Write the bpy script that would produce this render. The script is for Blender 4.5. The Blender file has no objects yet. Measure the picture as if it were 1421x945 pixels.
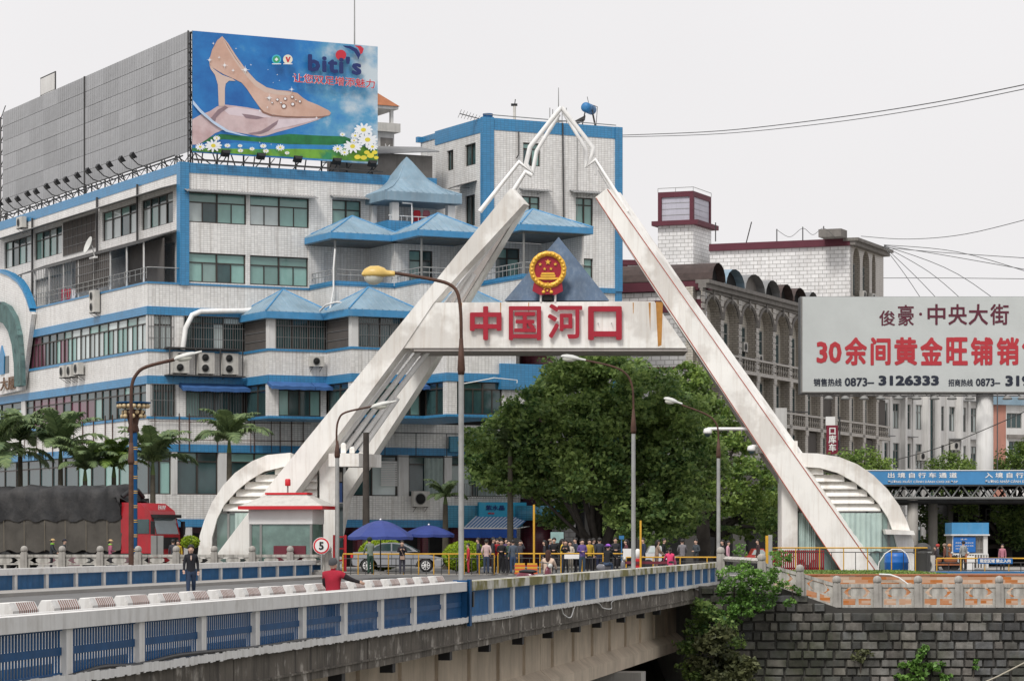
import bpy, bmesh, math, random
from mathutils import Vector, Matrix, Euler
R = random.Random(7)
rad = math.radians
SC = bpy.context.scene
COL = SC.collection

# ------------------------------------------------------------------ camera
H = 1.85                       # eye height above the bridge deck
K = 4000.0                     # focal length measured in photograph pixels
CX, HY = 710.5, 750.0          # centre column and horizon row of the photograph
cam_d = bpy.data.cameras.new('camera')
cam = bpy.data.objects.new('camera', cam_d)
COL.objects.link(cam)
cam.location = (0, 0, H)
cam.rotation_euler = (rad(90), 0, 0)
cam_d.sensor_width = 36
cam_d.lens = 36 * K / 1421
cam_d.shift_y = (HY - 472.5) / 1421
cam_d.clip_start = 1
cam_d.clip_end = 9000
SC.camera = cam

# ------------------------------------------------------------------ world, sun, exposure (overcast noon)
SUN_EL, SUN_AZ = 52, 205       # azimuth measured clockwise from +Y: light comes from behind the camera, left
w = bpy.data.worlds.new("World")
SC.world = w
w.use_nodes = True
nt = w.node_tree
bg = nt.nodes['Background']
sky = nt.nodes.new('ShaderNodeTexSky')
sky.sky_type = 'NISHITA'
sky.sun_disc = False
sky.sun_elevation = rad(SUN_EL)
sky.sun_rotation = rad(SUN_AZ)
sky.dust_density = 6
hs = nt.nodes.new('ShaderNodeHueSaturation')
hs.inputs['Saturation'].default_value = 0.05
nt.links.new(sky.outputs[0], hs.inputs['Color'])
# an even cloud deck over the Nishita sky, paler towards the horizon
tc = nt.nodes.new('ShaderNodeTexCoord')
sep = nt.nodes.new('ShaderNodeSeparateXYZ')
nt.links.new(tc.outputs['Generated'], sep.inputs[0])
rmp = nt.nodes.new('ShaderNodeValToRGB')
rmp.color_ramp.elements[0].position = 0.0
rmp.color_ramp.elements[0].color = (8.2, 8.02, 8.05, 1)
rmp.color_ramp.elements[1].position = 0.55
rmp.color_ramp.elements[1].color = (8.9, 8.85, 9.1, 1)
nt.links.new(sep.outputs['Z'], rmp.inputs['Fac'])
nz = nt.nodes.new('ShaderNodeTexNoise')
nz.inputs['Scale'].default_value = 3
nz.inputs['Detail'].default_value = 4
nt.links.new(tc.outputs['Generated'], nz.inputs['Vector'])
mm = nt.nodes.new('ShaderNodeMath'); mm.operation = 'MULTIPLY_ADD'
nt.links.new(nz.outputs['Fac'], mm.inputs[0]); mm.inputs[1].default_value = .16; mm.inputs[2].default_value = .91
vm = nt.nodes.new('ShaderNodeVectorMath'); vm.operation = 'SCALE'
nt.links.new(rmp.outputs[0], vm.inputs[0]); nt.links.new(mm.outputs[0], vm.inputs['Scale'])
mx = nt.nodes.new('ShaderNodeMix'); mx.data_type = 'RGBA'
mx.inputs['Factor'].default_value = 0.97
nt.links.new(hs.outputs[0], mx.inputs['A'])
nt.links.new(vm.outputs[0], mx.inputs['B'])
nt.links.new(mx.outputs['Result'], bg.inputs['Color'])
bg.inputs['Strength'].default_value = 0.1
sl = bpy.data.lights.new('sun', 'SUN')
sl.energy = 2.4
sl.angle = rad(16)
sl.color = (1.0, 0.97, 0.93)
so = bpy.data.objects.new('sun', sl)
COL.objects.link(so)
sdir = Vector((math.sin(rad(SUN_AZ)) * math.cos(rad(SUN_EL)), math.cos(rad(SUN_AZ)) * math.cos(rad(SUN_EL)), math.sin(rad(SUN_EL))))
so.rotation_euler = sdir.to_track_quat('Z', 'Y').to_euler()
so.location = (0, 0, 60)
SC.view_settings.view_transform = 'Standard'
SC.view_settings.look = 'None'
SC.view_settings.exposure = 0.1
SC.view_settings.gamma = 1
SC.view_settings.use_curve_mapping = False
SC.cycles.max_bounces = 6

# ------------------------------------------------------------------ helpers
def P(x, y, Y):
    """point at depth Y (metres) seen at photograph position x, y"""
    return Vector(((x - CX) / K * Y, Y, H + (HY - y) / K * Y))

W = {}                          # world translation of every parent's frame

class Fr:
    """a vertical working plane: x runs along it, y goes into it, z is up"""
    def __init__(s, ox, oy, ang, oz=0.0):
        s.o = Vector((ox, oy, oz)); s.a = ang
        s.c, s.n = math.cos(ang), math.sin(ang)
        s.M = Matrix.Translation(s.o) @ Matrix.Rotation(ang, 4, 'Z')
    def s(s_, x, y=0.0):
        q = (x - CX) / K
        ox = s_.o.x - s_.n * y; oy = s_.o.y + s_.c * y
        return (q * oy - ox) / (s_.c - q * s_.n)
    def z(s_, x, yy, y=0.0):
        t = s_.s(x, y)
        Y = s_.o.y + t * s_.n + y * s_.c
        return H + (HY - yy) / K * Y
    def pt(s_, x, y, z):
        return s_.M @ Vector((x, y, z))

class MB:
    def __init__(s, M=None):
        s.v, s.f, s.m, s.sm = [], [], [], []
        s.M = M if M is not None else Matrix.Identity(4)
    def add(s, vs, fs, mi=0, smooth=False):
        b = len(s.v); M = s.M
        s.v += [M @ Vector(v) for v in vs]
        for f in fs:
            s.f.append([i + b for i in f]); s.m.append(mi); s.sm.append(smooth)
        return s
    def box(s, x0, x1, y0, y1, z0, z1, mi=0):
        vs = [(x0,y0,z0),(x1,y0,z0),(x1,y1,z0),(x0,y1,z0),(x0,y0,z1),(x1,y0,z1),(x1,y1,z1),(x0,y1,z1)]
        return s.add(vs, [(0,3,2,1),(4,5,6,7),(0,1,5,4),(1,2,6,5),(2,3,7,6),(3,0,4,7)], mi)
    def quad(s, a, b, c, d, mi=0):
        return s.add([a,b,c,d], [(0,1,2,3)], mi)
    def prism(s, poly, z0, z1, mi=0, smooth=False):
        n = len(poly)
        vs = [(p[0],p[1],z0) for p in poly] + [(p[0],p[1],z1) for p in poly]
        fs = [tuple(range(n))[::-1], tuple(range(n, 2*n))] + [(i,(i+1)%n,n+(i+1)%n,n+i) for i in range(n)]
        return s.add(vs, fs, mi, smooth)
    def slab(s, poly, y0, y1, mi=0, shear=0.0):
        """polygon in the x-z plane pushed from y0 to y1"""
        n = len(poly); d = (y1 - y0) * shear
        vs = [(p[0],y0,p[1]) for p in poly] + [(p[0]+d,y1,p[1]) for p in poly]
        fs = [tuple(range(n)), tuple(range(n, 2*n))[::-1]] + [(i,n+i,n+(i+1)%n,(i+1)%n) for i in range(n)]
        return s.add(vs, fs, mi)
    def tube(s, pts, r, n=8, mi=0, cap=True, smooth=True):
        pts = [Vector(p) for p in pts]; k = len(pts)
        rs = r if isinstance(r, (list, tuple)) else [r]*k
        vs, fs = [], []; up = None
        for i, p in enumerate(pts):
            if i == 0: d = pts[1]-p
            elif i == k-1: d = p-pts[i-1]
            else: d = (pts[i+1]-p).normalized() + (p-pts[i-1]).normalized()
            if d.length < 1e-9: d = Vector((0,0,1))
            d.normalize()
            if up is None: up = Vector((0,0,1)) if abs(d.z) < .9 else Vector((1,0,0))
            a = up - d*up.dot(d)
            if a.length < 1e-4: a = d.orthogonal()
            a.normalize(); b = d.cross(a); up = a
            for j in range(n):
                t = 2*math.pi*j/n
                vs.append(p + (a*math.cos(t)+b*math.sin(t))*rs[i])
        for i in range(k-1):
            for j in range(n):
                j2 = (j+1)%n
                fs.append((i*n+j, i*n+j2, (i+1)*n+j2, (i+1)*n+j))
        s.add(vs, fs, mi, smooth)
        if cap:
            s.add(vs[:n], [tuple(range(n))[::-1]], mi); s.add(vs[-n:], [tuple(range(n))], mi)
        return s
    def bar(s, a, b, w, mi=0):
        return s.tube([a, b], w*.7071, 4, mi, True, False)
    def ell(s, c, r, nu=12, nv=8, mi=0, smooth=True, jit=0):
        if not isinstance(r, (list, tuple)): r = (r, r, r)
        vs = [(c[0],c[1],c[2]+r[2])]; fs = []
        for i in range(1, nv):
            th = math.pi*i/nv
            for j in range(nu):
                ph = 2*math.pi*j/nu; q = 1+R.uniform(-jit, jit)
                vs.append((c[0]+r[0]*q*math.sin(th)*math.cos(ph), c[1]+r[1]*q*math.sin(th)*math.sin(ph), c[2]+r[2]*q*math.cos(th)))
        vs.append((c[0],c[1],c[2]-r[2])); L = len(vs)-1
        for j in range(nu):
            fs.append((0, 1+j, 1+(j+1)%nu)); b = 1+(nv-2)*nu
            fs.append((L, b+(j+1)%nu, b+j))
            for i in range(nv-2):
                a = 1+i*nu
                fs.append((a+j, a+nu+j, a+nu+(j+1)%nu, a+(j+1)%nu))
        return s.add(vs, fs, mi, smooth)
    def lathe(s, c, prof, n=12, mi=0, smooth=True):
        vs, fs = [], []
        for (r, z) in prof:
            for j in range(n):
                t = 2*math.pi*j/n
                vs.append((c[0]+r*math.cos(t), c[1]+r*math.sin(t), c[2]+z))
        for i in range(len(prof)-1):
            for j in range(n):
                fs.append((i*n+j, i*n+(j+1)%n, (i+1)*n+(j+1)%n, (i+1)*n+j))
        fs.append(tuple(range(n))[::-1]); fs.append(tuple(range((len(prof)-1)*n, len(prof)*n)))
        return s.add(vs, fs, mi, smooth)
    def mesh(s, name, mats):
        me = bpy.data.meshes.new(name)
        me.from_pydata([tuple(v) for v in s.v], [], s.f)
        if not isinstance(mats, (list, tuple)): mats = [mats]
        for m in mats: me.materials.append(m)
        me.polygons.foreach_set('material_index', s.m)
        me.polygons.foreach_set('use_smooth', s.sm)
        uv = me.uv_layers.new(name='UVMap'); d = uv.data
        for p in me.polygons:
            n = p.normal
            if abs(n.z) > .75:
                for li in p.loop_indices:
                    co = s.v[me.loops[li].vertex_index]; d[li].uv = (co.x, co.y)
            else:
                t = Vector((-n.y, n.x, 0))
                t.normalize() if t.length > 1e-6 else None
                for li in p.loop_indices:
                    co = s.v[me.loops[li].vertex_index]; d[li].uv = (co.x*t.x+co.y*t.y, co.z)
        me.update()
        return me
    def build(s, name, mats, parent=None, local=False, **tags):
        return link(s.mesh(name, mats), name, parent, local, **tags)

def tag(o, label=None, cat=None, group=None, kind=None):
    if label: o['label'] = label
    if cat: o['category'] = cat
    if group: o['group'] = group
    if kind: o['kind'] = kind
    return o

def link(me, name, parent=None, local=False, **tags):
    o = bpy.data.objects.new(name, me); COL.objects.link(o)
    if parent is not None:
        o.parent = parent
        if not local: o.location = -W.get(parent.name, Vector((0,0,0)))
    W[o.name] = Vector((0,0,0))
    return tag(o, **tags)

def thing(name, loc, label, cat, group=None, rz=0):
    o = bpy.data.objects.new(name, None); COL.objects.link(o)
    o.location = loc; o.rotation_euler = (0,0,rz); o.empty_display_size = .3
    W[o.name] = Vector(loc)
    return tag(o, label, cat, group)

def place(me, name, parent, M):
    """a piece that shares its mesh, at world matrix M"""
    o = bpy.data.objects.new(name, me); COL.objects.link(o)
    if parent is not None:
        o.parent = parent
        M = Matrix.Translation(-W.get(parent.name, Vector((0,0,0)))) @ M
    o.matrix_local = M
    W[o.name] = Vector((0,0,0))
    return o

def copy_tree(o, parent=None):
    c = o.copy(); COL.objects.link(c)
    if parent is not None: c.parent = parent
    for ch in KIDS.get(o.name, [x for x in list(o.children)]): copy_tree(ch, c)
    return c
KIDS = {}

def clone(proto, loc, rz=0, label=None, group=None, scale=None):
    c = copy_tree(proto); c.location = loc; c.rotation_euler = (0,0,rz)
    if scale: c.scale = (scale,)*3
    if label: c['label'] = label
    if group: c['group'] = group
    return c

_units = {}
def unit(m):
    """unit cube mesh of one material, centred"""
    if m.name not in _units:
        _units[m.name] = MB().box(-.5,.5,-.5,.5,-.5,.5).mesh('unit_piece', m)
    return _units[m.name]

def SM(x, y, z): return Matrix.Diagonal((x, y, z, 1))

def ordw(n):
    return ['first','second','third','fourth','fifth','sixth','seventh','eighth','ninth','tenth','eleventh','twelfth','thirteenth',
            'fourteenth','fifteenth','sixteenth','seventeenth','eighteenth','nineteenth','twentieth','twenty-first','twenty-second',
            'twenty-third','twenty-fourth','twenty-fifth','twenty-sixth','twenty-seventh','twenty-eighth','twenty-ninth','thirtieth'][n]

def text_mesh(body, size, mat, depth=.01, bold=0.0, shear=0.0, width=1.0, name='lettering', space=1.0):
    """flat lettering; heavier strokes come from copies of the glyphs shifted by the stroke gain"""
    c = bpy.data.curves.new('lettering', 'FONT')
    c.body = body; c.size = size; c.extrude = depth; c.shear = shear
    c.space_character = space; c.resolution_u = 2
    o = bpy.data.objects.new('lettering_tmp', c); COL.objects.link(o)
    dg = bpy.context.evaluated_depsgraph_get()
    me = bpy.data.meshes.new_from_object(o.evaluated_get(dg))
    bpy.data.objects.remove(o); bpy.data.curves.remove(c)
    if bold > 0:
        vs = [v.co.copy() for v in me.vertices]; fs = [tuple(p_.vertices) for p_ in me.polygons]
        V_, F_ = [], []
        for k, (dx, dy) in enumerate(((0,0),(1,0),(-1,0),(0,1),(0,-1),(.8,.8),(-.8,.8),(.8,-.8),(-.8,-.8))):
            b = len(V_); V_ += [(v.x+dx*bold*size, v.y+dy*bold*size, v.z+k*.0012) for v in vs]
            F_ += [tuple(i+b for i in f) for f in fs]
        bpy.data.meshes.remove(me)
        me = bpy.data.meshes.new('lettering'); me.from_pydata(V_, [], F_)
    me.materials.clear(); me.materials.append(mat)
    return me

def fit_text(me, M, x0, x1, z0, z1, y, name, parent):
    """stretch a lettering mesh into the rectangle x0..x1, z0..z1 of plane M"""
    xs = [v.co.x for v in me.vertices]; ys = [v.co.y for v in me.vertices]
    a, b, c, d = min(xs), max(xs), min(ys), max(ys)
    sx = (x1-x0)/(b-a); sz = (z1-z0)/(d-c)
    for v in me.vertices:
        q = Vector((x0+(v.co.x-a)*sx, y-v.co.z, z0+(v.co.y-c)*sz))
        v.co = M @ q
    me.update()
    return link(me, name, parent)

# ------------------------------------------------------------------ materials
def mat(name, col, rough=.8, var=.12, scale=1.2, metal=0, spec=.4, bump=0, streak=0, rand=0, col2=None, mix2=(.45,.65), sc2=.6, coat=0, streakcol=(.08,.07,.06), world=False):
    m = bpy.data.materials.new(name); m.use_nodes = True
    t = m.node_tree; N = t.nodes; L = t.links
    b = N['Principled BSDF']
    b.inputs['Roughness'].default_value = rough
    b.inputs['Metallic'].default_value = metal
    b.inputs['Specular IOR Level'].default_value = spec
    if coat: b.inputs['Coat Weight'].default_value = coat
    tc = N.new('ShaderNodeTexCoord')
    gp = N.new('ShaderNodeNewGeometry').outputs['Position'] if world else tc.outputs['Object']
    def noise(sc, det=4, vec=None, rg=.6):
        n = N.new('ShaderNodeTexNoise'); n.inputs['Scale'].default_value = sc; n.inputs['Detail'].default_value = det
        n.inputs['Roughness'].default_value = rg
        L.new(vec or gp, n.inputs['Vector']); return n
    def mapr(src, a, b_, c, d):
        r = N.new('ShaderNodeMapRange'); r.inputs[1].default_value = a; r.inputs[2].default_value = b_
        r.inputs[3].default_value = c; r.inputs[4].default_value = d; L.new(src, r.inputs[0]); return r.outputs[0]
    rgb = N.new('ShaderNodeRGB'); rgb.outputs[0].default_value = (*col, 1); cur = rgb.outputs[0]
    def mixc(f, a, bcol, mode='MIX'):
        x = N.new('ShaderNodeMix'); x.data_type = 'RGBA'; x.blend_type = mode
        if isinstance(f, float): x.inputs['Factor'].default_value = f
        else: L.new(f, x.inputs['Factor'])
        L.new(a, x.inputs['A'])
        if isinstance(bcol, tuple): x.inputs['B'].default_value = (*bcol, 1)
        else: L.new(bcol, x.inputs['B'])
        return x.outputs['Result']
    if col2:
        cur = mixc(mapr(noise(sc2, 5).outputs['Fac'], mix2[0], mix2[1], 0, 1), cur, col2)
    if streak:
        mp = N.new('ShaderNodeMapping'); mp.inputs['Scale'].default_value = (3.2, 3.2, .2)
        L.new(gp, mp.inputs['Vector'])
        f = mapr(noise(1.3, 5, mp.outputs[0], .7).outputs['Fac'], .48, .75, 0, streak)
        cur = mixc(f, cur, streakcol)
    if var:
        f = mapr(noise(scale, 6).outputs['Fac'], .25, .75, 1-var, 1+var)
        v = N.new('ShaderNodeVectorMath'); v.operation = 'SCALE'; L.new(cur, v.inputs[0]); L.new(f, v.inputs['Scale']); cur = v.outputs[0]
    if rand:
        oi = N.new('ShaderNodeObjectInfo')
        f = mapr(oi.outputs['Random'], 0, 1, 1-rand, 1+rand)
        v = N.new('ShaderNodeVectorMath'); v.operation = 'SCALE'; L.new(cur, v.inputs[0]); L.new(f, v.inputs['Scale']); cur = v.outputs[0]
    L.new(cur, b.inputs['Base Color'])
    if bump:
        bp = N.new('ShaderNodeBump'); bp.inputs['Strength'].default_value = bump; bp.inputs['Distance'].default_value = .03
        L.new(noise(scale*6, 6).outputs['Fac'], bp.inputs['Height']); L.new(bp.outputs[0], b.inputs['Normal'])
    return m

def tile_mat(name, col, grout, bw=.25, bh=.13, mortar=.014, streak=.25, offset=0.0, var=.08, gstr=1.0, streakcol=(.25,.2,.15)):
    m = mat(name, col, .35, var, .5, spec=.5, streak=streak, streakcol=streakcol)
    t = m.node_tree; N = t.nodes; L = t.links; b = N['Principled BSDF']
    src = b.inputs['Base Color'].links[0].from_socket
    uv = N.new('ShaderNodeTexCoord')
    br = N.new('ShaderNodeTexBrick'); br.offset = offset
    br.inputs['Scale'].default_value = 1; br.inputs['Brick Width'].default_value = bw; br.inputs['Row Height'].default_value = bh
    br.inputs['Mortar Size'].default_value = mortar; br.inputs['Mortar Smooth'].default_value = .1
    br.inputs['Color1'].default_value = (.86,.86,.86,1); br.inputs['Color2'].default_value = (1,1,1,1)
    br.inputs['Mortar'].default_value = (*[min(1,grout[i]/max(col[i],.01)) for i in range(3)], 1)
    L.new(uv.outputs['UV'], br.inputs['Vector'])
    x = N.new('ShaderNodeMix'); x.data_type = 'RGBA'; x.blend_type = 'MULTIPLY'; x.inputs['Factor'].default_value = gstr
    L.new(src, x.inputs['A']); L.new(br.outputs['Color'], x.inputs['B'])
    L.new(x.outputs['Result'], b.inputs['Base Color'])
    return m

def glass_mat(name, col, rough=.08, spec=.8, var=.35, scale=.35):
    return mat(name, col, rough, var, scale, spec=spec, rand=.3)

def foliage_mat(name, a, b_, tr=.25):
    m = bpy.data.materials.new(name); m.use_nodes = True
    t = m.node_tree; N = t.nodes; L = t.links; b = N['Principled BSDF']
    g = N.new('ShaderNodeNewGeometry'); tc = N.new('ShaderNodeTexCoord')
    n = N.new('ShaderNodeTexNoise'); n.inputs['Scale'].default_value = .55; n.inputs['Detail'].default_value = 3
    L.new(tc.outputs['Object'], n.inputs['Vector'])
    ad = N.new('ShaderNodeMath'); ad.operation = 'ADD'
    ml = N.new('ShaderNodeMath'); ml.operation = 'MULTIPLY'; ml.inputs[1].default_value = .5
    L.new(g.outputs['Random Per Island'], ml.inputs[0]); L.new(ml.outputs[0], ad.inputs[0]); L.new(n.outputs['Fac'], ad.inputs[1])
    r = N.new('ShaderNodeMapRange'); r.inputs[1].default_value = .4; r.inputs[2].default_value = 1.05
    L.new(ad.outputs[0], r.inputs[0])
    x = N.new('ShaderNodeMix'); x.data_type = 'RGBA'; x.inputs['A'].default_value = (*a,1); x.inputs['B'].default_value = (*b_,1)
    L.new(r.outputs[0], x.inputs['Factor']); L.new(x.outputs['Result'], b.inputs['Base Color'])
    b.inputs['Roughness'].default_value = .5; b.inputs['Specular IOR Level'].default_value = .35
    tl = N.new('ShaderNodeBsdfTranslucent'); L.new(x.outputs['Result'], tl.inputs['Color'])
    ms = N.new('ShaderNodeMixShader'); ms.inputs[0].default_value = tr
    L.new(b.outputs[0], ms.inputs[1]); L.new(tl.outputs[0], ms.inputs[2]); L.new(ms.outputs[0], N['Material Output'].inputs['Surface'])
    return m

M = {}
M['tile'] = tile_mat('white_wall_tile', (.80,.785,.755), (.42,.40,.385), .215,.118,.010, streak=.42, var=.09)
M['bluetile'] = tile_mat('blue_wall_tile', (.048,.245,.47), (.03,.14,.27), .25,.135,.011, streak=.28, var=.1, streakcol=(.12,.16,.2))
M['cyantile'] = tile_mat('pale_blue_wall_tile', (.07,.30,.45), (.03,.14,.22), .25,.135,.012, streak=.2, var=.1)
M['maroontile'] = tile_mat('maroon_wall_tile', (.12,.02,.035), (.05,.015,.02), .25,.135,.012, streak=.2, var=.1)
M['tile2'] = tile_mat('large_white_wall_tile', (.74,.73,.72), (.3,.29,.28), .62,.3,.022, streak=.3, offset=.5)
M['beigetile'] = tile_mat('beige_facade_tile', (.43,.39,.335), (.19,.17,.15), .4,.16,.02, streak=.5, offset=.5, streakcol=(.1,.09,.08))
M['greypier'] = mat('weathered_grey_render', (.20,.185,.17), .9, .2, 1.5, streak=.5, bump=.2)
M['stonewhite'] = mat('white_painted_render', (.62,.61,.59), .8, .08, .8, streak=.3, streakcol=(.2,.17,.14))
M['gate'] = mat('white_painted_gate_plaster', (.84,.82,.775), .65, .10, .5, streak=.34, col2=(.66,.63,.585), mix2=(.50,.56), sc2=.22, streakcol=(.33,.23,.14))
M['gateshade'] = mat('shade_grey_gate_concrete', (.33,.30,.28), .9, .14, 1.0, streak=.35, streakcol=(.12,.1,.09))  # grey concrete with the shade of soffits put into its colour
M['tubewhite'] = mat('white_enamel_tube', (.80,.79,.77), .4, .1, 1.5, streak=.2, streakcol=(.25,.18,.12))
M['redline'] = mat('red_edging', (.42,.10,.06), .6, .2)
M['rust'] = mat('rust_stain', (.42,.20,.05), .9, .3, 2)
M['red'] = mat('red_letter_paint', (.34,.012,.028), .45, .12)
M['gold'] = mat('gold_relief', (.75,.42,.05), .4, .18, 3, metal=.25, spec=.6)
M['metalblue'] = mat('blue_grey_sheet_metal', (.045,.08,.135), .5, .35, .8, metal=.1, streak=.5, streakcol=(.16,.2,.25))
M['conc'] = mat('grey_concrete', (.36,.34,.31), .9, .16, .8, bump=.25, streak=.4)
M['rail'] = mat('white_painted_concrete_rail', (.70,.685,.66), .8, .12, 1.5, streak=.35, bump=.15, streakcol=(.22,.19,.15), col2=(.52,.50,.47), mix2=(.5,.68), sc2=1.5)
M['railmoss'] = mat('mossy_painted_concrete_rail', (.62,.60,.54), .85, .2, 1.5, streak=.3, bump=.15, col2=(.20,.18,.06), mix2=(.44,.58), sc2=.9)
M['fascia'] = mat('stained_bridge_concrete', (.125,.108,.088), .95, .35, 1.0, streak=1.0, bump=.4, streakcol=(.035,.03,.026), col2=(.36,.33,.29), mix2=(.55,.7), sc2=2)
M['girder'] = mat('brown_girder_concrete', (.60,.50,.39), .9, .16, .6, streak=.45, bump=.2, streakcol=(.28,.21,.15), col2=(.48,.40,.31), mix2=(.45,.6), sc2=.4)
M['railblue'] = mat('blue_painted_iron', (.004,.06,.165), .5, .25, 2, spec=.2, streak=.05, streakcol=(.2,.25,.3))
M['railblue2'] = mat('faded_blue_painted_iron', (.025,.15,.34), .5, .3, 2, streak=.14, streakcol=(.3,.3,.3))
M['asphalt'] = mat('grey_asphalt', (.13,.128,.125), .9, .18, .5, bump=.2)
M['paving'] = mat('pale_paving', (.3,.285,.265), .9, .15, .8, bump=.2)
M['glass'] = glass_mat('teal_window_glass', (.17,.30,.27))
M['glassdark'] = glass_mat('dark_window_glass', (.022,.05,.052), var=.6, scale=.6)
M['glasspale'] = glass_mat('pale_curtained_glass', (.40,.45,.44))
M['glassmaroon'] = glass_mat('maroon_reflection_tint', (.10,.03,.05), var=.5)  # maroon reflection put into the glass colour
M['frame'] = mat('bronze_window_frame', (.045,.036,.03), .5, .1)
M['framelt'] = mat('grey_window_frame', (.22,.22,.21), .5, .1)
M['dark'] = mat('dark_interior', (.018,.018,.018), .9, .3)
M['darkmesh'] = mat('grey_brown_insect_mesh', (.085,.075,.068), .9, .15, 2)
M['bars'] = mat('grey_iron_bars', (.16,.16,.16), .5, .15)
M['roofblue'] = mat('blue_sheet_roof', (.205,.30,.37), .5, .25, .8, streak=.6, streakcol=(.3,.36,.4))
M['roofblue2'] = mat('bright_blue_roof_edge', (.06,.25,.47), .45, .15, 1.5, streak=.3, streakcol=(.2,.3,.4))
M['awning'] = mat('blue_canvas', (.04,.11,.28), .7, .2, 2)
M['corr'] = mat('corrugated_grey_awning', (.2,.2,.2), .7, .2, 2)
M['panelgrey'] = mat('dull_grey_hoarding_sheet', (.155,.158,.163), .55, .16, .7, streak=.55, metal=.1, streakcol=(.27,.27,.26))
M['steel'] = mat('dark_steel', (.05,.048,.047), .6, .2)
M['black'] = mat('black_paint', (.012,.012,.013), .5, .1)
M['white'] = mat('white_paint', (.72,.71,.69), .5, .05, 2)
M['acwhite'] = mat('cream_appliance_paint', (.52,.50,.46), .5, .1, 3, streak=.25)
M['polegrey'] = mat('galvanised_pole', (.32,.32,.31), .55, .2, 3, metal=.2, streak=.3)
M['polerust'] = mat('rusty_brown_pole', (.07,.032,.02), .7, .4, 4)
M['lampyellow'] = mat('yellowed_lamp_cover', (.58,.40,.12), .4, .2, 3)
M['lampwhite'] = mat('white_lamp_cover', (.55,.55,.52), .4, .1, 3)
M['yellow'] = mat('yellow_fence_paint', (.60,.33,.03), .5, .15, 3)
M['maroon'] = mat('maroon_paint', (.13,.018,.03), .6, .15)
M['plum'] = mat('dark_red_trim', (.10,.022,.035), .7, .15)
M['redpaint'] = mat('bright_red_paint', (.55,.02,.03), .35, .08)
M['bark'] = mat('grey_bark', (.10,.085,.07), .95, .3, 3, bump=.5)
M['barkdark'] = mat('dark_bark', (.055,.047,.04), .95, .3, 3, bump=.5)  # darker brown-grey bark for the tree trunks
M['leafdark'] = foliage_mat('dark_green_leaves', (.055,.125,.04), (.31,.42,.12), .38)
M['leafmid'] = foliage_mat('mid_green_leaves', (.06,.13,.03), (.27,.37,.08))
M['leafbright'] = foliage_mat('yellow_green_leaves', (.16,.26,.01), (.38,.48,.03))
M['leafpalm'] = foliage_mat('palm_leaves', (.06,.105,.05), (.22,.29,.12))
M['leafbank'] = foliage_mat('bank_leaves', (.05,.13,.025), (.17,.32,.06))
M['leafolive'] = foliage_mat('olive_bamboo_leaves', (.035,.045,.02), (.15,.16,.07))
# ================================================================== THE SETTING: ground, river, banks
def structure(mb, name, mats, **k):
    o = mb.build(name, mats); o['kind'] = 'structure'; return o
BANK = [(-900,145.6), (-10.3,145.6), (9.3,131.9), (10.6,127.1), (900,127.1)]
E_ = MB()
poly = BANK + [(900,5000), (-900,5000)]
E_.prism(poly, -.35, .272)
structure(E_, 'ground', M['paving'])
mb = MB(); mb.add([(-2500,-60,-9.5),(2500,-60,-9.5),(2500,5200,-9.5),(-2500,5200,-9.5)], [(0,1,2,3)])
structure(mb, 'riverbed', mat('river_mud', (.05,.045,.03), .95, .3, .3))
mb = MB(); mb.add([(-2500,-60,-8.6),(2500,-60,-8.6),(2500,131,-8.6),(-2500,131,-8.6)], [(0,1,2,3)])
structure(mb, 'river', mat('river_water', (.045,.05,.035), .12, .2, .1, spec=.6, bump=.4))
# road sheet on the bank
mb = MB(); mb.prism([(-60,150.5),(-10,147.5),(7.5,134.2),(26,134.2),(26,166),(-60,166)], .272, .28)
structure(mb, 'road', M['asphalt'])
# lower bank under the bridge end: sloping earth
mb = MB()
vs, fs = [], []
nx_, ny_ = 34, 14
for j in range(ny_+1):
    for i in range(nx_+1):
        x = -60 + i*2.0; t = j/ny_
        y = 112 + t*22.0 + math.sin(i*.7)*.6 if t < 1 else 134.5
        z = -8.9 + 7.4*t**1.3 + R.uniform(-.18,.18)*(t < 1)
        if x > 6: z = -8.9+(z+8.9)*.35
        vs.append((x, y, z))
for j in range(ny_):
    for i in range(nx_):
        a = j*(nx_+1)+i; fs.append((a, a+1, a+nx_+2, a+nx_+1))
mb.add(vs, fs, 0, True)
structure(mb, 'river_bank', mat('dark_bank_earth', (.045,.04,.028), .95, .4, .8, bump=.6))

# ================================================================== BRIDGE
BA = math.atan2(1, .17)
B = Fr(-13, 0, BA)             # x along the bridge, y to its left (away from the near rail)
S0, S1, BW = 18.0, 134.0, 21.6
def bs(px, X0=13.0): return X0/(.17-(px-CX)/K) / math.sin(BA)
S2 = 148.2
def sq_(y): return S1+(S2-S1)*y/BW
deck = MB(B.M); deck.prism([(S0,.35),(sq_(.35),.35),(sq_(BW-.35),BW-.35),(S0,BW-.35)], -.72, -.004)
deck = structure(deck, 'bridge_deck', M['conc'])
mb = MB(B.M); mb.prism([(S0,2.3),(sq_(2.3),2.3),(sq_(BW-2.3),BW-2.3),(S0,BW-2.3)], -.004, .004)
structure(mb, 'bridge_roadway', M['asphalt'])
for y0, y1 in ((.3, 2.3), (BW-2.3, BW-.3)):
    mb = MB(B.M); mb.prism([(S0,y0),(sq_(y0),y0),(sq_(y1),y1),(S0,y1)], -.004, .13)
    structure(mb, 'bridge_pavement', M['paving'])
mb = MB(B.M); mb.add([(sq_(.3)-9,.3,.004),(sq_(.3)+1,.3,.284),(sq_(BW-.3)+1,BW-.3,.284),(sq_(BW-.3)-9,BW-.3,.004)], [(0,1,2,3)]); structure(mb, 'road_ramp', M['asphalt'])
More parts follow.
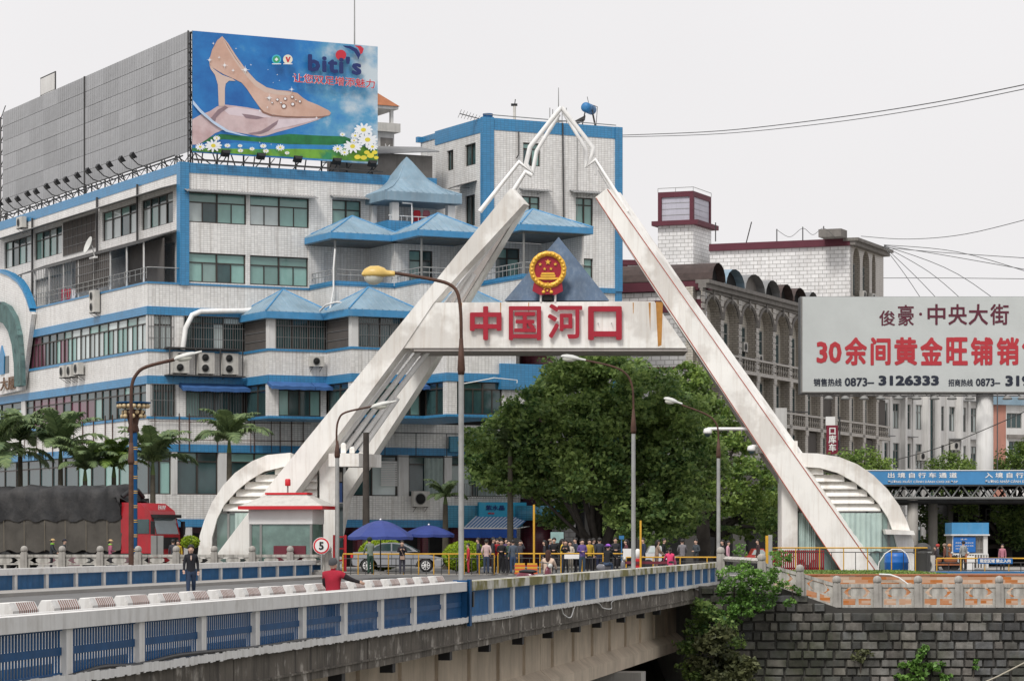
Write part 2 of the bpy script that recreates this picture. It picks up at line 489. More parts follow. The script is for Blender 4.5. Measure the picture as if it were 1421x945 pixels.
# a kerb line is the pavement's own step
bridge = thing('road_bridge', B.pt(60, 10, -2), 'long concrete road bridge with brown girders and stained edge beams', 'bridge')
for y0, y1, nm in ((-.08, .36, 'edge_beam'), (BW-.36, BW+.08, 'edge_beam')):
    s = S0; k = 0; SE = S1 if y0 < 0 else S2+1.5
    while s < SE-.1:
        joint = bs(643)
        s2 = min(s+5.2, SE)
        if s < joint-.01 < s2: s2 = joint
        mb = MB(B.M); dz = R.uniform(-.012,.012)
        mb.box(s+.015, s2-.015, y0+abs(dz), y1, -.76+dz, -.09)
        mb.box(s+.012, s2-.012, y0-.035, y1, -.60, -.56)
        mb.build(nm, M['fascia'], bridge)
        s = s2
for y0 in (1.6, BW-3.2):
    sp = [S0, bs(560)-9, bs(800)+3, 131]
    for a, b in zip(sp, sp[1:]):
        mb = MB(B.M)
        zb = -3.0
        prof = [(y0,-.72),(y0,zb+.75),(y0-.35,zb+.45),(y0-.35,zb),(y0+1.5,zb),(y0+1.5,zb+.45),(y0+1.15,zb+.75),(y0+1.15,-.72)]
        n = len(prof)
        vs = [(a+.03,p[0],p[1]) for p in prof]+[(b-.03,p[0],p[1]) for p in prof]
        mb.add(vs, [tuple(range(n)), tuple(range(n,2*n))[::-1]]+[(i,n+i,n+(i+1)%n,(i+1)%n) for i in range(n)])
        g = mb.build('girder', M['girder'], bridge)
        # cross ribs cast on the web
        mb = MB(B.M); t = a+2.2
        while t < b-1:
            mb.box(t, t+.16, y0-.09, y0+.02, zb+.76, -.73); t += 4.6
        wr = mb.build('web_rib', M['girder'], g); wr['kind'] = 'stuff'
# pier under the bridge end, with a bracketed cap
for sx in (bs(862, 14.2), bs(560, 14.2)-8.7):
    mb = MB(B.M)
    for yy in (.5, BW-2.2):
        mb.box(sx-.75, sx+.35, yy, yy+1.6, -9.4, -4.05)
    mb.build('pier_column', M['conc'], bridge)
    mb = MB(B.M)
    mb.box(sx-.9, sx+.5, .35, BW-.35, -4.05, -3.03)
    mb.build('pier_cap', M['conc'], bridge)
for k, pxx in enumerate((384, 478, 548, 627, 681, 727, 768, 806, 835, 868, 895, 917)):
    s = bs(pxx)
    mb = MB(B.M); mb.box(s-.15, s+.15, .02, .3, -.97, -.77); mb.build('drain_outlet', M['black'], bridge)
# abutment
mb = MB(B.M); mb.prism([(131.2,-.3),(135.2,-.3),(149,BW+.3),(145,BW+.3)], -9, -.8); mb.build('abutment', M['conc'], bridge)

def parapet(y, posts1, posts2, label, near):
    """white concrete rail with posts and blue iron panels"""
    t = thing('bridge_parapet', B.pt((S0+S1)/2, y, 0), label, 'parapet')
    joint = bs(643) if near else 86.0
    ya, yb = y-.11, y+.11
    for seg, (a, b, posts) in enumerate(((S0, joint-.12, posts1), (joint+.12, S1 if near else S2+2.4, posts2))):
        m_top = M['rail'] if (seg == 0 or not near) else M['railmoss']
        mb = MB(B.M); mb.slab([(a,.64),(b,.64),(b,.86),(a,.86)], ya-.04, yb+.04)
        bev = mb.build('top_rail', m_top, t)
        mb = MB(B.M); mb.box(a, b, yb-.02, yb+.045, .861, .875); mb.build('edge_line', M['white'], t)  # thin white strip along the rail's upper inner edge
        mb = MB(B.M); mb.box(a, b, ya-.06, yb+.06, -.09, -.005)
        x = a
        while x < b:                       # ragged white paint line along the base
            w_ = R.uniform(.05,.22); mb.box(x, min(x+w_, b), ya-.075, ya-.06, -.10-R.uniform(0,.03), .0+R.uniform(0,.03)); x += w_*1.02
        mb.build('base_kerb', M['rail'], t)
        post = MB().box(-.14,.14,-.09,.09,-.005,.64).mesh('post', M['rail'])
        ps = [p for p in posts if a < p < b]
        for p in ps: place(post, 'post', t, B.M @ Matrix.Translation((p, y, 0)))
        edges = [a]+ps+[b]
        bm_ = M['railblue'] if (seg == 0 and near) else M['railblue2']
        cache = {}
        for p, q in zip(edges, edges[1:]):
            L_ = round(q-p-.28, 2)
            if L_ < .3: continue
            if L_ not in cache:
                pm = MB(); n = max(3, int(L_/.125)); 
                for i in range(n):
                    xx = (i+.5)*L_/n; pm.box(xx-.026, xx+.026, -.007, .007, .015, .638)
                (pm.box(0, L_, -.02, .02, .27, .38) if near and seg == 0 else None)
                pm.box(0, L_, -.028, .028, .0, .03); pm.box(0, L_, -.028, .028, .61, .639)
                if not (near and seg == 0):
                    pm.box(0, L_, .026, .05, .02, .63)
                cache[L_] = pm.mesh('iron_panel', bm_)
            place(cache[L_], 'iron_panel', t, B.M @ Matrix.Translation((p+.14, y, 0)))
    return t
p1 = [40.5+3.41*k for k in range(-6, 9)]
p2 = [bs(679)+3.24*k for k in range(0, 19)]
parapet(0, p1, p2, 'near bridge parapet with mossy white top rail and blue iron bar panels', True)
f1 = [86-3.4*k for k in range(1, 20)]; f2 = [86+3.4*k for k in range(1, 22)]
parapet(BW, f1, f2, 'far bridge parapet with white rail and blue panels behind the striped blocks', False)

# sagging cables slung under the near rail
cb = []
for (pts, r, mt, lab) in (
    ([(bs(x), -.13, (HY-y)/K*bs(x)*math.sin(BA)+H) for x, y in ((10,955),(85,938),(130,925),(180,922),(230,910),(270,905),(345,898),(420,887),(470,886),(560,873),(600,868),(637,864))], .035, M['black'], 'bundle of black cables slung along the edge below the near parapet'),
    ([(bs(x), -.15, (HY-y)/K*bs(x)*math.sin(BA)+H) for x, y in ((645,863),(700,856),(765,842),(775,852),(785,856),(794,838),(822,836),(830,843),(842,844),(845,833),(880,825),(884,832),(886,826),(920,822),(940,816),(945,819),(956,815),(965,818),(980,811),(990,812)) ], .018, M['white'], 'loose white cable looping below the mossy part of the near parapet')):
    fine = []; qq = [Vector(p_) for p_ in pts]
    for i in range(len(qq)-1):
        for k_ in range(5):
            u = k_/5; p0 = qq[max(0,i-1)]; p1_ = qq[i]; p2_ = qq[i+1]; p3 = qq[min(len(qq)-1,i+2)]
            fine.append(.5*((2*p1_)+(p2_-p0)*u+(2*p0-5*p1_+4*p2_-p3)*u*u+(3*p1_-p0-3*p2_+p3)*u**3))
    fine.append(qq[-1])
    mb = MB(B.M); mb.tube(fine, r, 6)
    mb.build('cable', mt, **{'label': lab, 'cat': 'cable'})

# concrete traffic blocks
red_block = mat('faded_red_block_paint', (.26,.095,.06), .8, .2, 4)
blk = None
X0b = 24.5
yb_ = (X0b-13)*math.sin(BA)
def block_mesh(style):
    prof = [(-.25,0),(.25,0),(.25,.12),(.14,.32),(-.14,.32),(-.25,.12)]    # across, up
    n = len(prof); L_ = 2.05
    mb = MB(); m = 14
    cuts = [0,.1] + [L_-.1, L_]
    ins = [.05,0,0,.05]
    for i in range(3):
        vs = []
        for c_, q in ((cuts[i],ins[i]),(cuts[i+1],ins[i+1])):
            for p in prof: vs.append((c_, p[0]*(1-q*1.5), p[1]*(1-q)))
        fs = [(j,n+j,n+(j+1)%n,(j+1)%n) for j in range(n)]
        if i == 0: fs.append(tuple(range(n)))
        if i == 2: fs.append(tuple(range(n,2*n))[::-1])
        mb.add(vs, fs)
    return mb.mesh('concrete_block', M['rail'])
bme = block_mesh(0)
def stripes(kind):
    mb = MB()
    if kind == 0:
        for k in range(9):           # slanted red stripes on both long faces
            x = .45+k*.165
            for sg in (-1, 1):
                a = [(x,.253*sg,.02),(x+.07,.253*sg,.02),(x+.08,.253*sg,.12),(x+.01,.253*sg,.12)]
                b = [(x+.01,.253*sg,.12),(x+.08,.253*sg,.12),(x+.12,.145*sg,.315),(x+.05,.145*sg,.315)]
                for q in (a, b): mb.quad(*(q if sg < 0 else q[::-1]))
    return mb.mesh('painted_stripe', red_block)
sme = stripes(0)
s = bs(29-CX+CX, X0b) - 3*3.16
k = 0
while s < 126 and k < 20:
    t = thing('traffic_block', (0,0,0), 'x', 'traffic block', 'painted concrete blocks dividing the bridge roadway')
    ob = place(bme, 'block_body', t, Matrix.Identity(4)); sb = place(sme, 'painted_stripes', t, Matrix.Identity(4))
    t.location = B.pt(s, yb_, .004); t.rotation_euler = (0, 0, BA + R.uniform(-.02,.02))
    vis = k-2
    if vis < 0: t['label'] = 'low white striped block cut by the left border of the view' if vis == -1 else 'low white striped block just outside the left border'
    else: t['label'] = 'low white block with brown-red stripes, %s one counted from the left edge' % ordw(vis)
    if vis < -1: pass
    s += 3.16*math.sin(BA)*1.01; k += 1
# ================================================================== BORDER GATE
GY = 150.0
def gp(x, y, Y=GY):
    p = P(x, y, GY); return (p.x, p.z)
gate = thing('border_gate', (P(775, 770, GY).x, GY, 0), 'tall white A-shaped border gate with slanting legs and a lettered crossbeam', 'gate')
def gslab(name, pts, y0, depth, mats, shear=0.0, parent=gate, depthY=None):
    """pts are photograph positions of the front outline, set at depth y0"""
    Y = depthY or y0
    q = [(P(a, b, Y).x, P(a, b, Y).z) for a, b in pts]
    # make it run anticlockwise seen from the front
    ar = sum(q[i][0]*q[(i+1)%len(q)][1]-q[(i+1)%len(q)][0]*q[i][1] for i in range(len(q)))
    if ar < 0: q = q[::-1]
    mb = MB(); mb.slab(q, y0, y0+depth, 0, shear)
    return mb.build(name, mats, parent)
# --- legs
gslab('leg', [(296,775),(366,683),(417,620),(708,262),(727,283),(643,374),(602,420),(560,482),(457,620),(410,683),(341,775)], GY, .7, M['gate'], .42)
gslab('rear_leg', [(428,776),(462,776),(480,690),(602,502),(645,420),(726,284),(712,284),(626,420),(583,502),(456,690)], GY+4, .9, M['gate'], .3)
gslab('leg_soffit_shade', [(727,283),(623,418),(600,449),(628,440),(643,418),(720,292)], GY+3.2, .7, M['gateshade'], .0)
rl = [(826,274),(842,262),(936,399),(1036,540),(1218,797),(1170,797),(1000,540),(930,436)]
gslab('leg', rl, GY, 1.8, M['gate'], .44)
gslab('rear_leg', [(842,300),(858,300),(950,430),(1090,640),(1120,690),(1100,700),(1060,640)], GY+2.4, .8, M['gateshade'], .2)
# red edging strips along the right leg's front edges
for a, b in (((827,275),(1170,796)), ((843,263),(1218,796))):
    pa, pb = P(*a, GY), P(*b, GY)
    mb = MB(); mb.bar((pa.x, GY-.02, pa.z), (pb.x, GY-.02, pb.z), .035)
    mb.build('edging_strip', M['redline'], gate)
gslab('leg_soffit_shade', [(410,683),(457,620),(560,482),(602,420),(643,374),(727,283),(730,285),(647,377),(606,423),(564,485),(461,623),(414,687)], GY+.72, .6, M['gateshade'], 0)  # dark strip added as painted shade along the leg's inner side
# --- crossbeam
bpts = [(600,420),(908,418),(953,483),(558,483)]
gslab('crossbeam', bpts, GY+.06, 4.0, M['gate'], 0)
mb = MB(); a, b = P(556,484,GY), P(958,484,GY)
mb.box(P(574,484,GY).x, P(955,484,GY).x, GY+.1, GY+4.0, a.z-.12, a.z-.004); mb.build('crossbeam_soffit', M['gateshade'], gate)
gslab('crossbeam_end', [(556,483),(604,421),(560,483)], GY+.3, .3, M['gate'], 0)
for xs_, w_ in ((910, 10), (900, 3), (694, 1.5), (733, 1.2), (878,1.5), (640,1.2)):
    y0_ = 419 if w_ > 5 else 420
    gslab('rust_run', [(xs_,y0_),(xs_+w_,y0_),(xs_+w_*.8,y0_+(60 if w_>5 else (40 if xs_ == 900 else 14))),(xs_+w_*.3,y0_+(62 if w_>5 else 16))], GY+.055, .005, M['rust'], 0)
# --- lettering
for ch, (x0, x1, y0, y1) in zip('中国河口', ((652,696,425,472),(706,751,425,472),(760,808,422,470),(816,863,425,472))):
    me = text_mesh(ch, 1.0, M['red'], .04, .02 if ch in '国河' else .03)
    a = P(x0, y1, GY-.14); b = P(x1, y0, GY-.14)
    o = fit_text(me, Matrix.Identity(4), a.x, b.x, a.z, b.z, GY-.12, 'lettering', gate)
    # metal studs holding the sign off the wall
    mb = MB(); 
    for fx in (.3,.7): mb.tube([(a.x+(b.x-a.x)*fx, GY-.1, (a.z+b.z)/2), (a.x+(b.x-a.x)*fx, GY+.08, (a.z+b.z)/2)], .02, 5)
    mb.build('letter_bracket', M['steel'], gate)
# --- tubes between the blades of the left leg
for pts in (((464,626),(514,560),(558,502),(616,426),(690,328)), ((477,626),(526,560),(571,502),(630,426),(658,380)), ((489,626),(538,560),(583,502),(594,488)), ((500,626),(552,552))):
    mb = MB(); mb.tube([(P(x,y,GY+1.6).x, GY+1.6, P(x,y,GY+1.6).z) for x, y in pts], .14, 12); mb.build('strut_tube', M['tubewhite'], gate)
# --- bent tubes climbing to the apex
q3 = lambda l, o=(580,120), s=3.15: [(o[0]+x/s, o[1]+y/s) for x, y in l]
for i, (l, r, dy) in enumerate((
    ([(270,548),(442,332),(500,378),(472,340),(490,265),(627,92)], .13, 0),
    ([(413,452),(470,362),(500,378)], .13, 1.2),
    ([(500,375),(520,270),(618,108)], .11, 1.2),
    ([(627,92),(765,268),(762,300),(738,350),(775,322),(918,548)], .12, 0),
    ([(636,98),(735,262),(738,345)], .10, 1.0),
    ([(775,325),(778,378)], .10, .8),
    ([(798,348),(948,592)], .14, 1.3))):
    mb = MB(); mb.tube([(P(x,y,GY+.8).x, GY+.8+dy, P(x,y,GY+.8).z) for x, y in q3(l)], r, 10); mb.build('apex_tube', M['tubewhite'], gate)
# --- blue sheet-metal pyramid on the beam
mb = MB(); a, b, c = P(700,419,GY+1), P(845,419,GY+1), P(775,332,GY+2.5)
vs = [(a.x,GY+.2,a.z),(b.x,GY+.2,a.z),(b.x-.4,GY+3.8,a.z),(a.x+.4,GY+3.8,a.z),(c.x,GY+2,c.z+.06)]
mb.add(vs, [(3,2,1,0),(0,1,4),(1,2,4),(2,3,4),(3,0,4)]); mb.build('metal_pyramid', M['metalblue'], gate)
# --- emblem
EM = P(760.3, 374.5, GY-.1); ez, ex, ey = EM.z, EM.x, GY-.05
em = thing('national_emblem', (ex, ey, ez), 'round red and gold state emblem with stars and gatehouse above the beam', 'emblem')
pxm = GY/K
mb = MB()
ring_o, ring_i = 25.8*pxm, 18.6*pxm
n = 48; vs, fs = [], []
prof = [(ring_o,.0),(ring_o,-.12),(ring_o-.06,-.2),(ring_i+.06,-.2),(ring_i,-.12),(ring_i,.0)]
for j in range(n):
    t_ = 2*math.pi*j/n; k_ = 1+.012*math.sin(j*2.1)
    for (r_, y_) in prof: vs.append((ex+r_*k_*math.cos(t_), ey+y_, ez+r_*k_*math.sin(t_)))
m_ = len(prof)
for j in range(n):
    for i in range(m_): fs.append((j*m_+i, j*m_+(i+1)%m_, ((j+1)%n)*m_+(i+1)%m_, ((j+1)%n)*m_+i))
mb.add(vs, fs, 0, True)
for j in range(26):                      # ears of grain on the wreath
    t_ = 2*math.pi*j/26; r_ = (ring_o+ring_i)/2
    mb.ell((ex+r_*math.cos(t_), ey-.2, ez+r_*math.sin(t_)), (.085,.05,.085), 6, 4)
mb.build('wreath_ring', M['gold'], em)
redE = mat('emblem_red', (.30,.012,.03), .4, .1)
mb = MB(); mb.slab([(ex+ring_i*1.02*math.cos(2*math.pi*j/40), ez+ring_i*1.02*math.sin(2*math.pi*j/40)) for j in range(40)], ey-.06, ey); mb.build('red_disc', redE, em)
def star(mb, cx, cz, r, y0, y1):
    pts = []
    for j in range(10):
        t_ = math.pi/2+math.pi*j/5; rr = r if j%2 == 0 else r*.42
        pts.append((cx+rr*math.cos(t_), cz+rr*math.sin(t_)))
    mb.slab(pts, y0, y1)
ec = lambda x, y: (ex+(x-420)/10.5*pxm, ez-(y-410)/10.5*pxm)
for (x, y, r) in ((420,298,4.2),(307,332,2.7),(528,330,2.7),(372,398,2.6),(464,397,2.6)):
    mb = MB(); c_ = ec(x, y); star(mb, c_[0], c_[1], r*pxm, ey-.12, ey-.05); mb.build('star', M['gold'], em)
def epoly(pts, name, m_, y0=-.13, y1=-.05):
    mb = MB(); q = [ec(*p) for p in pts]
    if sum(q[i][0]*q[(i+1)%len(q)][1]-q[(i+1)%len(q)][0]*q[i][1] for i in range(len(q))) < 0: q = q[::-1]
    mb.slab(q, ey+y0, ey+y1); return mb.build(name, m_, em)
epoly([(330,452),(512,452),(520,480),(322,480)], 'gatehouse_roof', M['gold'], -.15)
epoly([(312,486),(530,486),(528,516),(316,516)], 'gatehouse_wall', M['gold'], -.13)
epoly([(258,524),(582,524),(574,552),(450,556),(390,556),(268,552)], 'gatehouse_terrace', M['gold'], -.16)
epoly([(215,600),(330,655),(510,655),(625,598),(640,720),(525,778),(420,768),(310,778),(195,718)], 'ribbon', redE, -.1, .0)
epoly([(330,640),(372,612),(400,622),(420,590),(440,622),(468,612),(510,640),(470,652),(370,652)], 'gear', M['gold'], -.22, -.1)
for x in (357, 470):
    mb = MB(); c_ = ec(x, 735); mb.ell((c_[0], ey-.12, c_[1]), (.1,.06,.09), 8, 6); mb.build('ribbon_tassel', M['gold'], em)
mb = MB(); c_ = ec(412, 695)
for j in range(12):
    t_ = math.pi*j/11; mb.ell((c_[0]+.17*math.cos(t_), ey-.12, c_[1]-.02+.1*abs(math.sin(t_))-.0), (.035,.03,.035), 5, 4)
star(mb, c_[0], c_[1]-.06, .08, ey-.14, ey-.09); mb.build('ribbon_knot', M['gold'], em)
for x in (318, 528):
    mb = MB(); c_ = ec(x, 770); d_ = ec(x, 935); mb.tube([(c_[0], ey+.05, c_[1]),(c_[0], ey+.12, P(0,419,GY).z)], .06, 8); mb.build('emblem_post', M['tubewhite'], em)
t = thing('floodlight', (ex, GY+.3, P(0,418,GY).z), 'small black floodlight below the emblem on the gate beam', 'floodlight')
mb = MB(); z_ = P(0,419,GY).z; mb.box(ex-.22, ex+.22, GY-.02, GY+.3, z_+.08, z_+.42); mb.build('housing', M['black'], t)
mb = MB(); mb.box(ex-.28, ex-.24, GY+.1, GY+.2, z_, z_+.3); mb.box(ex+.24, ex+.28, GY+.1, GY+.2, z_, z_+.3); mb.build('yoke', M['steel'], t)

# --- arc pavilions at the feet
def arc_pavilion(sx, right):
    """sx maps a right-hand photograph column to this side"""
    f = (lambda x: x) if right else (lambda x: 1550-x)
    outer = [(1105,628),(1135,629),(1165,634),(1190,644),(1212,659),(1232,679),(1248,701),(1259,724),(1268,752),(1273,797)]
    inner = [(1250,797),(1247,765),(1240,738),(1232,718),(1219,698),(1203,681),(1185,668),(1163,656),(1138,649),(1105,647)]
    if not right:
        outer = [(1550-x, y) for x, y in ((403,628),(371,631),(349,640),(326,656),(309,674),(294,697),(283,723),(277,743),(274,775))]
        inner = [(1550-x, y) for x, y in ((293,775),(294,746),(301,720),(311,700),(329,680),(346,666),(366,654),(391,648),(403,646))]
    gslab('arch_ring', [(f(x), y) for x, y in outer+inner], GY+.6, 2.6, M['gate'], 0, depthY=GY+.6)
    rows = 6; y0, y1 = 648, 709
    for k in range(rows):
        ya = y0+(y1-y0)*k/rows; yb = y0+(y1-y0)*(k+1)/rows
        # inner radius at this row
        def xr(y):
            best = 1105
            for (xa, a_), (xb, b_) in zip(inner, inner[1:]):
                if b_ <= y <= a_: best = xa+(xb-xa)*((a_-y)/(a_-b_) if a_ != b_ else 0)
            return best+1
        xb_ = max(xr(ya+2), 1112)
        a = P(f(1112 if right else 1110), ya, GY+.9); b = P(f(xb_), yb, GY+.9)
        x0_, x1_ = sorted((a.x, b.x))
        mb = MB(); th = (a.z-b.z)
        # a slanted louvre: top edge set back, bottom edge proud
        vs = [(x0_,GY+1.15,a.z),(x1_,GY+1.15,a.z),(x1_,GY+.85,b.z+.06),(x0_,GY+.85,b.z+.06),(x0_,GY+.85,b.z),(x1_,GY+.85,b.z),(x1_,GY+2.6,b.z),(x0_,GY+2.6,b.z),(x0_,GY+2.6,a.z),(x1_,GY+2.6,a.z)]
        mb.add(vs, [(3,2,1,0),(4,5,2,3),(7,6,5,4),(0,1,9,8),(8,9,6,7),(0,8,7,4,3),(1,2,5,6,9)])
        mb.build('louvre', M['gate'], gate)
    # glazed front under the louvres
    a = P(f(1107), 709, GY+1.0); b = P(f(1249), 797, GY+1.0)
    x0_, x1_ = sorted((a.x, b.x)); mb = MB()
    mb.box(x0_, x1_, GY+1.0, GY+1.04, .0, a.z)
    gl = mb.build('glazed_front', M['glasspav'], gate)
    mb = MB()
    for fx in (1107, 1160, 1203, 1233): 
        xx = P(f(fx), 700, GY+1).x; mb.box(xx-.06, xx+.06, GY+.93, GY+1.0, 0, a.z)
    mb.box(x0_, x1_, GY+.93, GY+.999, a.z-.12, a.z); mb.box(x0_, x1_, GY+.93, GY+.999, 0, .1)
    mb.build('window_frame', M['framelt'], gl)
    mb = MB(); mb.box(x0_, x1_, GY+1.2, GY+2.6, a.z-.2, a.z-.02); mb.build('ceiling_slab', M['gate'], gate)
    # curtains behind and beside the glass
    for (ca, cb, cy) in ((1165, 1224, 768), (1108, 1132, 780)):
        mb = MB(); n_ = 30; vs = []
        for i in range(n_+1):
            fx = ca+(cb-ca)*i/n_; p = P(f(fx), 700, GY+.9)
            dy = .05*math.sin(i*1.7)+.03*math.sin(i*.6)
            q = P(f(fx), cy-4*math.sin(i*.3), GY+.9)
            vs += [(p.x, GY+.86+dy, a.z-.1), (q.x, GY+.86+dy*1.4, q.z)]
        fs = [(2*i,2*i+1,2*i+3,2*i+2) for i in range(n_)]
        mb.add(vs, fs, 0, True); mb.build('curtain', M['curtain'], gl)
    # solid pillar inside the leg
    pa = P(f(1084), 612, GY+1); pb = P(f(1106), 797, GY+1)
    x0_, x1_ = sorted((pa.x, pb.x)); mb = MB(); mb.box(x0_, x1_, GY+.7, GY+2.9, 0, pa.z); mb.build('pillar', M['gate'], gate)
M['glasspav'] = glass_mat('green_tinted_pavilion_glass', (.16,.23,.21))
M['curtain'] = mat('pale_green_curtain', (.42,.52,.48), .9, .12, 2)
arc_pavilion(None, True)
arc_pavilion(None, False)
# left pillar with ledge, dark stairwell and blue notice
mb = MB(); a, b = P(476,618,GY+2.6), P(444,770,GY+2.6); mb.box(b.x, P(455,0,GY+2.6).x, GY+1.6, GY+4.4, 0, a.z); mb.build('pillar', M['gate'], gate)
gslab('ledge', [(456,629),(498,629),(498,647),(456,647)], GY-.6, 2.5, M['gate'], .42, depthY=GY-.6)
for x in (477, 489):
    mb = MB(); p = P(x, 629, GY+.2); mb.box(p.x-.13, p.x+.13, GY-.2, GY+.2, p.z, p.z+(.45 if x < 480 else .25)); mb.ell((p.x, GY, p.z+(.45 if x < 480 else .25)), (.14,.2,.1), 8, 5); mb.build('ledge_cap', M['gate'], gate)
gslab('stair_opening', [(453,648),(476,648),(476,697),(453,697)], GY+1.2, .2, M['dark'], 0)
gslab('stair_screen', [(454,655),(475,655),(475,668),(454,668)], GY+1.15, .05, M['greypier'], 0)
t = thing('notice_board', P(464,684,GY+.8), 'narrow dark blue notice with pale writing under the left ledge', 'sign')
mb = MB(); a, b = P(454,697,GY+.9), P(475,670,GY+.9); mb.box(a.x, b.x, GY+.9, GY+1.0, a.z, b.z); mb.build('board', mat('navy_sign', (.012,.04,.13), .5, .15), t)
me = text_mesh('出境\n旅客\n通道', 1, M['white'], .002, .01); fit_text(me, Matrix.Identity(4), a.x+.15, b.x-.15, a.z+.1, b.z-.1, GY+.89, 'lettering', t)
gslab('side_door_post', [(455,697),(462,697),(462,772),(455,772)], GY+1.0, .3, M['gate'], 0)
gslab('side_glass', [(462,698),(476,698),(476,772),(462,772)], GY+1.1, .1, M['glassdark'], 0)
# outer ledge at the foot of the right arch and small bracket box on the right leg
gslab('ledge', [(1228,734),(1268,736),(1270,742),(1230,741)], GY-.2, 2, M['gate'], 0, depthY=GY-.2)
gslab('bracket_box', [(1052,596),(1080,596),(1080,628),(1052,628)], GY+1.4, 1.5, M['gate'], 0, depthY=GY+1.4)
for (x0, y0, x1, lab) in ((1032,597,982,'white dome camera on a long arm beside the right leg, over the trees'), (1050,621,1043,'small white dome camera beside the bracket box of the right leg')):
    t = thing('surveillance_camera', P(x1, y0+3, GY-.3), lab, 'camera')
    p, q = P(x0+6, y0-2, GY+.3), P(x1, y0-2, GY+.3)
    mb = MB(); mb.tube([p, q], .085, 8); mb.build('arm', M['tubewhite'], t)
    mb = MB(); mb.lathe((q.x, q.y, q.z-.3), [(.06,.35),(.2,.3),(.24,.12),(.2,.05)], 12); mb.build('housing', M['tubewhite'], t)
    mb = MB(); mb.ell((q.x, q.y, q.z-.26), .17, 10, 8); mb.build('dome', M['glassdark'], t)
M['glass2'] = glass_mat('greyish_teal_glass', (.20,.29,.27))
# ================================================================== GENERIC FACADE TOOLS
def wall(F, s0, s1, z0, z1, openings, parent, m, name='wall', depth=.28, y=0.0, th=.3, mb=None, cap=True):
    """wall face with real openings and reveals"""
    own = mb is None
    if own: mb = MB(F.M)
    S = sorted({s0, s1, *[v for o in openings for v in o[:2] if s0 < v < s1]})
    Z = sorted({z0, z1, *[v for o in openings for v in o[2:4] if z0 < v < z1]})
    for i in range(len(S)-1):
        for j in range(len(Z)-1):
            cx, cz = (S[i]+S[i+1])/2, (Z[j]+Z[j+1])/2
            if any(o[0] < cx < o[1] and o[2] < cz < o[3] for o in openings): continue
            mb.quad((S[i],y,Z[j]),(S[i+1],y,Z[j]),(S[i+1],y,Z[j+1]),(S[i],y,Z[j+1]))
    for a, b, c, d in [o[:4] for o in openings]:
        a, b, c, d = max(a,s0), min(b,s1), max(c,z0), min(d,z1)
        y2 = y+depth
        mb.quad((a,y,c),(b,y,c),(b,y2,c),(a,y2,c)); mb.quad((a,y,d),(a,y2,d),(b,y2,d),(b,y,d))
        mb.quad((a,y,c),(a,y2,c),(a,y2,d),(a,y,d)); mb.quad((b,y,c),(b,y,d),(b,y2,d),(b,y2,c))
    if cap:
        y2 = y+th
        mb.quad((s0,y,z1),(s1,y,z1),(s1,y2,z1),(s0,y2,z1)); mb.quad((s0,y,z0),(s0,y2,z0),(s1,y2,z0),(s1,y,z0))
        mb.quad((s0,y,z0),(s0,y,z1),(s0,y2,z1),(s0,y2,z0)); mb.quad((s1,y,z0),(s1,y2,z0),(s1,y2,z1),(s1,y,z1))
    if own: return mb.build(name, m, parent)

def window(F, a, b, c, d, parent, cols=2, trans=.33, sub=2, glass='glass', frame='frame', y=.16, odd=None, fw=.065, lower=1):
    """window with cols bays, a transom light over sub sliding panes in each; every pane is a piece"""
    mb = MB(F.M); y0, y1 = y-.05, y+.03
    mb.box(a,b,y0,y1,c,c+fw); mb.box(a,b,y0,y1,d-fw,d); mb.box(a,a+fw,y0,y1,c+fw,d-fw); mb.box(b-fw,b,y0,y1,c+fw,d-fw)
    bw = (b-a)/cols; zt = d-(d-c)*trans if trans else d-fw
    panes = []
    for i in range(cols):
        x0 = a+i*bw; x1 = x0+bw
        if i: mb.box(x0-fw*.7, x0+fw*.7, y0-.01, y1-.002, c+fw, d-fw)
        if trans:
            mb.box(x0+fw*.7, x1-fw*.7, y0+.004, y1-.004, zt-fw*.5, zt+fw*.5)
            panes.append((x0, x1, zt, d))
        for k in range(sub):
            u0 = x0+(x1-x0)*k/sub; u1 = x0+(x1-x0)*(k+1)/sub
            if k: mb.box(u0-fw*.4, u0+fw*.4, y0+.008, y1-.008, c+fw, zt-fw*.5)
            panes.append((u0, u1, c, zt))
    w_ = mb.build('window', M[frame], parent)
    for n_, (x0, x1, z0, z1) in enumerate(panes):
        g = glass
        if isinstance(glass, (list, tuple)): g = R.choice(glass)
        elif glass == 'glass' and R.random() < .16: g = R.choice(('glassdark','glasspale','glass2'))
        if odd and n_ in odd: g = odd[n_]
        place(unit(M[g]), 'pane', w_, F.M @ Matrix.Translation(((x0+x1)/2, y+.01+.006*(n_%2), (z0+z1)/2)) @ Matrix.Rotation(R.uniform(-.006,.006), 4, 'Z') @ SM(x1-x0-.02, .012, z1-z0-.02))
    return w_

def band(F, s0, s1, z0, z1, parent, m, out=.05, name='band', th=.3):
    mb = MB(F.M); mb.box(s0, s1, -out, th, z0, z1); return mb.build(name, m, parent)

def grille(F, a, b, c, d, parent, y=-.06, step=.14, rows=3, m='bars', r=.012):
    mb = MB(F.M); n = max(2, int((b-a)/step))
    for i in range(n+1):
        x = a+(b-a)*i/n; mb.box(x-r, x+r, y-r, y+r, c, d)
    for j in range(rows):
        z = c+(d-c)*j/(rows-1); mb.box(a, b, y-r*1.4, y-r*.2, z-r*1.3, z+r*1.3)
    return mb.build('grille', M[m], parent)

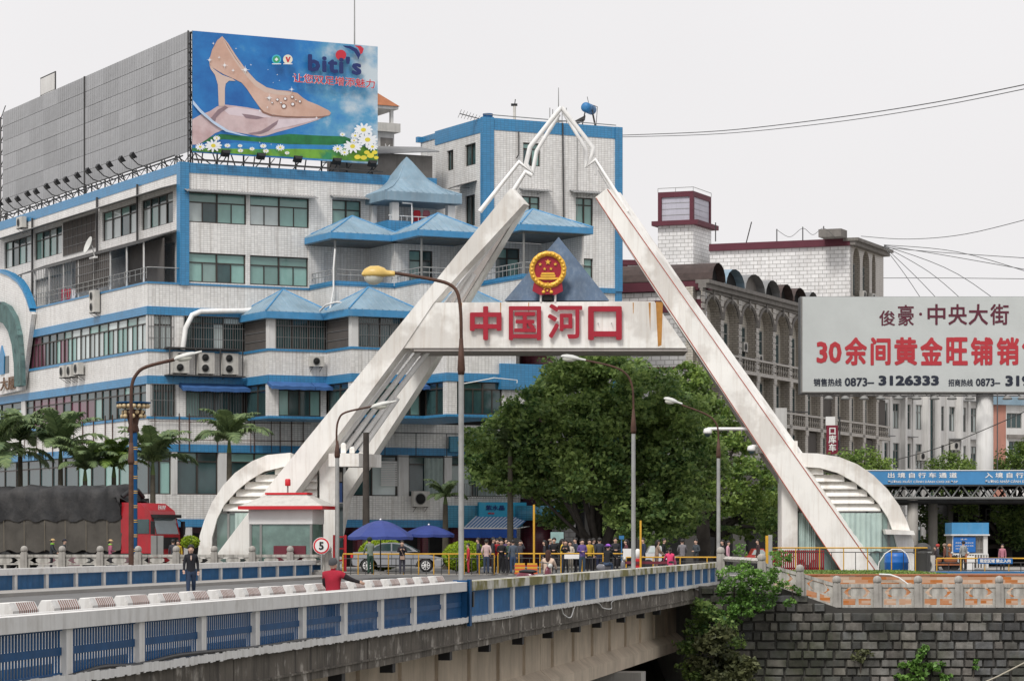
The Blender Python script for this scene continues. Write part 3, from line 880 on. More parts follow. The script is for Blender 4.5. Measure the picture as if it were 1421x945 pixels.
def aircon(loc, rz, label, fans=1, w_=.85, h=.62, group='air conditioning units on the blue and white building'):
    """outdoor unit: front faces local -y"""
    t = thing('air_conditioner', loc, label, 'air conditioner', group, rz)
    d = .34
    mb = MB(); mb.box(-w_/2, w_/2, 0, d, 0, h); mb.build('casing', M['acwhite'], t, True)
    for k in range(fans):
        zc = h*(k+.5)/fans; r = min(w_, h/fans)*.38
        mb = MB(Matrix.Translation((-w_*.08, -.004, zc)) @ Matrix.Rotation(rad(90), 4, 'X'))
        mb.lathe((0,0,0), [(r,-.01),(r,.03),(r*.9,.035),(r*.88,.0)], 20); mb.build('fan_guard', M['framelt'], t, True)
        mb = MB(Matrix.Translation((-w_*.08, -.012, zc)) @ Matrix.Rotation(rad(90), 4, 'X')); mb.lathe((0,0,0), [(r*.87,-.004),(r*.87,.006)], 20); mb.build('fan', M['dark'], t, True)
    mb = MB()
    for x in (-w_*.35, w_*.35):
        mb.box(x-.02, x+.02, -.05, d+.25, -.05, -.01); mb.tube([(x,0,-.03),(x,d+.25,-.4)], .015, 5)
    mb.build('bracket', M['steel'], t, True)
    return t

def hip_roof(F, a, b, y0, y1, z, h, parent, over=.45, fas=.42, m='roofblue', m2='roofblue2', flare=0.0, peak=None):
    """pyramid roof of sheet metal with ribs over plan a..b, y0..y1 (y0 is the outer face)"""
    a -= over; b += over; y0 -= over
    cx, cy = (a+b)/2, (y0+y1)/2
    if peak: cx, cy = peak
    mb = MB(F.M); cs = [(a,y0),(b,y0),(b,y1),(a,y1)]
    mb.box(a, b, y0, y1, z-fas, z-fas+.03)
    for i in range(4):
        p, q = cs[i], cs[(i+1)%4]
        mb.quad((*p, z-fas),(*q, z-fas),(*q, z),(*p, z), 1)
    fl = .35 if flare else 0
    for i in range(4):
        p, q = cs[i], cs[(i+1)%4]
        if flare:
            lv = [(0,0),(.35,.16),(.62,.40),(.9,.86),(1,1)]
        else: lv = [(0,0),(1,1)]
        for (t0,h0),(t1,h1) in zip(lv, lv[1:]):
            L = lambda c, t: c[0]+(cx-c[0])*t*.97, 
            g = lambda c, t, hh: (c[0]+(cx-c[0])*t*.97, c[1]+(cy-c[1])*t*.97, z+h*hh)
            mb.quad(g(p,t0,h0), g(q,t0,h0), g(q,t1,h1), g(p,t1,h1))
            n = max(3, int(math.dist(p, q)/.42))
            for k in range(1, n):
                u = k/n; e = (p[0]+(q[0]-p[0])*u, p[1]+(q[1]-p[1])*u)
                tm = min(t1, 1-abs(2*u-1)*0 if False else t1)
                lim = 2*min(u, 1-u)
                ta, tb = t0, min(t1, 1)
                # ribs run straight up the slope: keep them inside the triangle
                if ta >= lim: continue
                tb2 = min(tb, lim); f_ = (tb2-t0)/(t1-t0)
                mid = ((p[0]+q[0])/2, (p[1]+q[1])/2)
                def up(t_, hh):
                    return (e[0]+(cx-mid[0])*t_, e[1]+(cy-mid[1])*t_, z+h*hh+.015)
                mb.bar(up(t0,h0), up(tb2, h0+(h1-h0)*f_), .05)
    rf = mb.build('roof', [M[m], M[m2]], parent)
    mb = MB(F.M)
    for p in cs:
        pts = [(p[0]+(cx-p[0])*t, p[1]+(cy-p[1])*t, z+h*hh+.03) for t, hh in (lv if flare else [(0,0),(1,1)])]
        mb.tube(pts, .05, 6)
    mb.build('ridge_cap', M[m2 if not flare else m], rf)
    return rf

def corr_awning(F, a, b, z, parent, proj=.7, drop=.22, m='corr', y=0.0):
    mb = MB(F.M); n = max(6, int((b-a)/.09)); vs = []
    for i in range(n+1):
        x = a+(b-a)*i/n; o = .018*(1 if i%2 else -1)
        vs += [(x,y,z+o),(x,y-proj,z-drop+o),(x,y,z+o-.01),(x,y-proj,z-drop+o-.01)]
    fs = []
    for i in range(n):
        k = 4*i; fs += [(k,k+1,k+5,k+4),(k+2,k+6,k+7,k+3)]
    mb.add(vs, fs)
    for i in range(int((b-a)/1.2)+1):
        x = min(b-.03, a+.05+i*1.2); mb.bar((x,y,z-.35),(x,y-proj*.9,z-drop-.03), .02)
    return mb.build('awning', M[m], parent)

def canvas_awning(F, a, b, z, parent, proj=.9, drop=.45, val=.25, y=0.0, mats=('awning','awning')):
    mb = MB(F.M); n = 12
    for i in range(n):
        x0 = a+(b-a)*i/n; x1 = a+(b-a)*(i+1)/n; s_ = .02*math.sin(i*1.9); s2 = .02*math.sin((i+1)*1.9)
        mb.quad((x0,y,z),(x0,y-proj,z-drop+s_),(x1,y-proj,z-drop+s2),(x1,y,z), i%2)
        mb.quad((x0,y-proj,z-drop+s_),(x0,y-proj,z-drop-val+s_),(x1,y-proj,z-drop-val+s2),(x1,y-proj,z-drop+s2), 1)
    mb.add([(a,y,z),(a,y-proj,z-drop),(a,y-proj,z-drop-val),(a,y,z-val)], [(0,1,2,3)], 1)
    mb.add([(b,y,z),(b,y-proj,z-drop),(b,y-proj,z-drop-val),(b,y,z-val)], [(3,2,1,0)], 1)
    return mb.build('awning', [M[mats[0]], M[mats[1]]], parent)

# ================================================================== BLUE AND WHITE BUILDING
uA = math.atan2(.4568, .8896)
A_ = Vector((-19.47, 170.0))
u_ = Vector((math.cos(uA), math.sin(uA))); n_ = Vector((math.sin(uA), -math.cos(uA))); v_ = -n_
F1 = Fr(A_.x, A_.y, uA)                        # upper front face
L1 = Fr(A_.x, A_.y, uA-math.pi/2)              # upper left face: s negative to the left
B_ = A_ - u_*2.15
FB = Fr(B_.x, B_.y, uA)
LB = Fr(B_.x, B_.y, uA-math.pi/2)              # lower left face
bd = thing('tiled_building', (A_.x, A_.y, 0), 'large white tiled building with blue bands, hipped balcony roofs and a rooftop hoarding', 'building')
Z = lambda yy, x=262: F1.z(x, yy)
zR, zR2 = Z(226), Z(240)
g_ = .15
# ---- upper front wall (two storeys), left of the stepped bays
sT = F1.s(604)
sE = F1.s(606)
def op(F, x0, x1, ya, yb, xr=None):
    """opening from photograph columns and rows (rows measured at column x0)"""
    return (F.s(x0), F.s(x1), F.z(x0, yb), F.z(x0, ya))
wins5 = [op(F1,261,342,266,308), op(F1,347,429,270,310), op(F1,461,501,277,318)]
wins4 = [op(F1,261,341,350,391), op(F1,347,428,352,393)]
ops = [list(o) for o in wins5+wins4]
for o in ops[:2]: o[2], o[3] = wins5[0][2], wins5[0][3]
for o in ops[3:]: o[2], o[3] = wins4[0][2], wins4[0][3]
ops[0][0] = ops[3][0] = .42
z4 = Z(395)
wall(F1, .3, sE, z4, zR2, ops, bd, M['tile'])
band(F1, .3, sE, zR2, zR, bd, M['bluetile'], .03)
window(F1, *ops[0], bd, 2, odd={1:'glasspale'}); window(F1, *ops[1], bd, 2); window(F1, *ops[2], bd, 2, sub=1)
window(F1, *ops[3], bd, 2); window(F1, *ops[4], bd, 2)
corr_awning(F1, .1, F1.s(436), Z(262), bd); corr_awning(F1, F1.s(458), F1.s(508), F1.z(480,272), bd)
# corner pilaster
mb = MB(F1.M); mb.box(-.16, .42, -.12, .46, z4-.05, zR+.02); mb.build('corner_pilaster', M['bluetile'], bd)
# ---- upper left wall
LS = -36.0
lz5t, lz5b = L1.z(240,270), L1.z(240,312)
lops = []
for x0, x1 in ((196,240),(142,190),(48,86),(6,43),(-60,-10)):
    lops.append((L1.s(x0), L1.s(x1), lz5b+.15, lz5t+.2))
lat = (L1.s(88), L1.s(133), lz5b-.1, lz5t+.3)
wall(L1, LS, -.3, L1.z(240,330), zR2, lops+[lat], bd, M['tile'])
band(L1, LS, -.46, zR2, zR, bd, M['bluetile'], .03)
for o in lops: window(L1, *o, bd, 4, trans=.3, sub=1, glass=['glass','glasspale','glassdark'])
o = lat; place(unit(M['darkmesh']), 'lattice_screen', bd, L1.M @ Matrix.Translation(((o[0]+o[1])/2, .05, (o[2]+o[3])/2)) @ SM(o[1]-o[0], .08, o[3]-o[2]))
grille(L1, o[0], o[1], o[2], o[3], bd, -.02, .9, 5)
mb = MB(L1.M)
for a, b in ((lops[0][0]-.6, -.5), (lops[1][0]-.5, lops[1][1]+.4), (lat[0]-1.2, lat[1]+.3), (lops[3][0]-1, lops[2][1]+.8)):
    z_ = lz5t+.55; mb.add([(a,0,z_),(b,0,z_),(b,-1.1,z_-.3),(a,-1.1,z_-.3),(a,0,z_-.04),(b,0,z_-.04),(b,-1.1,z_-.34),(a,-1.1,z_-.34)], [(0,3,2,1),(4,5,6,7),(3,7,6,2),(0,4,7,3),(1,2,6,5)])
mb.build('window_hood', M['corr'], bd)
# piers and downpipes on the left face
mb = MB(L1.M)
for x in (137, 193, 47): s = L1.s(x); mb.tube([(s,-.12,Z(390)),(s,-.12,zR2+.1)], .07, 6)
mb.build('downpipe', M['steel'], bd)
# ---- loggia storey on the left face, behind the terrace parapet
zt = Z(393)                                     # terrace level
wall(L1, LS, -.3, zt-.3, L1.z(240,330), [(L1.s(100),-1.2,zt+.1,zt+2.5),(L1.s(45), L1.s(98), zt+.1, zt+2.4)], bd, M['tile'], depth=.5)
window(L1, L1.s(100), -1.2, zt+.1, zt+2.5, bd, 6, sub=1, glass=['glassdark','glassdark','glass'], y=.4)
window(L1, L1.s(45), L1.s(98), zt+.1, zt+2.4, bd, 5, sub=1, glass=['glassdark','glasspale'], y=.4)
mb = MB(LB.M); za = zt+2.95                      # lean-to roof over the terrace
sB0, sB1 = LB.s(20), -.6
mb.add([(sB0,0,za-.55),(sB1,0,za-.55),(sB1,2.1,za+.25),(sB0,2.1,za+.25),(sB0,0,za-.6),(sB1,0,za-.6),(sB1,2.1,za+.2),(sB0,2.1,za+.2)], [(0,1,2,3),(7,6,5,4),(0,4,5,1),(1,5,6,2),(0,3,7,4)])
mb.build('terrace_roof', M['steel'], bd)
mb = MB(LB.M)
zpt = zt+.25
for i in range(9):
    s = sB0+1+(sB1-sB0-1.4)*i/8; mb.box(s-.04, s+.04, .1, .18, zt, za-.55)
mb.build('terrace_post', M['stonewhite'], bd)['kind'] = 'stuff'
mb = MB(LB.M); mb.box(LB.s(152), -.5, 1.2, 1.25, zt+.05, za-.3); mb.build('mesh_screen', M['darkmesh'], bd)
s_a, s_b = LB.s(103), LB.s(150)
mb = MB(LB.M); mb.box(s_a, s_b, .12, .16, zt+.3, za-.5); mb.build('mesh_screen', M['darkmesh'], bd)
grille(LB, s_a, s_b, zt+.3, za-.5, bd, .08, .35, 5)
grille(LB, LB.s(45), LB.s(97), zt+.15, za-.5, bd, .1, .5, 2, 'framelt')
mb = MB(LB.M)
for z_ in (zt+.55, zt+.85): mb.tube([(sB0+1.5,.05,z_),(-.2,.05,z_)], .02, 6)
for i in range(26):
    s = sB0+1.6+(-.3-sB0-1.6)*i/25; mb.tube([(s,.05,zt+.2),(s,.05,zt+.85)], .02, 5)
mb.tube([(-.2,.05,zt+.85),(-.05,.2,zt+.85),(-.05,2.0,zt+.85)], .03, 6)
mb.build('terrace_railing', M['polegrey'], bd)
# ---- lower front polyline, stepping towards the street
def steps(F, xs, pr):
    """plan points: wall to xs[0], out by pr to xs[1] (computed), on to xs[2] ..."""
    pts = [F.o.xy.copy()]; cur = F.o.xy.copy(); off = 0.0
    fr = Fr(cur.x, cur.y, uA)
    for i, x in enumerate(xs):
        if i % 2 == 0:
            s = fr.s(x); cur = fr.pt(s, 0, 0).xy; pts.append(cur.copy())
        else:
            # move outward until the column is reached
            q = (x-CX)/K
            t = (q*cur.y-cur.x)/(n_.x-q*n_.y); cur = cur+n_*t; pts.append(cur.copy()); fr = Fr(cur.x, cur.y, uA)
    return pts
low = steps(FB, (339,373,453,488,588,620,716), 3)
FRS = []
for p, q in zip(low, low[1:]):
    d = q-p; FRS.append((Fr(p.x, p.y, math.atan2(d.y, d.x)), d.length))
back = F1.pt(30, 14, 0).xy
def zone(pts, z0, z1, m, name, out=0.0, back_in=9.0, left=True):
    """closed storey block whose outline follows the stepped front"""
    o_ = [Vector(p) for p in pts]
    if out:
        q = []
        for i, p in enumerate(o_):
            if i == 0: dv = -u_+n_
            else:
                d1 = (o_[i]-o_[i-1]).normalized(); r1 = Vector((d1.y,-d1.x))
                d2 = (o_[i+1]-o_[i]).normalized() if i < len(o_)-1 else d1; r2 = Vector((d2.y,-d2.x))
                m1 = r1+r2; dv = m1/(m1.dot(r1)) if m1.length > .2 else r1
            q.append(p+dv*out)
        o_ = q
    lastp = o_[-1]
    far = lastp + v_*12; lb = o_[0]+v_*36
    poly = [tuple(p) for p in o_]+[tuple(far), tuple(lb+u_*12), tuple(lb)]
    mb = MB(); mb.prism(poly, z0, z1); return mb.build(name, m, bd)
zl = dict(a=Z(395.5), b=Z(427), c=Z(438.5), d=Z(486), e=Z(489.5), f=Z(522.5), g=Z(534), h=Z(578.5), i=Z(582.5), j=Z(616.5), k=Z(627), l=Z(686), m=Z(720), n=Z(731))
up4 = steps(F1, (430,464,548,584,668,726,812), 3)
lowA = [low[0]] + up4[1:]
zone(lowA, zl['b'], zl['a'], M['tile'], 'spandrel')
zone(lowA, zl['a'], zt, M['bluetile'], 'band', .05)
zone(lowA[:2]+[lowA[2]], zl['c'], zl['b'], M['bluetile'], 'band', .05)
zone(low, zl['e'], zl['d'], M['bluetile'], 'band', .05)
zone(low, zl['f'], zl['e'], M['tile'], 'spandrel')
zone(low, zl['g'], zl['f'], M['bluetile'], 'band', .05)
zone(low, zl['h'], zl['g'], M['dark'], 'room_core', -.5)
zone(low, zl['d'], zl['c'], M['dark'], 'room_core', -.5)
zone(low, zl['h']-.15, zl['h'], M['bluetile'], 'band', .05)
flat = [low[0], FB.pt(24.0, 0, 0).xy]
zone(flat, zl['j'], zl['h']-.152, M['tile'], 'spandrel')
zone(flat, zl['k'], zl['j'], M['bluetile'], 'band', .05)
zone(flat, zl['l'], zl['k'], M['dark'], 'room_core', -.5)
zone(flat, zl['m'], zl['l'], M['tile'], 'spandrel')
zone(flat, zl['n'], zl['m'], M['bluetile'], 'band', .05)
zone(flat, .0, zl['n'], M['maroontile'], 'ground_floor_wall', -.9)
# ---- L3 storey infill: windows, grilles, screens segment by segment
h0, h1 = zl['d'], zl['c']
def strip(F, a, b, kind, z0=None, z1=None, cols=4, **k):
    z0 = h0 if z0 is None else z0; z1 = h1 if z1 is None else z1
    if kind == 'win': return window(F, a, b, z0, z1, bd, cols, y=.12, **k)
    if kind == 'pier':
        mb = MB(F.M); mb.box(a, b, 0, .5, z0, z1); return mb.build('pier', M['tile'], bd)
    if kind == 'mesh':
        mb = MB(F.M); mb.box(a, b, .03, .08, z0, z1); o = mb.build('mesh_screen', M['darkmesh'], bd)
        mb = MB(F.M)
        for z_ in (z0+.5,(z0+z1)/2,z1-.4): mb.box(a, b, .0, .03, z_-.015, z_+.015)
        mb.build('screen_rail', M['bars'], o); return o
(f0, l0), (f1, l1), (f2, l2), (f3, l3), (f4, l4), (f5, l5), (f6, l6) = FRS
s = f0.s
strip(f0, .05, s(241)-.1, 'win', cols=2, sub=2, trans=.28, glass='glasspale'); grille(f0, .05, s(241), h0, h1, bd, -.03, .16, 4)
strip(f0, s(241)-.1, s(255), 'pier')
strip(f0, s(255), l0-.03, 'win', cols=3, sub=2, trans=.2, glass=['glassdark','glassdark','glasspale']); grille(f0, s(255), l0, h0, h1, bd, -.1, .15, 4)
for k, (F, L_) in enumerate(((f1,l1),(f3,l3),(f5,l5))): strip(F, .05, L_-.05, 'mesh')
for k, (F, L_) in enumerate(((f2,l2),(f4,l4),(f6,l6))):
    mb = MB(F.M); mb.box(-.02, .42, -.02, .4, h0, h1); mb.build('corner_pier', M['stonewhite'], bd)
    strip(F, .45, L_-.05, 'win', cols=3, sub=2, glass='glassdark'); grille(F, .45, L_-.02, h0, h1, bd, -.04, .15, 4)
# left face L3 long ribbon window
a0 = LB.s(36)
window(LB, a0, LB.s(98), h0, h1, bd, 6, sub=2, trans=.25, glass=['glassmaroon','glassmaroon','glassdark','glass'], y=.12)
window(LB, LB.s(98), -.25, h0, h1, bd, 8, sub=2, trans=.25, glass=['glasspale','glass','glasspale'], y=.12)
mb = MB(LB.M); mb.box(-.25, .0, 0, .4, h0, h1); mb.build('corner_pier', M['stonewhite'], bd)
window(LB, LS, a0-1.2, h0, h1, bd, 3, sub=2, glass='glassdark', y=.12)
# ---- L2 storey
h0b, h1b = zl['h'], zl['g']
Z2 = dict(z0=h0b, z1=h1b)
s = f0.s
strip(f0, .2, s(243), 'win', cols=2, sub=2, trans=.2, glass='glassdark', **Z2); grille(f0, .2, s(243), h0b, h1b, bd, -.05, .16, 3)
strip(f0, s(243), s(258), 'pier', **Z2)
strip(f0, s(258), l0-.02, 'win', cols=2, sub=2, trans=.2, glass=['glass','glassdark','glassdark'], **Z2); grille(f0, s(258), l0, h0b, h1b, bd, -.05, .17, 2)
strip(f1, .05, l1-.05, 'win', cols=2, sub=1, trans=.2, glass='glassdark', **Z2)
strip(f2, 0, .62, 'pier', **Z2); strip(f2, .62, l2-.35, 'win', cols=2, sub=2, trans=.2, glass=['glass','glassdark'], **Z2); strip(f2, l2-.35, l2, 'pier', **Z2)
strip(f3, .05, l3-.05, 'win', cols=2, sub=1, trans=.2, glass='glassdark', **Z2)
strip(f4, 0, .5, 'pier', **Z2); strip(f4, .5, l4-.2, 'win', cols=3, sub=2, trans=.2, glass=['glass','glassdark'], **Z2)
strip(f5, .05, l5-.05, 'win', cols=2, sub=1, trans=.2, glass=['glass','glassdark'], **Z2)
strip(f6, 0, .65, 'pier', **Z2); strip(f6, 1.1, l6-.9, 'win', cols=2, sub=2, trans=.22, glass=['glassdark'], **Z2); strip(f6, l6-.9, l6+.6, 'pier', **Z2)
strip(f6, .65, 1.1, 'win', cols=1, sub=1, trans=0, glass='glassdark', **Z2)
a0 = LB.s(35)
window(LB, a0, LB.s(130), h0b, h1b, bd, 9, sub=1, trans=.25, glass=['glassmaroon','glassdark','glassmaroon'], y=.12)
window(LB, LB.s(130), -.15, h0b, h1b, bd, 7, sub=1, trans=.25, glass=['glassdark','glass','glassdark'], y=.12)
window(LB, LS, a0-.8, h0b, h1b, bd, 5, sub=1, trans=.25, glass=['glassdark','glass'], y=.12)
mb = MB(LB.M); mb.box(-.15, .02, -.02, .3, h0b, h1b); mb.box(a0-.8, a0, -.02, .3, h0b, h1b); mb.build('corner_pier', M['stonewhite'], bd)
zc = zl['g']+.12
canvas_awning(f0, s(248), s(352)-.4, zc, bd, .75, .3, .22); canvas_awning(f2, -.1, f2.s(430), zc, bd, .75, .3, .2); canvas_awning(f2, f2.s(431), l2+1.6, zc, bd, .75, .3, .2)
canvas_awning(f4, l4-1.6, l4+.1, zc, bd, .7, .3, .2)
# ---- lower storey behind the palms
FBs = FB.s
h0c, h1c = zl['l'], zl['k']
Z1 = dict(z0=h0c, z1=h1c)
segs = [(.1,FBs(238),'w'),(FBs(238),FBs(246),'p'),(FBs(246),FBs(303),'w'),(FBs(303),FBs(316),'p'),(FBs(316),FBs(392),'w'),(FBs(392),FBs(402),'p'),(FBs(402),FBs(470),'w'),(FBs(470),FBs(480),'p'),
        (FBs(482),FBs(552),'w2'),(FBs(553),FBs(567),'p'),(FBs(568),FBs(617),'w2'),(FBs(617),FBs(627),'p'),(FBs(627),FBs(715),'w2'),(FBs(715),FBs(735),'p')]
for a, b, kd in segs:
    if kd == 'p':
        mb = MB(FB.M); mb.box(a, b, -.02, .5, h0c, h1c); mb.build('pier', M['stonewhite'], bd)
    else:
        window(FB, a, b, h0c, h1c, bd, max(2, int((b-a)/1.2)), sub=1, trans=.22, glass=['glassdark','glassdark','glassdark','glass'] if kd == 'w' else ['glassdark','glasspale','glassdark'], y=.2)
window(LB, LS, -.3, h0c, h1c, bd, 14, sub=1, trans=.22, glass=['glassdark','glassdark','glassdark','glass'], y=.2)
# hanging curtains, slatted blind
gcur = mat('grey_curtain', (.30,.36,.34), .9, .2, 2)
for xa, xb in ((590,616),(664,690)):
    mb = MB(FB.M); a, b = FBs(xa), FBs(xb); N_ = 16; vs = []
    for i in range(N_+1):
        x = a+(b-a)*i/N_; vs += [(x,.1+.05*math.sin(i*1.6),h0c+.05),(x,.1+.05*math.sin(i*1.6),h1c-.15)]
    mb.add(vs, [(2*i,2*i+2,2*i+3,2*i+1) for i in range(N_)], 0, True); mb.build('curtain', gcur, bd)
mb = MB(FB.M); a, b = FBs(529), FBs(552); z_ = FB.z(540,640)
for i in range(14): mb.box(a, b, .02, .06, z_-1.5+i*.11, z_-1.5+i*.11+.07)
mb.build('blind', M['white'], bd)
grille(FB, FBs(486), FBs(740), zl['k']-.1, zl['j']+.9, bd, -.5, 1.8, 2, 'steel', .02)
grille(FB, FBs(628), FBs(735), h0c-.1, h0c+.8, bd, -.35, .16, 2, 'framelt', .014)
# conduit pipes hanging on the white band
mb = MB(FB.M)
for x in (214,248,262,301,322,347,352,376,388,404,420): 
    if R.random() < .85: s = FBs(x); mb.tube([(s,-.09,zl['j']-.4),(s,-.09,zl['h']+.2)], R.choice((.018,.028,.035)), 5)
for z_ in (zl['j']+.25, zl['h']-.3): mb.tube([(.1,-.1,z_),(FBs(430),-.1,z_+.05)], .022, 5)
mb.build('conduit', M['polerust'], bd)
mb = MB(LB.M)
for i in range(12): s = -1.5-i*1.9-R.random(); mb.tube([(s,-.09,zl['j']-.3),(s,-.09,zl['h']+.3)], R.choice((.02,.03,.04)), 5)
mb.build('conduit', M['polerust'], bd)['kind'] = 'stuff'
# ---- shopfronts at street level
FS = Fr(*FB.pt(0, 1.2, 0).xy, uA)
cols_ = [FBs(x) for x in (215,262,310,360,412,470,500,540,590,632)]
for i, x in enumerate(cols_):
    mb = MB(FB.M); mb.box(x-.2, x+.2, -.03, .3, 0, zl['n']-.002); mb.build('shop_column', M['maroontile'] if x > FBs(480) else M['stonewhite'], bd)
for a, b in zip(cols_, cols_[1:]):
    mb = MB(FB.M); mb.box(a+.2, b-.2, .7, .8, .0, 2.3); o = mb.build('shopfront_opening', M['dark'], bd)
# ---- round entrance drum
dc = FB.pt(FBs(742), -.2, 0); R_ = 1.05
dr = [(R_,0),(R_,zl['m']-.9)]
for nm, r_, za_, zb_, m_ in (('drum_column', 1.0, 0, FB.z(742,722), 'maroontile'), ('drum_band', 1.75, FB.z(742,722), FB.z(742,702), 'cyantile'), ('drum_column', 1.0, FB.z(742,702), Z(535), 'maroontile'),
                             ('drum_band', 1.9, F1.z(262,532)-.3, F1.z(262,505), 'bluetile'), ('drum_column', 1.05, Z(505), Z(476), 'maroontile')):
    mb = MB(); mb.lathe((dc.x, dc.y, 0), [(r_, za_), (r_, zb_)], 28, smooth=True); mb.build(nm, M[m_], bd)
band(f6, l6-1.1, l6+2.2, zl['g']-.4, Z(508), bd, M['bluetile'], .25)
mb = MB(FB.M); mb.box(FBs(622), FBs(705), -.3, -.05, zl['j']-.2, zl['j']+.75); mb.build('fascia_board', M['cyantile'], bd)
mb = MB(FB.M); mb.box(FBs(618), FBs(735), -.35, -.06, zl['n']+.0, zl['l']-.55); mb.build('fascia_board', M['cyantile'], bd)

# ---- L4 veranda bays, stepping out above the lower storeys
up4 = steps(F1, (430,464,548,584,668,726,812), 3)
def fr_of(p, q): d = q-p; return Fr(p.x, p.y, math.atan2(d.y, d.x)), d.length
z4b, z4t = zt, Z(346)
pts = up4
def zone4(z0, z1, m, name, out=0.0, pts=up4):
    o_ = [Vector(p) for p in pts]; q = []
    for i, p in enumerate(o_):
        d1 = (o_[i]-o_[i-1]).normalized() if i else (o_[1]-o_[0]).normalized(); r1 = Vector((d1.y,-d1.x))
        d2 = (o_[i+1]-o_[i]).normalized() if i < len(o_)-1 else d1; r2 = Vector((d2.y,-d2.x))
        m1 = r1+r2; q.append(p+m1/(m1.dot(r1))*out)
    far = q[-1]+v_*9
    poly = [tuple(p) for p in q]+[tuple(far), tuple(q[0]+v_*9)]
    mb = MB(); mb.prism(poly, z0, z1); return mb.build(name, m, bd)
up4b = up4[1:]
zone4(z4b-.02, z4b+.17, M['bluetile'], 'band', .07, up4[1:])
bays4 = [(1,2,3),(3,4,5),(5,6,7)]
zc4 = z4b+2.55
for (i0, i1, i2), pkx in zip(bays4, (488, 612, 747)):
    base, fl, frp = up4[i0], up4[i1], up4[i2]
    Ff, Lf = fr_of(fl, frp); Fs, Ls = fr_of(base, fl)
    # deep recess: back wall with window, low parapet, corner posts
    bw_ = Fr(*(Ff.pt(0, Ls-.1, 0).xy), uA)
    wall(bw_, -.1, Lf+.1, z4b, zc4, [(.9, Lf*.62, z4b+.35, z4b+2.2)], bd, M['tile'])
    window(bw_, .9, Lf*.62, z4b+.35, z4b+2.2, bd, 2, sub=1, glass=['glassdark','glass'])
    for z_ in (z4b+.55, z4b+.85):
        mb = MB(); mb.tube([Fs.pt(0,.1,z_), Fs.pt(Ls-.1,.1,z_), Ff.pt(.1,.1,z_), Ff.pt(Lf,.1,z_)], .03, 6); rl_ = mb.build('veranda_railing', M['polegrey'], bd)
    mb = MB()
    for k in range(int(Lf/.5)+1): p_ = Ff.pt(min(Lf-.05,k*.5+.1), .1, 0); mb.tube([(p_.x,p_.y,z4b+.17),(p_.x,p_.y,z4b+.85)], .018, 5)
    for k in range(int(Ls/.5)+1): p_ = Fs.pt(min(Ls-.05,k*.5+.1), .1, 0); mb.tube([(p_.x,p_.y,z4b+.17),(p_.x,p_.y,z4b+.85)], .018, 5)
    mb.build('veranda_bars', M['polegrey'], bd)['kind'] = 'stuff'
    mb = MB(Ff.M); mb.box(.03,.12,.03,.12,z4b+.17,zc4); mb.build('veranda_post', M['framelt'], bd)
    mb = MB(Ff.M); mb.box(.05, Lf-.05, .05, Ls-.2, zc4-.0, zc4+.1); mb.build('veranda_ceiling', M['greypier'], bd)
    hip_roof(Ff, 0, Lf, 0, Ls+.4, zc4+.45, 1.25, bd, over=.35, fas=.38)
    mb = MB(Ff.M); mb.box(Lf-.12, Lf+.0, .16, Ls, z4b+.17, zc4); mb.build('side_wall', M['tile'], bd)
# ---- L3 hipped roofs
for (i1, i2, pr, w_) in ((2,3,l1,l2),(4,5,l3,4.1),(6,7,l5,4.2)):
    Ff = fr_of(low[i1], low[i2])[0]
    hip_roof(Ff, 0, w_, 0, pr+1.0, zl['c']+.12, 1.5, bd, over=.32, fas=.42)
# ---- L5 pavilion with flared roof
pt5 = steps(F1, (513,538,632), 2)
Ff, Lf = fr_of(pt5[2], pt5[3]); Fs, Ls = fr_of(pt5[1], pt5[2])
z5 = F1.z(540,339); z5t = F1.z(540,288)
mb = MB(Ff.M); mb.box(0, Lf, 0, .25, z5-.1, z5+1.15); mb.box(0,.25,.25,Ls+.3,z5-.1,z5+1.15); mb.box(0,Lf,.25,Ls+.3,z5-.25,z5-.1); mb.build('balcony_parapet', M['bluetile'], bd)
mb = MB(Ff.M); mb.box(.3, .75, .0, .4, z5+1.15, z5t); mb.box(Lf-.5, Lf, .0, .4, z5+1.15, z5t); mb.box(.0,.3,Ls-.4,Ls,z5+1.15,z5t); mb.build('pavilion_column', M['stonewhite'], bd)
mb = MB(Ff.M); mb.tube([(.1,.1,z5+1.45),(Lf,.1,z5+1.45)], .03, 6)
for k in range(12): mb.tube([(.2+k*Lf/12,.1,z5+1.15),(.2+k*Lf/12,.1,z5+1.45)], .015, 5)
mb.build('balcony_railing', M['tubewhite'], bd)
bw_ = Fr(*(Ff.pt(0, Ls+.2, 0).xy), uA)
wall(bw_, 0, Lf, z5, z5t, [(1.2,2.6,z5+1.0,z5t-.3),(3.0,4.0,z5+.2,z5t-.3)], bd, M['bluetile'], depth=.2)
window(bw_, 1.2,2.6,z5+1.0,z5t-.3, bd, 2, sub=1, glass='glassdark'); window(bw_, 3.0,4.0,z5+.2,z5t-.3, bd, 1, sub=1, glass='glassdark')
hip_roof(Ff, 0, Lf, 0, Ls+1.6, z5t+.62, 2.35, bd, over=.3, fas=.55, m='roofblue', m2='roofblue', flare=1, peak=(Lf*.47, (Ls+1.1)/2))
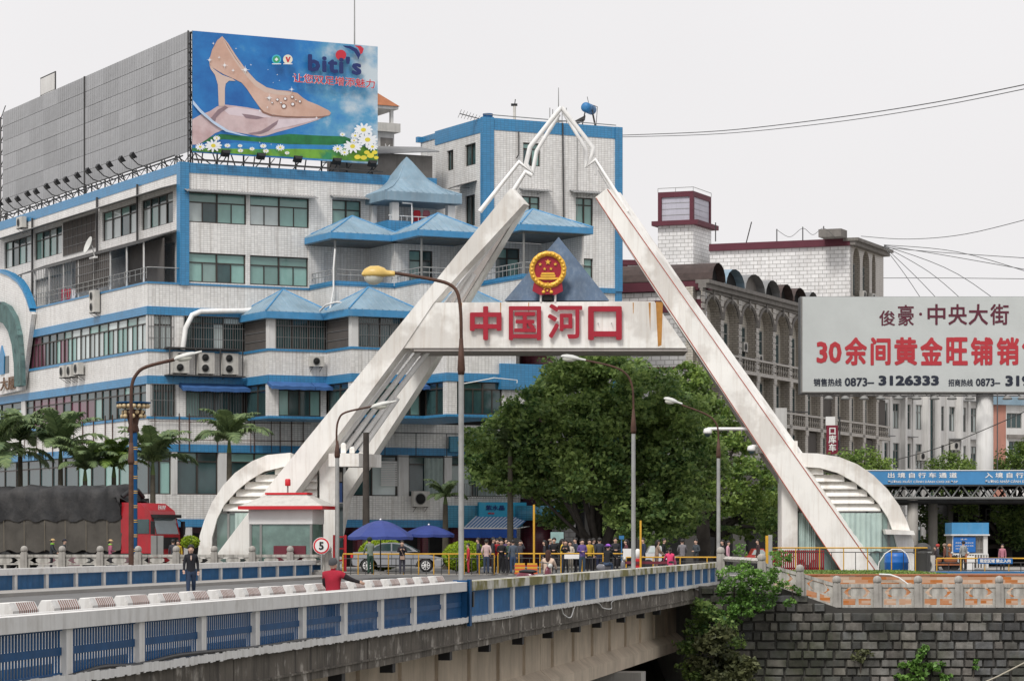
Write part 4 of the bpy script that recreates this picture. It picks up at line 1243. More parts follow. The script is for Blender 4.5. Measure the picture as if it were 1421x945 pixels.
# ---- tower
Tp = P(672, 750, 176).xy
TF = Fr(Tp.x, Tp.y, uA); TL = Fr(Tp.x, Tp.y, uA-math.pi/2)
tw = TF.s(863); zT, zTb = TF.z(672,163), TF.z(690,181)
tops = [op(TF,726,750,198,230), op(TF,724,749,272,311), op(TF,799,823,274,315), op(TF,688,712,352,374), op(TF,724,745,354,402), op(TF,799,823,358,400)]
wall(TF, .62, tw-.5, z4b-2, zTb, tops, bd, M['tile'])
for o in tops: window(TF, *o, bd, 2, sub=1, trans=.25)
band(TF, .62, tw-.5, zTb, zT, bd, M['bluetile'], .03)
mb = MB(TF.M); mb.box(-.12, .62, -.1, .3, z4b-.2, zT+.03); mb.build('corner_pilaster', M['bluetile'], bd)
mb = MB(TF.M); mb.box(tw-.5, tw, -.1, .3, TF.z(863,405), zT); mb.box(tw-.5, tw, -.02, .3, .2, TF.z(863,405)); mb.build('corner_pilaster', M['bluetile'], bd)
mb = MB(TF.M); mb.box(TF.s(788), tw-.5, -.1, .25, TF.z(820,406), TF.z(820,399)); mb.build('band', M['bluetile'], bd)
tl = TL.s(604)
tlo = [op(TL,620,629,210,238), op(TL,645,660,202,232), op(TL,645,659,273,316)]
wall(TL, tl, -.3, z5-3, TL.z(672,183), tlo, bd, M['tile'])
band(TL, tl, -.3, TL.z(672,183), TL.z(672,163), bd, M['bluetile'], .03)
for o in tlo: window(TL, *o, bd, 2, sub=1, trans=0, glass='glassdark')
corr_awning(TF, TF.s(720), TF.s(761), TF.z(740,262), bd, .75); corr_awning(TF, TF.s(790), TF.s(838), TF.z(810,265), bd, .75); corr_awning(TL, tlo[2][0]-.6, tlo[2][1]+.3, tlo[2][3]+.8, bd, .9, .3, 'steel')
mb = MB(TF.M); mb.box(.35, tw-.02, .31, 9.8, z4b-2.2, zT-.35); mb.box(1, tw-.02, 7.5, 9.8, .1, z4b-2.2); mb.build('tower_core', M['tile'], bd)
mb = MB(TF.M); mb.box(tw-.3, tw-.001, .3, 9.8, zT-.35, zT); mb.box(0,tw-.3,9.5,9.8,zT-.35,zT); mb.box(.3,.6,.3,9.5,zT-.35,zT); mb.build('roof_parapet', M['bluetile'], bd)
mb = MB(TF.M); mb.tube([(TF.s(780),-.08,zT),(TF.s(780)+.1,-.08,TF.z(780,350))], .05, 6); mb.tube([(TF.s(719),-.08,zTb),(TF.s(719),-.08,TF.z(719,215)),(TF.s(716),-.08,TF.z(716,220))], .04, 6); mb.build('downpipe', M['steel'], bd)
mb = MB(TF.M); mb.tube([(TF.s(800),-.08,zTb),(TF.s(800),-.08,TF.z(800,300))], .02, 6)
for x in (668,806): pass
mb.tube([(.2,.4,zT+.25),(tw-.2,.4,zT+.18)], .03, 6); mb.build('conduit', M['framelt'], bd)
# building core volumes closing the mass
mb = MB(F1.M); mb.box(.3, sE+.0, .6, 3.6, z4-2, zR-.5); mb.box(.3, 9, 3.6, 34, z4-2, zR-.5); mb.build('building_core', M['tile'], bd)
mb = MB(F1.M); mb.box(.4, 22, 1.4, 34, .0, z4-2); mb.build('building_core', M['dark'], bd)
# white drain pipes
def pipe(F, l, r, lab=None, y=-.15, m='tubewhite'):
    mb = MB(F.M); mb.tube([(F.s(x), y, F.z(x, yy)) for x, yy in l], r, 8); mb.build('drain_pipe', M[m], bd)
pipe(f0, [(251,486),(255,456),(264,438),(276,433),(335,432),(352,431)], .16, y=-.3)
F4a = fr_of(up4[2], up4[3])[0]
pipe(F4a, [(463,346),(461,372),(461,402),(456,430)], .055, y=-.2)
pipe(f3, [(457,432),(465,424),(480,420),(486,420)], .06, y=-.6)
pipe(Ff, [(557,282),(570,283),(571,330)], .055, y=-.12)
pipe(F4a, [(560,392),(551,396),(551,412)], .06, y=-.3)
pipe(f6, [(632,534),(655,530),(680,525),(712,528),(712,532)], .03, y=-.5)

# ---- air conditioners on the building
for k, (x, yb_, w_, h_) in enumerate(((248,518,1.0,1.25),(283,519,1.0,1.25),(316,520,1.0,1.25))):
    p = f0.pt(f0.s(x), -.45, f0.z(x, yb_)); aircon(p, uA, 'tall twin-fan air conditioner on the dark shelf, %s of three' % ('left one','middle one','right one')[k], 2, w_, h_)
mb = MB(f0.M); mb.box(f0.s(228), l0-.2, -.75, .0, zl['f']+.0, zl['f']+.07); mb.box(f0.s(228), f0.s(330), -.6, 0, zl['d']+.05, zl['d']+.13); 
for x in (230,266,300,331): mb.box(f0.s(x)-.03, f0.s(x)+.03, -.7, -.64, zl['f'], zl['d']+.05)
mb.build('unit_shelf', M['steel'], bd)
p = f2.pt(f2.s(437), -.4, f2.z(437,509)); aircon(p, uA, 'single small air conditioner on the white wall under the barred balcony', 1, .85, .6)
p = FB.pt(FBs(581), -.45, FB.z(581,703)); aircon(p, uA, 'air conditioner on the white wall above the umbrellas', 1, 1.1, .95)
for k, (x, yy) in enumerate(((96,524),(106,523),(116,520))):
    p = LB.pt(LB.s(x), -.5, LB.z(x, yy)); aircon(p, uA-math.pi/2, 'small cream air conditioner in the cluster of three on the left face, %s one' % ('outer','middle','inner')[k], 1, .9, .75)
p = LB.pt(LB.s(137), -.45, LB.z(137,434)); aircon(p, uA-math.pi/2, 'tall twin-fan air conditioner hung on the terrace parapet of the left face', 2, 1.0, 1.35)
p = L1.pt(L1.s(36), -.5, L1.z(36,317)); aircon(p, uA-math.pi/2, 'cream air conditioner high on the left face under the blue roof band', 1, 1.2, .75)
# satellite dish
t = thing('satellite_dish', LB.pt(LB.s(134), -.5, LB.z(134,352)), 'pale satellite dish on the edge of the terrace roof', 'dish')
mb = MB(LB.M @ Matrix.Translation((LB.s(134), -.5, LB.z(134,341))) @ Matrix.Rotation(rad(70), 4, 'X')); mb.lathe((0,0,0), [(.02,-.1),(.3,-.06),(.5,.03),(.55,.08),(.53,.08),(.3,-.03),(.02,-.07)], 18); mb.build('reflector', M['lampwhite'], t)
mb = MB(LB.M); s = LB.s(134); z_ = LB.z(134,341); mb.tube([(s,-.3,z_),(s,-.1,z_-.75)], .04, 6); mb.box(s-.5,s+.5,-.3,-.1,z_-.8,z_-.7); mb.build('bracket', M['tubewhite'], t)
# laundry on the terrace and the pavilion balcony
cols_l = [(.35,.02,.06),(.30,.02,.05),(.65,.62,.62)]
def garment(F, x, z, y, col, label, w_=.5, h_=.75):
    t = MB(F.M); N_ = 5; vs = []
    for i in range(N_+1):
        for j, (dz, k_) in enumerate(((0,.8),(-.15,1),(-h_*.6,.9),(-h_,.95))):
            vs.append((x+(i/N_-.5)*w_*k_, y+.05*math.sin(i*1.5+j), z+dz))
    t.add(vs, [(4*i+j,4*i+j+1,4*i+j+5,4*i+j+4) for i in range(N_) for j in range(3)], 0, True)
    t.build('garment', mat('cloth', col, .9, .2, 3), **{'label': label, 'cat': 'laundry', 'group': 'washing hung out to dry on the balconies'})
for k, (x, col, lab) in enumerate(((80,(.35,.02,.07),'dark red garment drying on the terrace, left one'),(87,(.4,.04,.06),'red garment drying on the terrace beside the white one'),(94,(.65,.63,.64),'white garment drying on the terrace'))):
    garment(LB, LB.s(x), LB.z(x, 401), .35, col, lab, 1.0, .8)
for k, (x, col, lab) in enumerate(((584,(.45,.03,.04),'bright red garment hanging in the rooftop pavilion, left one'),(597,(.30,.10,.12),'dull pink garment hanging in the rooftop pavilion'))):
    garment(Ff, Ff.s(x), Ff.z(x, 291), .5, col, lab, .5, .7)

# ---- arched gable on the far left of the facade
LG = Fr(*LB.pt(0, -.35, 0).xy, uA-math.pi/2)
def ga(x, y): return (LG.s(x), LG.z(x, y))
gb = [ga(44,436), ga(40,424), ga(34,405), ga(26,390), ga(14,381), ga(0,376), ga(-20,379), ga(-45,395), ga(-60,420), ga(-62,548), ga(0,548), ga(30,541)]
mb = MB(LG.M); q = gb
ar = sum(q[i][0]*q[(i+1)%len(q)][1]-q[(i+1)%len(q)][0]*q[i][1] for i in range(len(q)))
mb.slab(q if ar > 0 else q[::-1], 0, .3); mb.build('gable', M['tile'], bd)
top = [ga(43,428), ga(38,412), ga(32,398), ga(25,388), ga(13,379), ga(0,374), ga(-20,377), ga(-45,393)]
mb = MB(LG.M)
for (a, b), (c, d) in zip(top, top[1:]): mb.add([(a,-.1,b),(c,-.1,d),(c,.4,d),(a,.4,b),(a,-.1,b-.2),(c,-.1,d-.2),(c,.4,d-.2),(a,.4,b-.2)], [(0,1,2,3),(4,7,6,5),(0,4,5,1),(3,2,6,7)])
mb.build('gable_coping', M['bluetile'], bd)
ou = [(36,535),(35,500),(32,465),(26,440),(17,425),(6,419),(-8,419),(-25,430),(-45,460)]
inn = [(27,537),(26,505),(23,478),(18,460),(11,449),(2,445),(-8,446),(-22,455),(-38,480)]
ring = [ga(*p) for p in ou]+[ga(*p) for p in inn[::-1]]
mb = MB(LG.M); ar = sum(ring[i][0]*ring[(i+1)%len(ring)][1]-ring[(i+1)%len(ring)][0]*ring[i][1] for i in range(len(ring)))
mb.slab(ring if ar > 0 else ring[::-1], -.35, -.001); mb.build('arch_surround', mat('verdigris_arch_panel', (.09,.16,.155), .8, .25, 1.2, streak=.5, col2=(.05,.09,.09), mix2=(.55,.65), sc2=2), bd)
for x0, x1, y0, y1 in ((7,11,494,518),(-14,-8,498,522)):
    a, b = ga(x0, y1), ga(x1, y0); mb = MB(LG.M); mb.box(a[0], b[0]+.25, -.03, .05, a[1], b[1]); mb.build('slit_window', M['glassdark'], bd)
a, b = ga(1, 520), ga(6, 483); mb = MB(LG.M); mb.slab([(a[0],a[1]),(b[0]+.1,a[1]),(b[0]+.2,b[1]-.5),((a[0]+b[0])/2,b[1]+.2),(a[0]-.1,b[1]-.5)], -.08, -.001); mb.build('blue_ornament', M['bluetile'], bd)
me = text_mesh('大厦', 1, mat('brown_metal_letters', (.16,.09,.05), .6, .3), .03, .01); a, b = ga(3, 547), ga(24, 521); fit_text(me, LG.M, a[0], b[0], a[1]+.2, b[1], -.12, 'lettering', bd)

# ---- blue canopy shop sign with striped awning
t = thing('shop_sign', FB.pt(FBs(694), -.6, FB.z(694,717)), 'turquoise shop sign with dark characters over the striped awning', 'sign')
FBs = lambda x: FB.s(x, -.63)
a, b = FBs(665), FBs(737); z0_, z1_ = FB.z(700,717), FB.z(700,697)
mb = MB(FB.M); mb.box(a, b, -.62, -.4, z0_, z1_); mb.build('sign_board', mat('turquoise_sign', (.03,.33,.52), .5, .1, .5, col2=(.35,.50,.30), mix2=(.5,.66), sc2=.35), t)
navy = mat('navy_lettering', (.01,.03,.16), .5, 0)
me = text_mesh('紫水晶', 1, navy, .01, .02); fit_text(me, FB.M, FBs(674), FBs(700), FB.z(700,708), FB.z(700,701), -.64, 'lettering', t)
me = text_mesh('美容', 1, M['redpaint'], .01, .02); fit_text(me, FB.M, FBs(677), FBs(686), FB.z(700,713.5), FB.z(700,711), -.64, 'lettering', t)
me = text_mesh('培训', 1, navy, .01, .02); fit_text(me, FB.M, FBs(705), FBs(712), FB.z(700,716.5), FB.z(700,710), -.64, 'lettering', t)
t = thing('striped_awning', FB.pt(FBs(690), -1, FB.z(690,745)), 'blue and white striped shop awning with plain blue valance', 'awning')
mb = MB(FB.M); n = 30; a, b = FB.s(660,-.5), FB.s(738,-.5); z1_ = FB.z(700,716,-.5); z0_ = FB.z(690,733,-2.6); zv = FB.z(690,746,-2.6)
ax, bx = FB.s(642,-2.6), FB.s(717,-2.6)
for i in range(n):
    t0, t1 = i/n, (i+1)/n
    mb.quad((a+(b-a)*t0,-.5,z1_),(ax+(bx-ax)*t0,-2.6,z0_),(ax+(bx-ax)*t1,-2.6,z0_),(a+(b-a)*t1,-.5,z1_), i%2)
mb.build('canvas', [mat('pale_awning_stripe', (.5,.55,.62), .8, .1), mat('mid_blue_awning_stripe', (.06,.16,.36), .8, .1)], t)
mb = MB(FB.M); N_ = 24
for i in range(N_):
    x0_ = ax+(bx-ax)*i/N_; x1_ = ax+(bx-ax)*(i+1)/N_; d0 = .06*math.sin(i*.9); d1 = .06*math.sin((i+1)*.9)
    mb.quad((x0_,-2.6+d0*.3,z0_),(x0_,-2.62+d0,zv),(x1_,-2.62+d1,zv),(x1_,-2.6+d1*.3,z0_))
mb.build('valance', mat('royal_blue_canvas', (.02,.085,.38), .8, .12), t)
mb = MB(FB.M); mb.box(ax, bx, -2.63, -2.58, z0_-.03, z0_+.05); mb.tube([(bx,-2.6,z0_),(b,-.5,z1_-.6)], .03, 6); mb.build('frame_rail', M['white'], t)
# ---- further wing closing the block beyond the drum (in the shade of the trees)
t = thing('street_building', (14, 190, 0), 'shadowy low building glimpsed below the big tree crowns', 'building')
DB = Fr(4.5, 178, .05)
dk = mat('shade_dark_render', (.09,.085,.08), .9, .2, 1)  # render darkened so the tree shade sits in the colour
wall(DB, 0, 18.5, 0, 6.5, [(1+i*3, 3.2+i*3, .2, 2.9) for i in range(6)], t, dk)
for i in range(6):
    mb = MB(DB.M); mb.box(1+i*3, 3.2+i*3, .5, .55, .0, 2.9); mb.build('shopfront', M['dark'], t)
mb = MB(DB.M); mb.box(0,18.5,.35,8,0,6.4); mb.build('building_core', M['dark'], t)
# ================================================================== ROOFTOP HOARDINGS
C0 = P(264, 750, 170.6).xy
LH = Fr(C0.x, C0.y, uA-math.pi/2); FH = Fr(C0.x, C0.y, uA)
hd = thing('grey_hoarding', LH.pt(-15, 0, zR), 'long blank grey sheet-metal hoarding on the roof edge, receding to the left', 'billboard')
z0h, z1h = LH.z(262, 211), LH.z(262, 43)
sL = LH.s(4)
ncol = 12; nrow = 7
sheet = None
for i in range(ncol):
    a = sL+(0.0-.15-sL)*i/ncol; b = sL+(-.15-sL)*(i+1)/ncol
    for j in range(nrow):
        za, zb2 = z0h+(z1h-z0h)*j/nrow, z0h+(z1h-z0h)*(j+1)/nrow
        if sheet is None:
            mb = MB(); n = 14
            for q in range(n):
                mb.box(q/n, (q+.5)/n, -.012 if q % 2 else -.03, .01, 0, 1)
                mb.box((q+.5)/n, (q+1)/n, -.012, .01, 0, 1)
            sheet = mb.mesh('hoarding_sheet', mat('dull_grey_sheet', (.34,.342,.35), .6, .2, .5, streak=.6, rand=.10, streakcol=(.27,.27,.27)))
        place(sheet, 'hoarding_sheet', hd, LH.M @ Matrix.Translation((a+.01, R.uniform(-.01,.01), za+.015)) @ SM(b-a-.02, 1, zb2-za-.03))
mb = MB(LH.M); mb.box(sL+.05, -.2, .02, .04, z0h+.05, z1h-.05); mb.build('backing_sheet', M['steel'], hd)
mb = MB(LH.M)
for x in (118,): s = LH.s(x); mb.box(s-.07, s+.07, -.08, .1, z0h-1.5, z1h)
mb.build('seam_post', M['steel'], hd)
mb = MB(LH.M)
for k in range(15):
    s = sL+(-sL-.4)*k/14; mb.bar((s,.3,zR-.6),(s,.3,z1h-.2),.07); mb.bar((s,.3,z1h-1),(s,3.2,zR-.4),.06); mb.bar((s,.1,z0h+.2),(s,1.6,zR),.05)
for j in range(8): z_ = z0h+.1+(z1h-z0h-.2)*j/7; mb.box(sL, -.1, .08, .14, z_-.04, z_+.04)
for k in range(14): s = sL+(-sL-.4)*k/14; s2 = sL+(-sL-.4)*(k+1)/14; mb.bar((s,.2,zR-.4),(s2,.2,z0h),.04); mb.bar((s,.2,z0h),(s2,.2,zR-.4),.04)
mb.build('steel_frame', M['steel'], hd)
t = thing('signboard_box', LH.pt(LH.s(62), .3, z1h), 'small pale board standing on top of the grey hoarding', 'sign')
mb = MB(LH.M); a, b = LH.s(52), LH.s(72); mb.box(a+.05, b-.05, .2, .3, z1h+.15, z1h+1.25); mb.build('panel', M['stonewhite'], t)
mb = MB(LH.M)
for s in (a, b): mb.bar((s,.25,z1h-.2),(s,.25,z1h+1.35),.07)
mb.bar((a,.25,z1h+1.32),(b,.25,z1h+1.32),.06); mb.build('frame', M['steel'], t)
# second hoarding beginning at the left border
t = thing('far_hoarding', LH.pt(sL-6, 0, zR), 'next dark hoarding with open steel edge at the far left border', 'billboard')
mb = MB(LH.M); mb.box(sL-14, sL-1.6, 0, .1, zR+.1, zR+6); mb.build('sheeting', M['panelgrey'], t)
mb = MB(LH.M)
for s in (sL-.35, sL-1.5): mb.bar((s,.3,zR-.6),(s,.3,z1h-.1),.08)
for k in range(10): z_ = zR+k*.85; mb.bar((sL-1.5,.3,z_),(sL-.35,.3,z_+.8),.05); mb.bar((sL-1.5,.3,z_),(sL-.35,.3,z_),.05)
mb.build('steel_frame', M['steel'], t)

def spot(F, s, y, z, label, group, flip=1, reach=1.0, up=.35):
    t = thing('billboard_floodlight', F.pt(s, y, z), label, 'floodlight', group)
    mb = MB(F.M); mb.tube([(s, y, z-.25),(s, y-reach*.6, z-.1),(s, y-reach, z+up-.1)], .035, 5); mb.build('arm', M['steel'], t)
    mb = MB(F.M @ Matrix.Translation((s, y-reach, z+up)) @ Matrix.Rotation(rad(38), 4, 'X'))
    mb.add([(-.2,-.05,-.13),(.2,-.05,-.13),(.2,-.05,.15),(-.2,-.05,.15),(-.29,.16,-.2),(.29,.16,-.2),(.29,.16,.23),(-.29,.16,.23)], [(0,1,2,3),(7,6,5,4),(0,4,5,1),(1,5,6,2),(2,6,7,3),(3,7,4,0)])
    mb.build('housing', M['black'], t); return t
lx = [(8,290),(22,286),(34,282),(47,280),(61,273),(73,270),(88,263),(102,257),(115,254),(131,248),(146,242),(161,237),(176,233),(193,226),(209,221)]
for k, (x, y) in enumerate(lx):
    spot(LH, LH.s(x), -.2, LH.z(x, y+3)-.15, 'black floodlight on the arm below the grey hoarding, %s one from the left' % ordw(k), 'floodlights under the grey hoarding', reach=1.0)
mb = MB(LH.M); mb.bar((sL,-.25,LH.z(8,296)-.3),(-.6,-.25,LH.z(215,228)-.15),.07); mb.bar((sL,-.75,LH.z(8,296)-.3),(-.6,-.75,LH.z(215,228)-.15),.05)
for k in range(40): s = sL+k*(-sL-.6)/40; s2 = s+(-sL-.6)/40; mb.bar((s,-.25,z0h-.4),(s2,-.75,z0h-.4),.035)
mb.build('lamp_rail', M['steel'], hd)

# advertising billboard with a shoe
ad = thing('shoe_billboard', FH.pt(6, 0, zR), 'large blue billboard with a beige high-heeled shoe held on an open hand', 'billboard')
sa, sb_ = FH.s(267), FH.s(523)
def adp(cx, cy):
    x = 240+cx/3.5; return (FH.s(x), FH.z(x, 30+cy/3.5))
z0a, z1a = FH.z(267,212), FH.z(267,43.5)
# printed background: blue sky with clouds towards the right
m_ = bpy.data.materials.new('printed_sky'); m_.use_nodes = True
t_ = m_.node_tree; N = t_.nodes; L = t_.links; b_ = N['Principled BSDF']; b_.inputs['Roughness'].default_value = .45
uvn = N.new('ShaderNodeTexCoord'); sp_ = N.new('ShaderNodeSeparateXYZ'); L.new(uvn.outputs['UV'], sp_.inputs[0])
mpv = N.new('ShaderNodeMapping'); mpv.inputs['Scale'].default_value = (4.5, 3.2, 1); L.new(uvn.outputs['UV'], mpv.inputs['Vector'])
nz_ = N.new('ShaderNodeTexNoise'); nz_.inputs['Scale'].default_value = 1.1; nz_.inputs['Detail'].default_value = 7; nz_.inputs['Roughness'].default_value = .62; L.new(mpv.outputs[0], nz_.inputs['Vector'])
r1 = N.new('ShaderNodeMapRange'); r1.inputs[1].default_value = .40; r1.inputs[2].default_value = .95; L.new(sp_.outputs['X'], r1.inputs[0])
ad1 = N.new('ShaderNodeMath'); ad1.operation = 'MULTIPLY_ADD'; ad1.inputs[1].default_value = .42; L.new(r1.outputs[0], ad1.inputs[0]); L.new(nz_.outputs['Fac'], ad1.inputs[2])
cr = N.new('ShaderNodeValToRGB'); e = cr.color_ramp.elements
e[0].position = .35; e[0].color = (.008,.105,.36,1); e[1].position = 1.0; e[1].color = (.55,.62,.66,1)
x_ = cr.color_ramp.elements.new(.62); x_.color = (.018,.19,.50,1); x_ = cr.color_ramp.elements.new(.80); x_.color = (.10,.32,.52,1)
L.new(ad1.outputs[0], cr.inputs[0]); L.new(cr.outputs[0], b_.inputs['Base Color'])
me = bpy.data.meshes.new('printed_sheet')
vs = [FH.pt(sa,-.12,z0a), FH.pt(sb_,-.12,z0a), FH.pt(sb_,-.12,z1a), FH.pt(sa,-.12,z1a), FH.pt(sa,.0,z0a), FH.pt(sb_,.0,z0a), FH.pt(sb_,.0,z1a), FH.pt(sa,.0,z1a)]
me.from_pydata(vs, [], [(0,1,2,3),(7,6,5,4),(0,4,5,1),(1,5,6,2),(2,6,7,3),(3,7,4,0)]); me.materials.append(m_)
uv = me.uv_layers.new(name='UVMap')
for li, c_ in zip(range(4), ((0,0),(1,0),(1,1),(0,1))): uv.data[li].uv = c_
link(me, 'printed_sheet', ad)
lay = [.12]
def ink(pts, m_, name='print', raw=False):
    lay[0] += .002
    q = [adp(*p) for p in pts]
    if sum(q[i][0]*q[(i+1)%len(q)][1]-q[(i+1)%len(q)][0]*q[i][1] for i in range(len(q))) < 0: q = q[::-1]
    mb = MB(FH.M); mb.add([(a,-lay[0],b) for a, b in q], [tuple(range(len(q)))]); return mb.build(name, m_, ad)
def ell(cx, cy, rx, ry, n=20, rot=0): return [(cx+rx*math.cos(2*math.pi*i/n)*math.cos(rot)-ry*math.sin(2*math.pi*i/n)*math.sin(rot), cy+rx*math.cos(2*math.pi*i/n)*math.sin(rot)+ry*math.sin(2*math.pi*i/n)*math.cos(rot)) for i in range(n)]
pm = lambda n, c, v=.1, **k: mat(n, c, .5, v, 1.5, **k)
Igreen = pm('printed_dark_meadow', (.02,.16,.05), .4); Imead = pm('printed_meadow', (.16,.36,.04), .3, col2=(.03,.22,.10), sc2=1.2); Iblue2 = pm('printed_lake', (.03,.22,.50), .2)
Iskin = pm('printed_skin', (.60,.46,.46), .12, col2=(.50,.34,.34), sc2=.8); Iskin2 = pm('printed_skin_shadow', (.26,.18,.20), .2); Iskin3 = pm('printed_pale_skin', (.68,.57,.60), .1)
Ishoe = pm('printed_beige_shoe', (.56,.35,.27), .08, col2=(.64,.44,.36), sc2=.6); Ishoe2 = pm('printed_shoe_lining', (.62,.47,.40), .05); Ishoe3 = pm('printed_shoe_shadow', (.27,.14,.10), .1)
Iwhite = pm('printed_white', (.82,.83,.84), .02); Iyel = pm('printed_yellow', (.75,.62,.06), .1); Inavy = pm('printed_navy', (.015,.03,.14), .02); Ired = pm('printed_red', (.55,.03,.05), .02)
ink([(90,590),(230,548),(420,566),(560,548),(700,556),(830,560),(900,590),(760,602),(560,598),(400,586),(240,574),(90,600)], Igreen, 'printed_meadow')
ink([(90,612),(300,590),(520,600),(760,603),(900,640),(760,640),(400,632),(90,622)], Iblue2, 'printed_lake')
ink([(90,632),(90,616),(220,618),(420,622),(600,620),(760,624),(880,612),(989,600),(989,685)], Imead, 'printed_meadow')
# wrist, palm and fingers
ink([(90,478),(130,455),(175,438),(210,415),(250,406),(300,412),(360,420),(420,432),(470,448),(540,462),(610,466),(690,462),(735,462),(700,480),(640,500),(560,524),(500,540),(455,555),(420,560),(380,553),(330,545),(280,536),(235,530),(200,545),(160,575),(120,600),(90,600)], Iskin, 'printed_hand')
ink([(235,425),(300,418),(370,428),(430,440),(490,455),(470,468),(400,468),(330,462),(270,455)], Iskin3, 'printed_palm')
ink([(330,450),(370,455),(410,462),(440,470),(400,478),(350,472)], Iskin2, 'printed_palm_shadow')
ink([(360,545),(420,535),(450,518),(480,498),(510,480),(520,484),(490,510),(460,535),(425,548),(380,552)], Iskin2, 'printed_palm_shadow')
ink([(510,476),(600,474),(690,466),(700,476),(630,496),(560,512),(520,520),(480,530),(500,505)], Iskin3, 'printed_finger')
ink([(180,470),(215,430),(250,412),(265,420),(230,445),(205,470),(200,500)], Iskin2, 'printed_palm_shadow')
# shoe: heel, sole, upper, lining, toe
ink([(172,212),(200,238),(235,262),(285,280),(300,292),(268,290),(252,305),(248,330),(248,408),(240,414),(218,412),(216,360),(214,310),(200,262),(180,235)], Ishoe2, 'printed_heel')
ink([(235,74),(210,95),(186,140),(175,180),(173,210),(185,225),(240,258),(300,285),(330,300),(355,330),(385,375),(410,410),(435,438),(470,452),(520,460),(600,464),(700,464),(755,458),(763,447),(752,434),(700,408),(650,388),(625,372),(600,350),(560,340),(500,335),(450,322),(400,290),(350,235),(300,165),(265,110)], Ishoe, 'printed_shoe')
ink([(238,78),(262,115),(310,185),(360,250),(410,300),(455,326),(510,340),(575,348),(560,362),(500,358),(440,345),(395,315),(340,255),(290,185),(255,125)], Ishoe2, 'printed_shoe_lining')
ink([(240,84),(262,125),(300,185),(345,245),(330,225),(290,165),(262,118)], Ishoe3, 'printed_shoe_shadow')
ink([(410,412),(440,442),(480,456),(560,463),(640,466),(720,464),(755,458),(720,469),(640,471),(560,469),(470,461),(430,446)], Ishoe3, 'printed_sole')
for (x, y, r) in ((535,415,14),(578,405,11),(541,379,10),(503,383,9),(575,370,9),(612,392,8),(460,374,8),(477,398,6),(592,384,5),(520,398,6)): 
    ink(ell(x, y, r, r, 12), Ishoe3, 'printed_jewel'); ink(ell(x-1, y-1, r*.62, r*.62, 10), Iwhite, 'printed_jewel')
def spark(x, y, r):
    pts = []
    for i in range(16):
        a = math.pi*2*i/16; q = r if i % 4 == 0 else (r*.55 if i % 2 == 0 else r*.22); pts.append((x+q*math.cos(a), y+q*math.sin(a)))
    ink(pts, Iwhite, 'printed_sparkle')
for s_ in ((172,190,16),(245,216,18),(286,241,12),(345,238,24),(218,178,9),(190,110,9),(461,374,20),(570,333,16),(300,135,6),(452,420,8),(372,214,6),(415,436,9),(232,525,9),(690,470,9),(500,262,5),(455,238,4),(480,300,4),(510,290,4),(415,590,5),(470,600,5),(320,610,5)): spark(*s_)
ink([(90,385),(130,432),(190,485),(260,530),(330,552),(364,560),(325,556),(250,538),(185,496),(125,445),(90,405)], pm('printed_light_trail', (.5,.62,.78), .1), 'printed_light_trail')
def daisy(x, y, r, c=Iwhite, sq=.62):
    lay[0] += .006; mb = MB(FH.M)
    for k in range(11):
        a = 2*math.pi*k/11+x; q = [adp(*p) for p in ell(x+math.cos(a)*r*.6, y+math.sin(a)*r*.6*sq, r*.42, r*.15, 8, math.atan2(math.sin(a)*sq, math.cos(a)))]
        mb.add([(u, -lay[0]-.0004*k, v) for u, v in q], [tuple(range(8))[::-1]])
    mb.add([(u, -lay[0]-.0055, v) for u, v in [adp(*p) for p in ell(x, y, r*.28, r*.22, 10)]], [tuple(range(10))[::-1]], 1)
    mb.build('printed_daisy', [c, Iyel], ad)
for d in ((189,606,42),(205,570,18),(125,612,24),(257,606,15),(318,607,12),(320,630,14),(430,608,16),(443,632,15),(512,616,22),(375,622,13),(545,642,12),(915,530,46),(875,558,22),(935,578,50),(862,610,46),(790,622,26),(958,612,28),(822,640,22),(868,582,18),(812,553,14)): daisy(*d)
for d in ((885,662,16),(915,665,16),(948,655,18),(968,640,14),(930,640,14),(975,665,12)): ink(ell(d[0], d[1], d[2], d[2]*.7, 10), Iyel, 'printed_yellow_flower')
ink(ell(804,168,26,25,24), Ired, 'printed_logo_dot')
ink([(812,122),(850,124),(880,138),(900,165),(888,190),(884,178),(868,152),(845,138),(826,132)], Inavy, 'printed_logo_swoosh')
ink([(868,122),(900,124),(915,138),(908,160),(898,165),(893,145),(885,132)], Ired, 'printed_logo_swoosh')
def adtext(body, x0, x1, y0, y1, m_, bold, shear_=0.0, space=1.0):
    lay[0] += .012; me = text_mesh(body, 1, m_, .002, bold, 0.0, space=space); a = adp(x0, y1); b = (adp(x1, y0)[0], adp(x0, y0)[1])
    fit_text(me, FH.M, a[0], b[0], a[1], b[1], -lay[0], 'lettering', ad)
adtext('biti\'s', 643, 903, 160, 247, Inavy, .04, space=1.12)
adtext('让您双足增添魅力', 569, 969, 255, 301, Iwhite, .03); adtext('让您双足增添魅力', 571, 967, 256, 300, Ired, .008)
for x, c1, c2 in ((490,(.05,.35,.16),(.06,.45,.6)),(545,(.75,.5,.08),(.8,.75,.6))):
    ink(ell(x,190,23,23,20), pm('printed_badge', c2, .05), 'printed_badge'); 
    if x == 490: ink(ell(x,190,17,17,18), pm('printed_badge_green', c1, .05), 'printed_badge'); ink(ell(x,190,9,9,4), Iwhite, 'printed_badge')
    else: ink([(533,178),(542,178),(546,192),(551,178),(559,178),(549,204),(542,204)], Ired, 'printed_badge_letter')
    ink([(x-22,210),(x+22,210),(x+22,214),(x-22,214)], Iwhite, 'printed_badge_line')
mb = MB(FH.M)
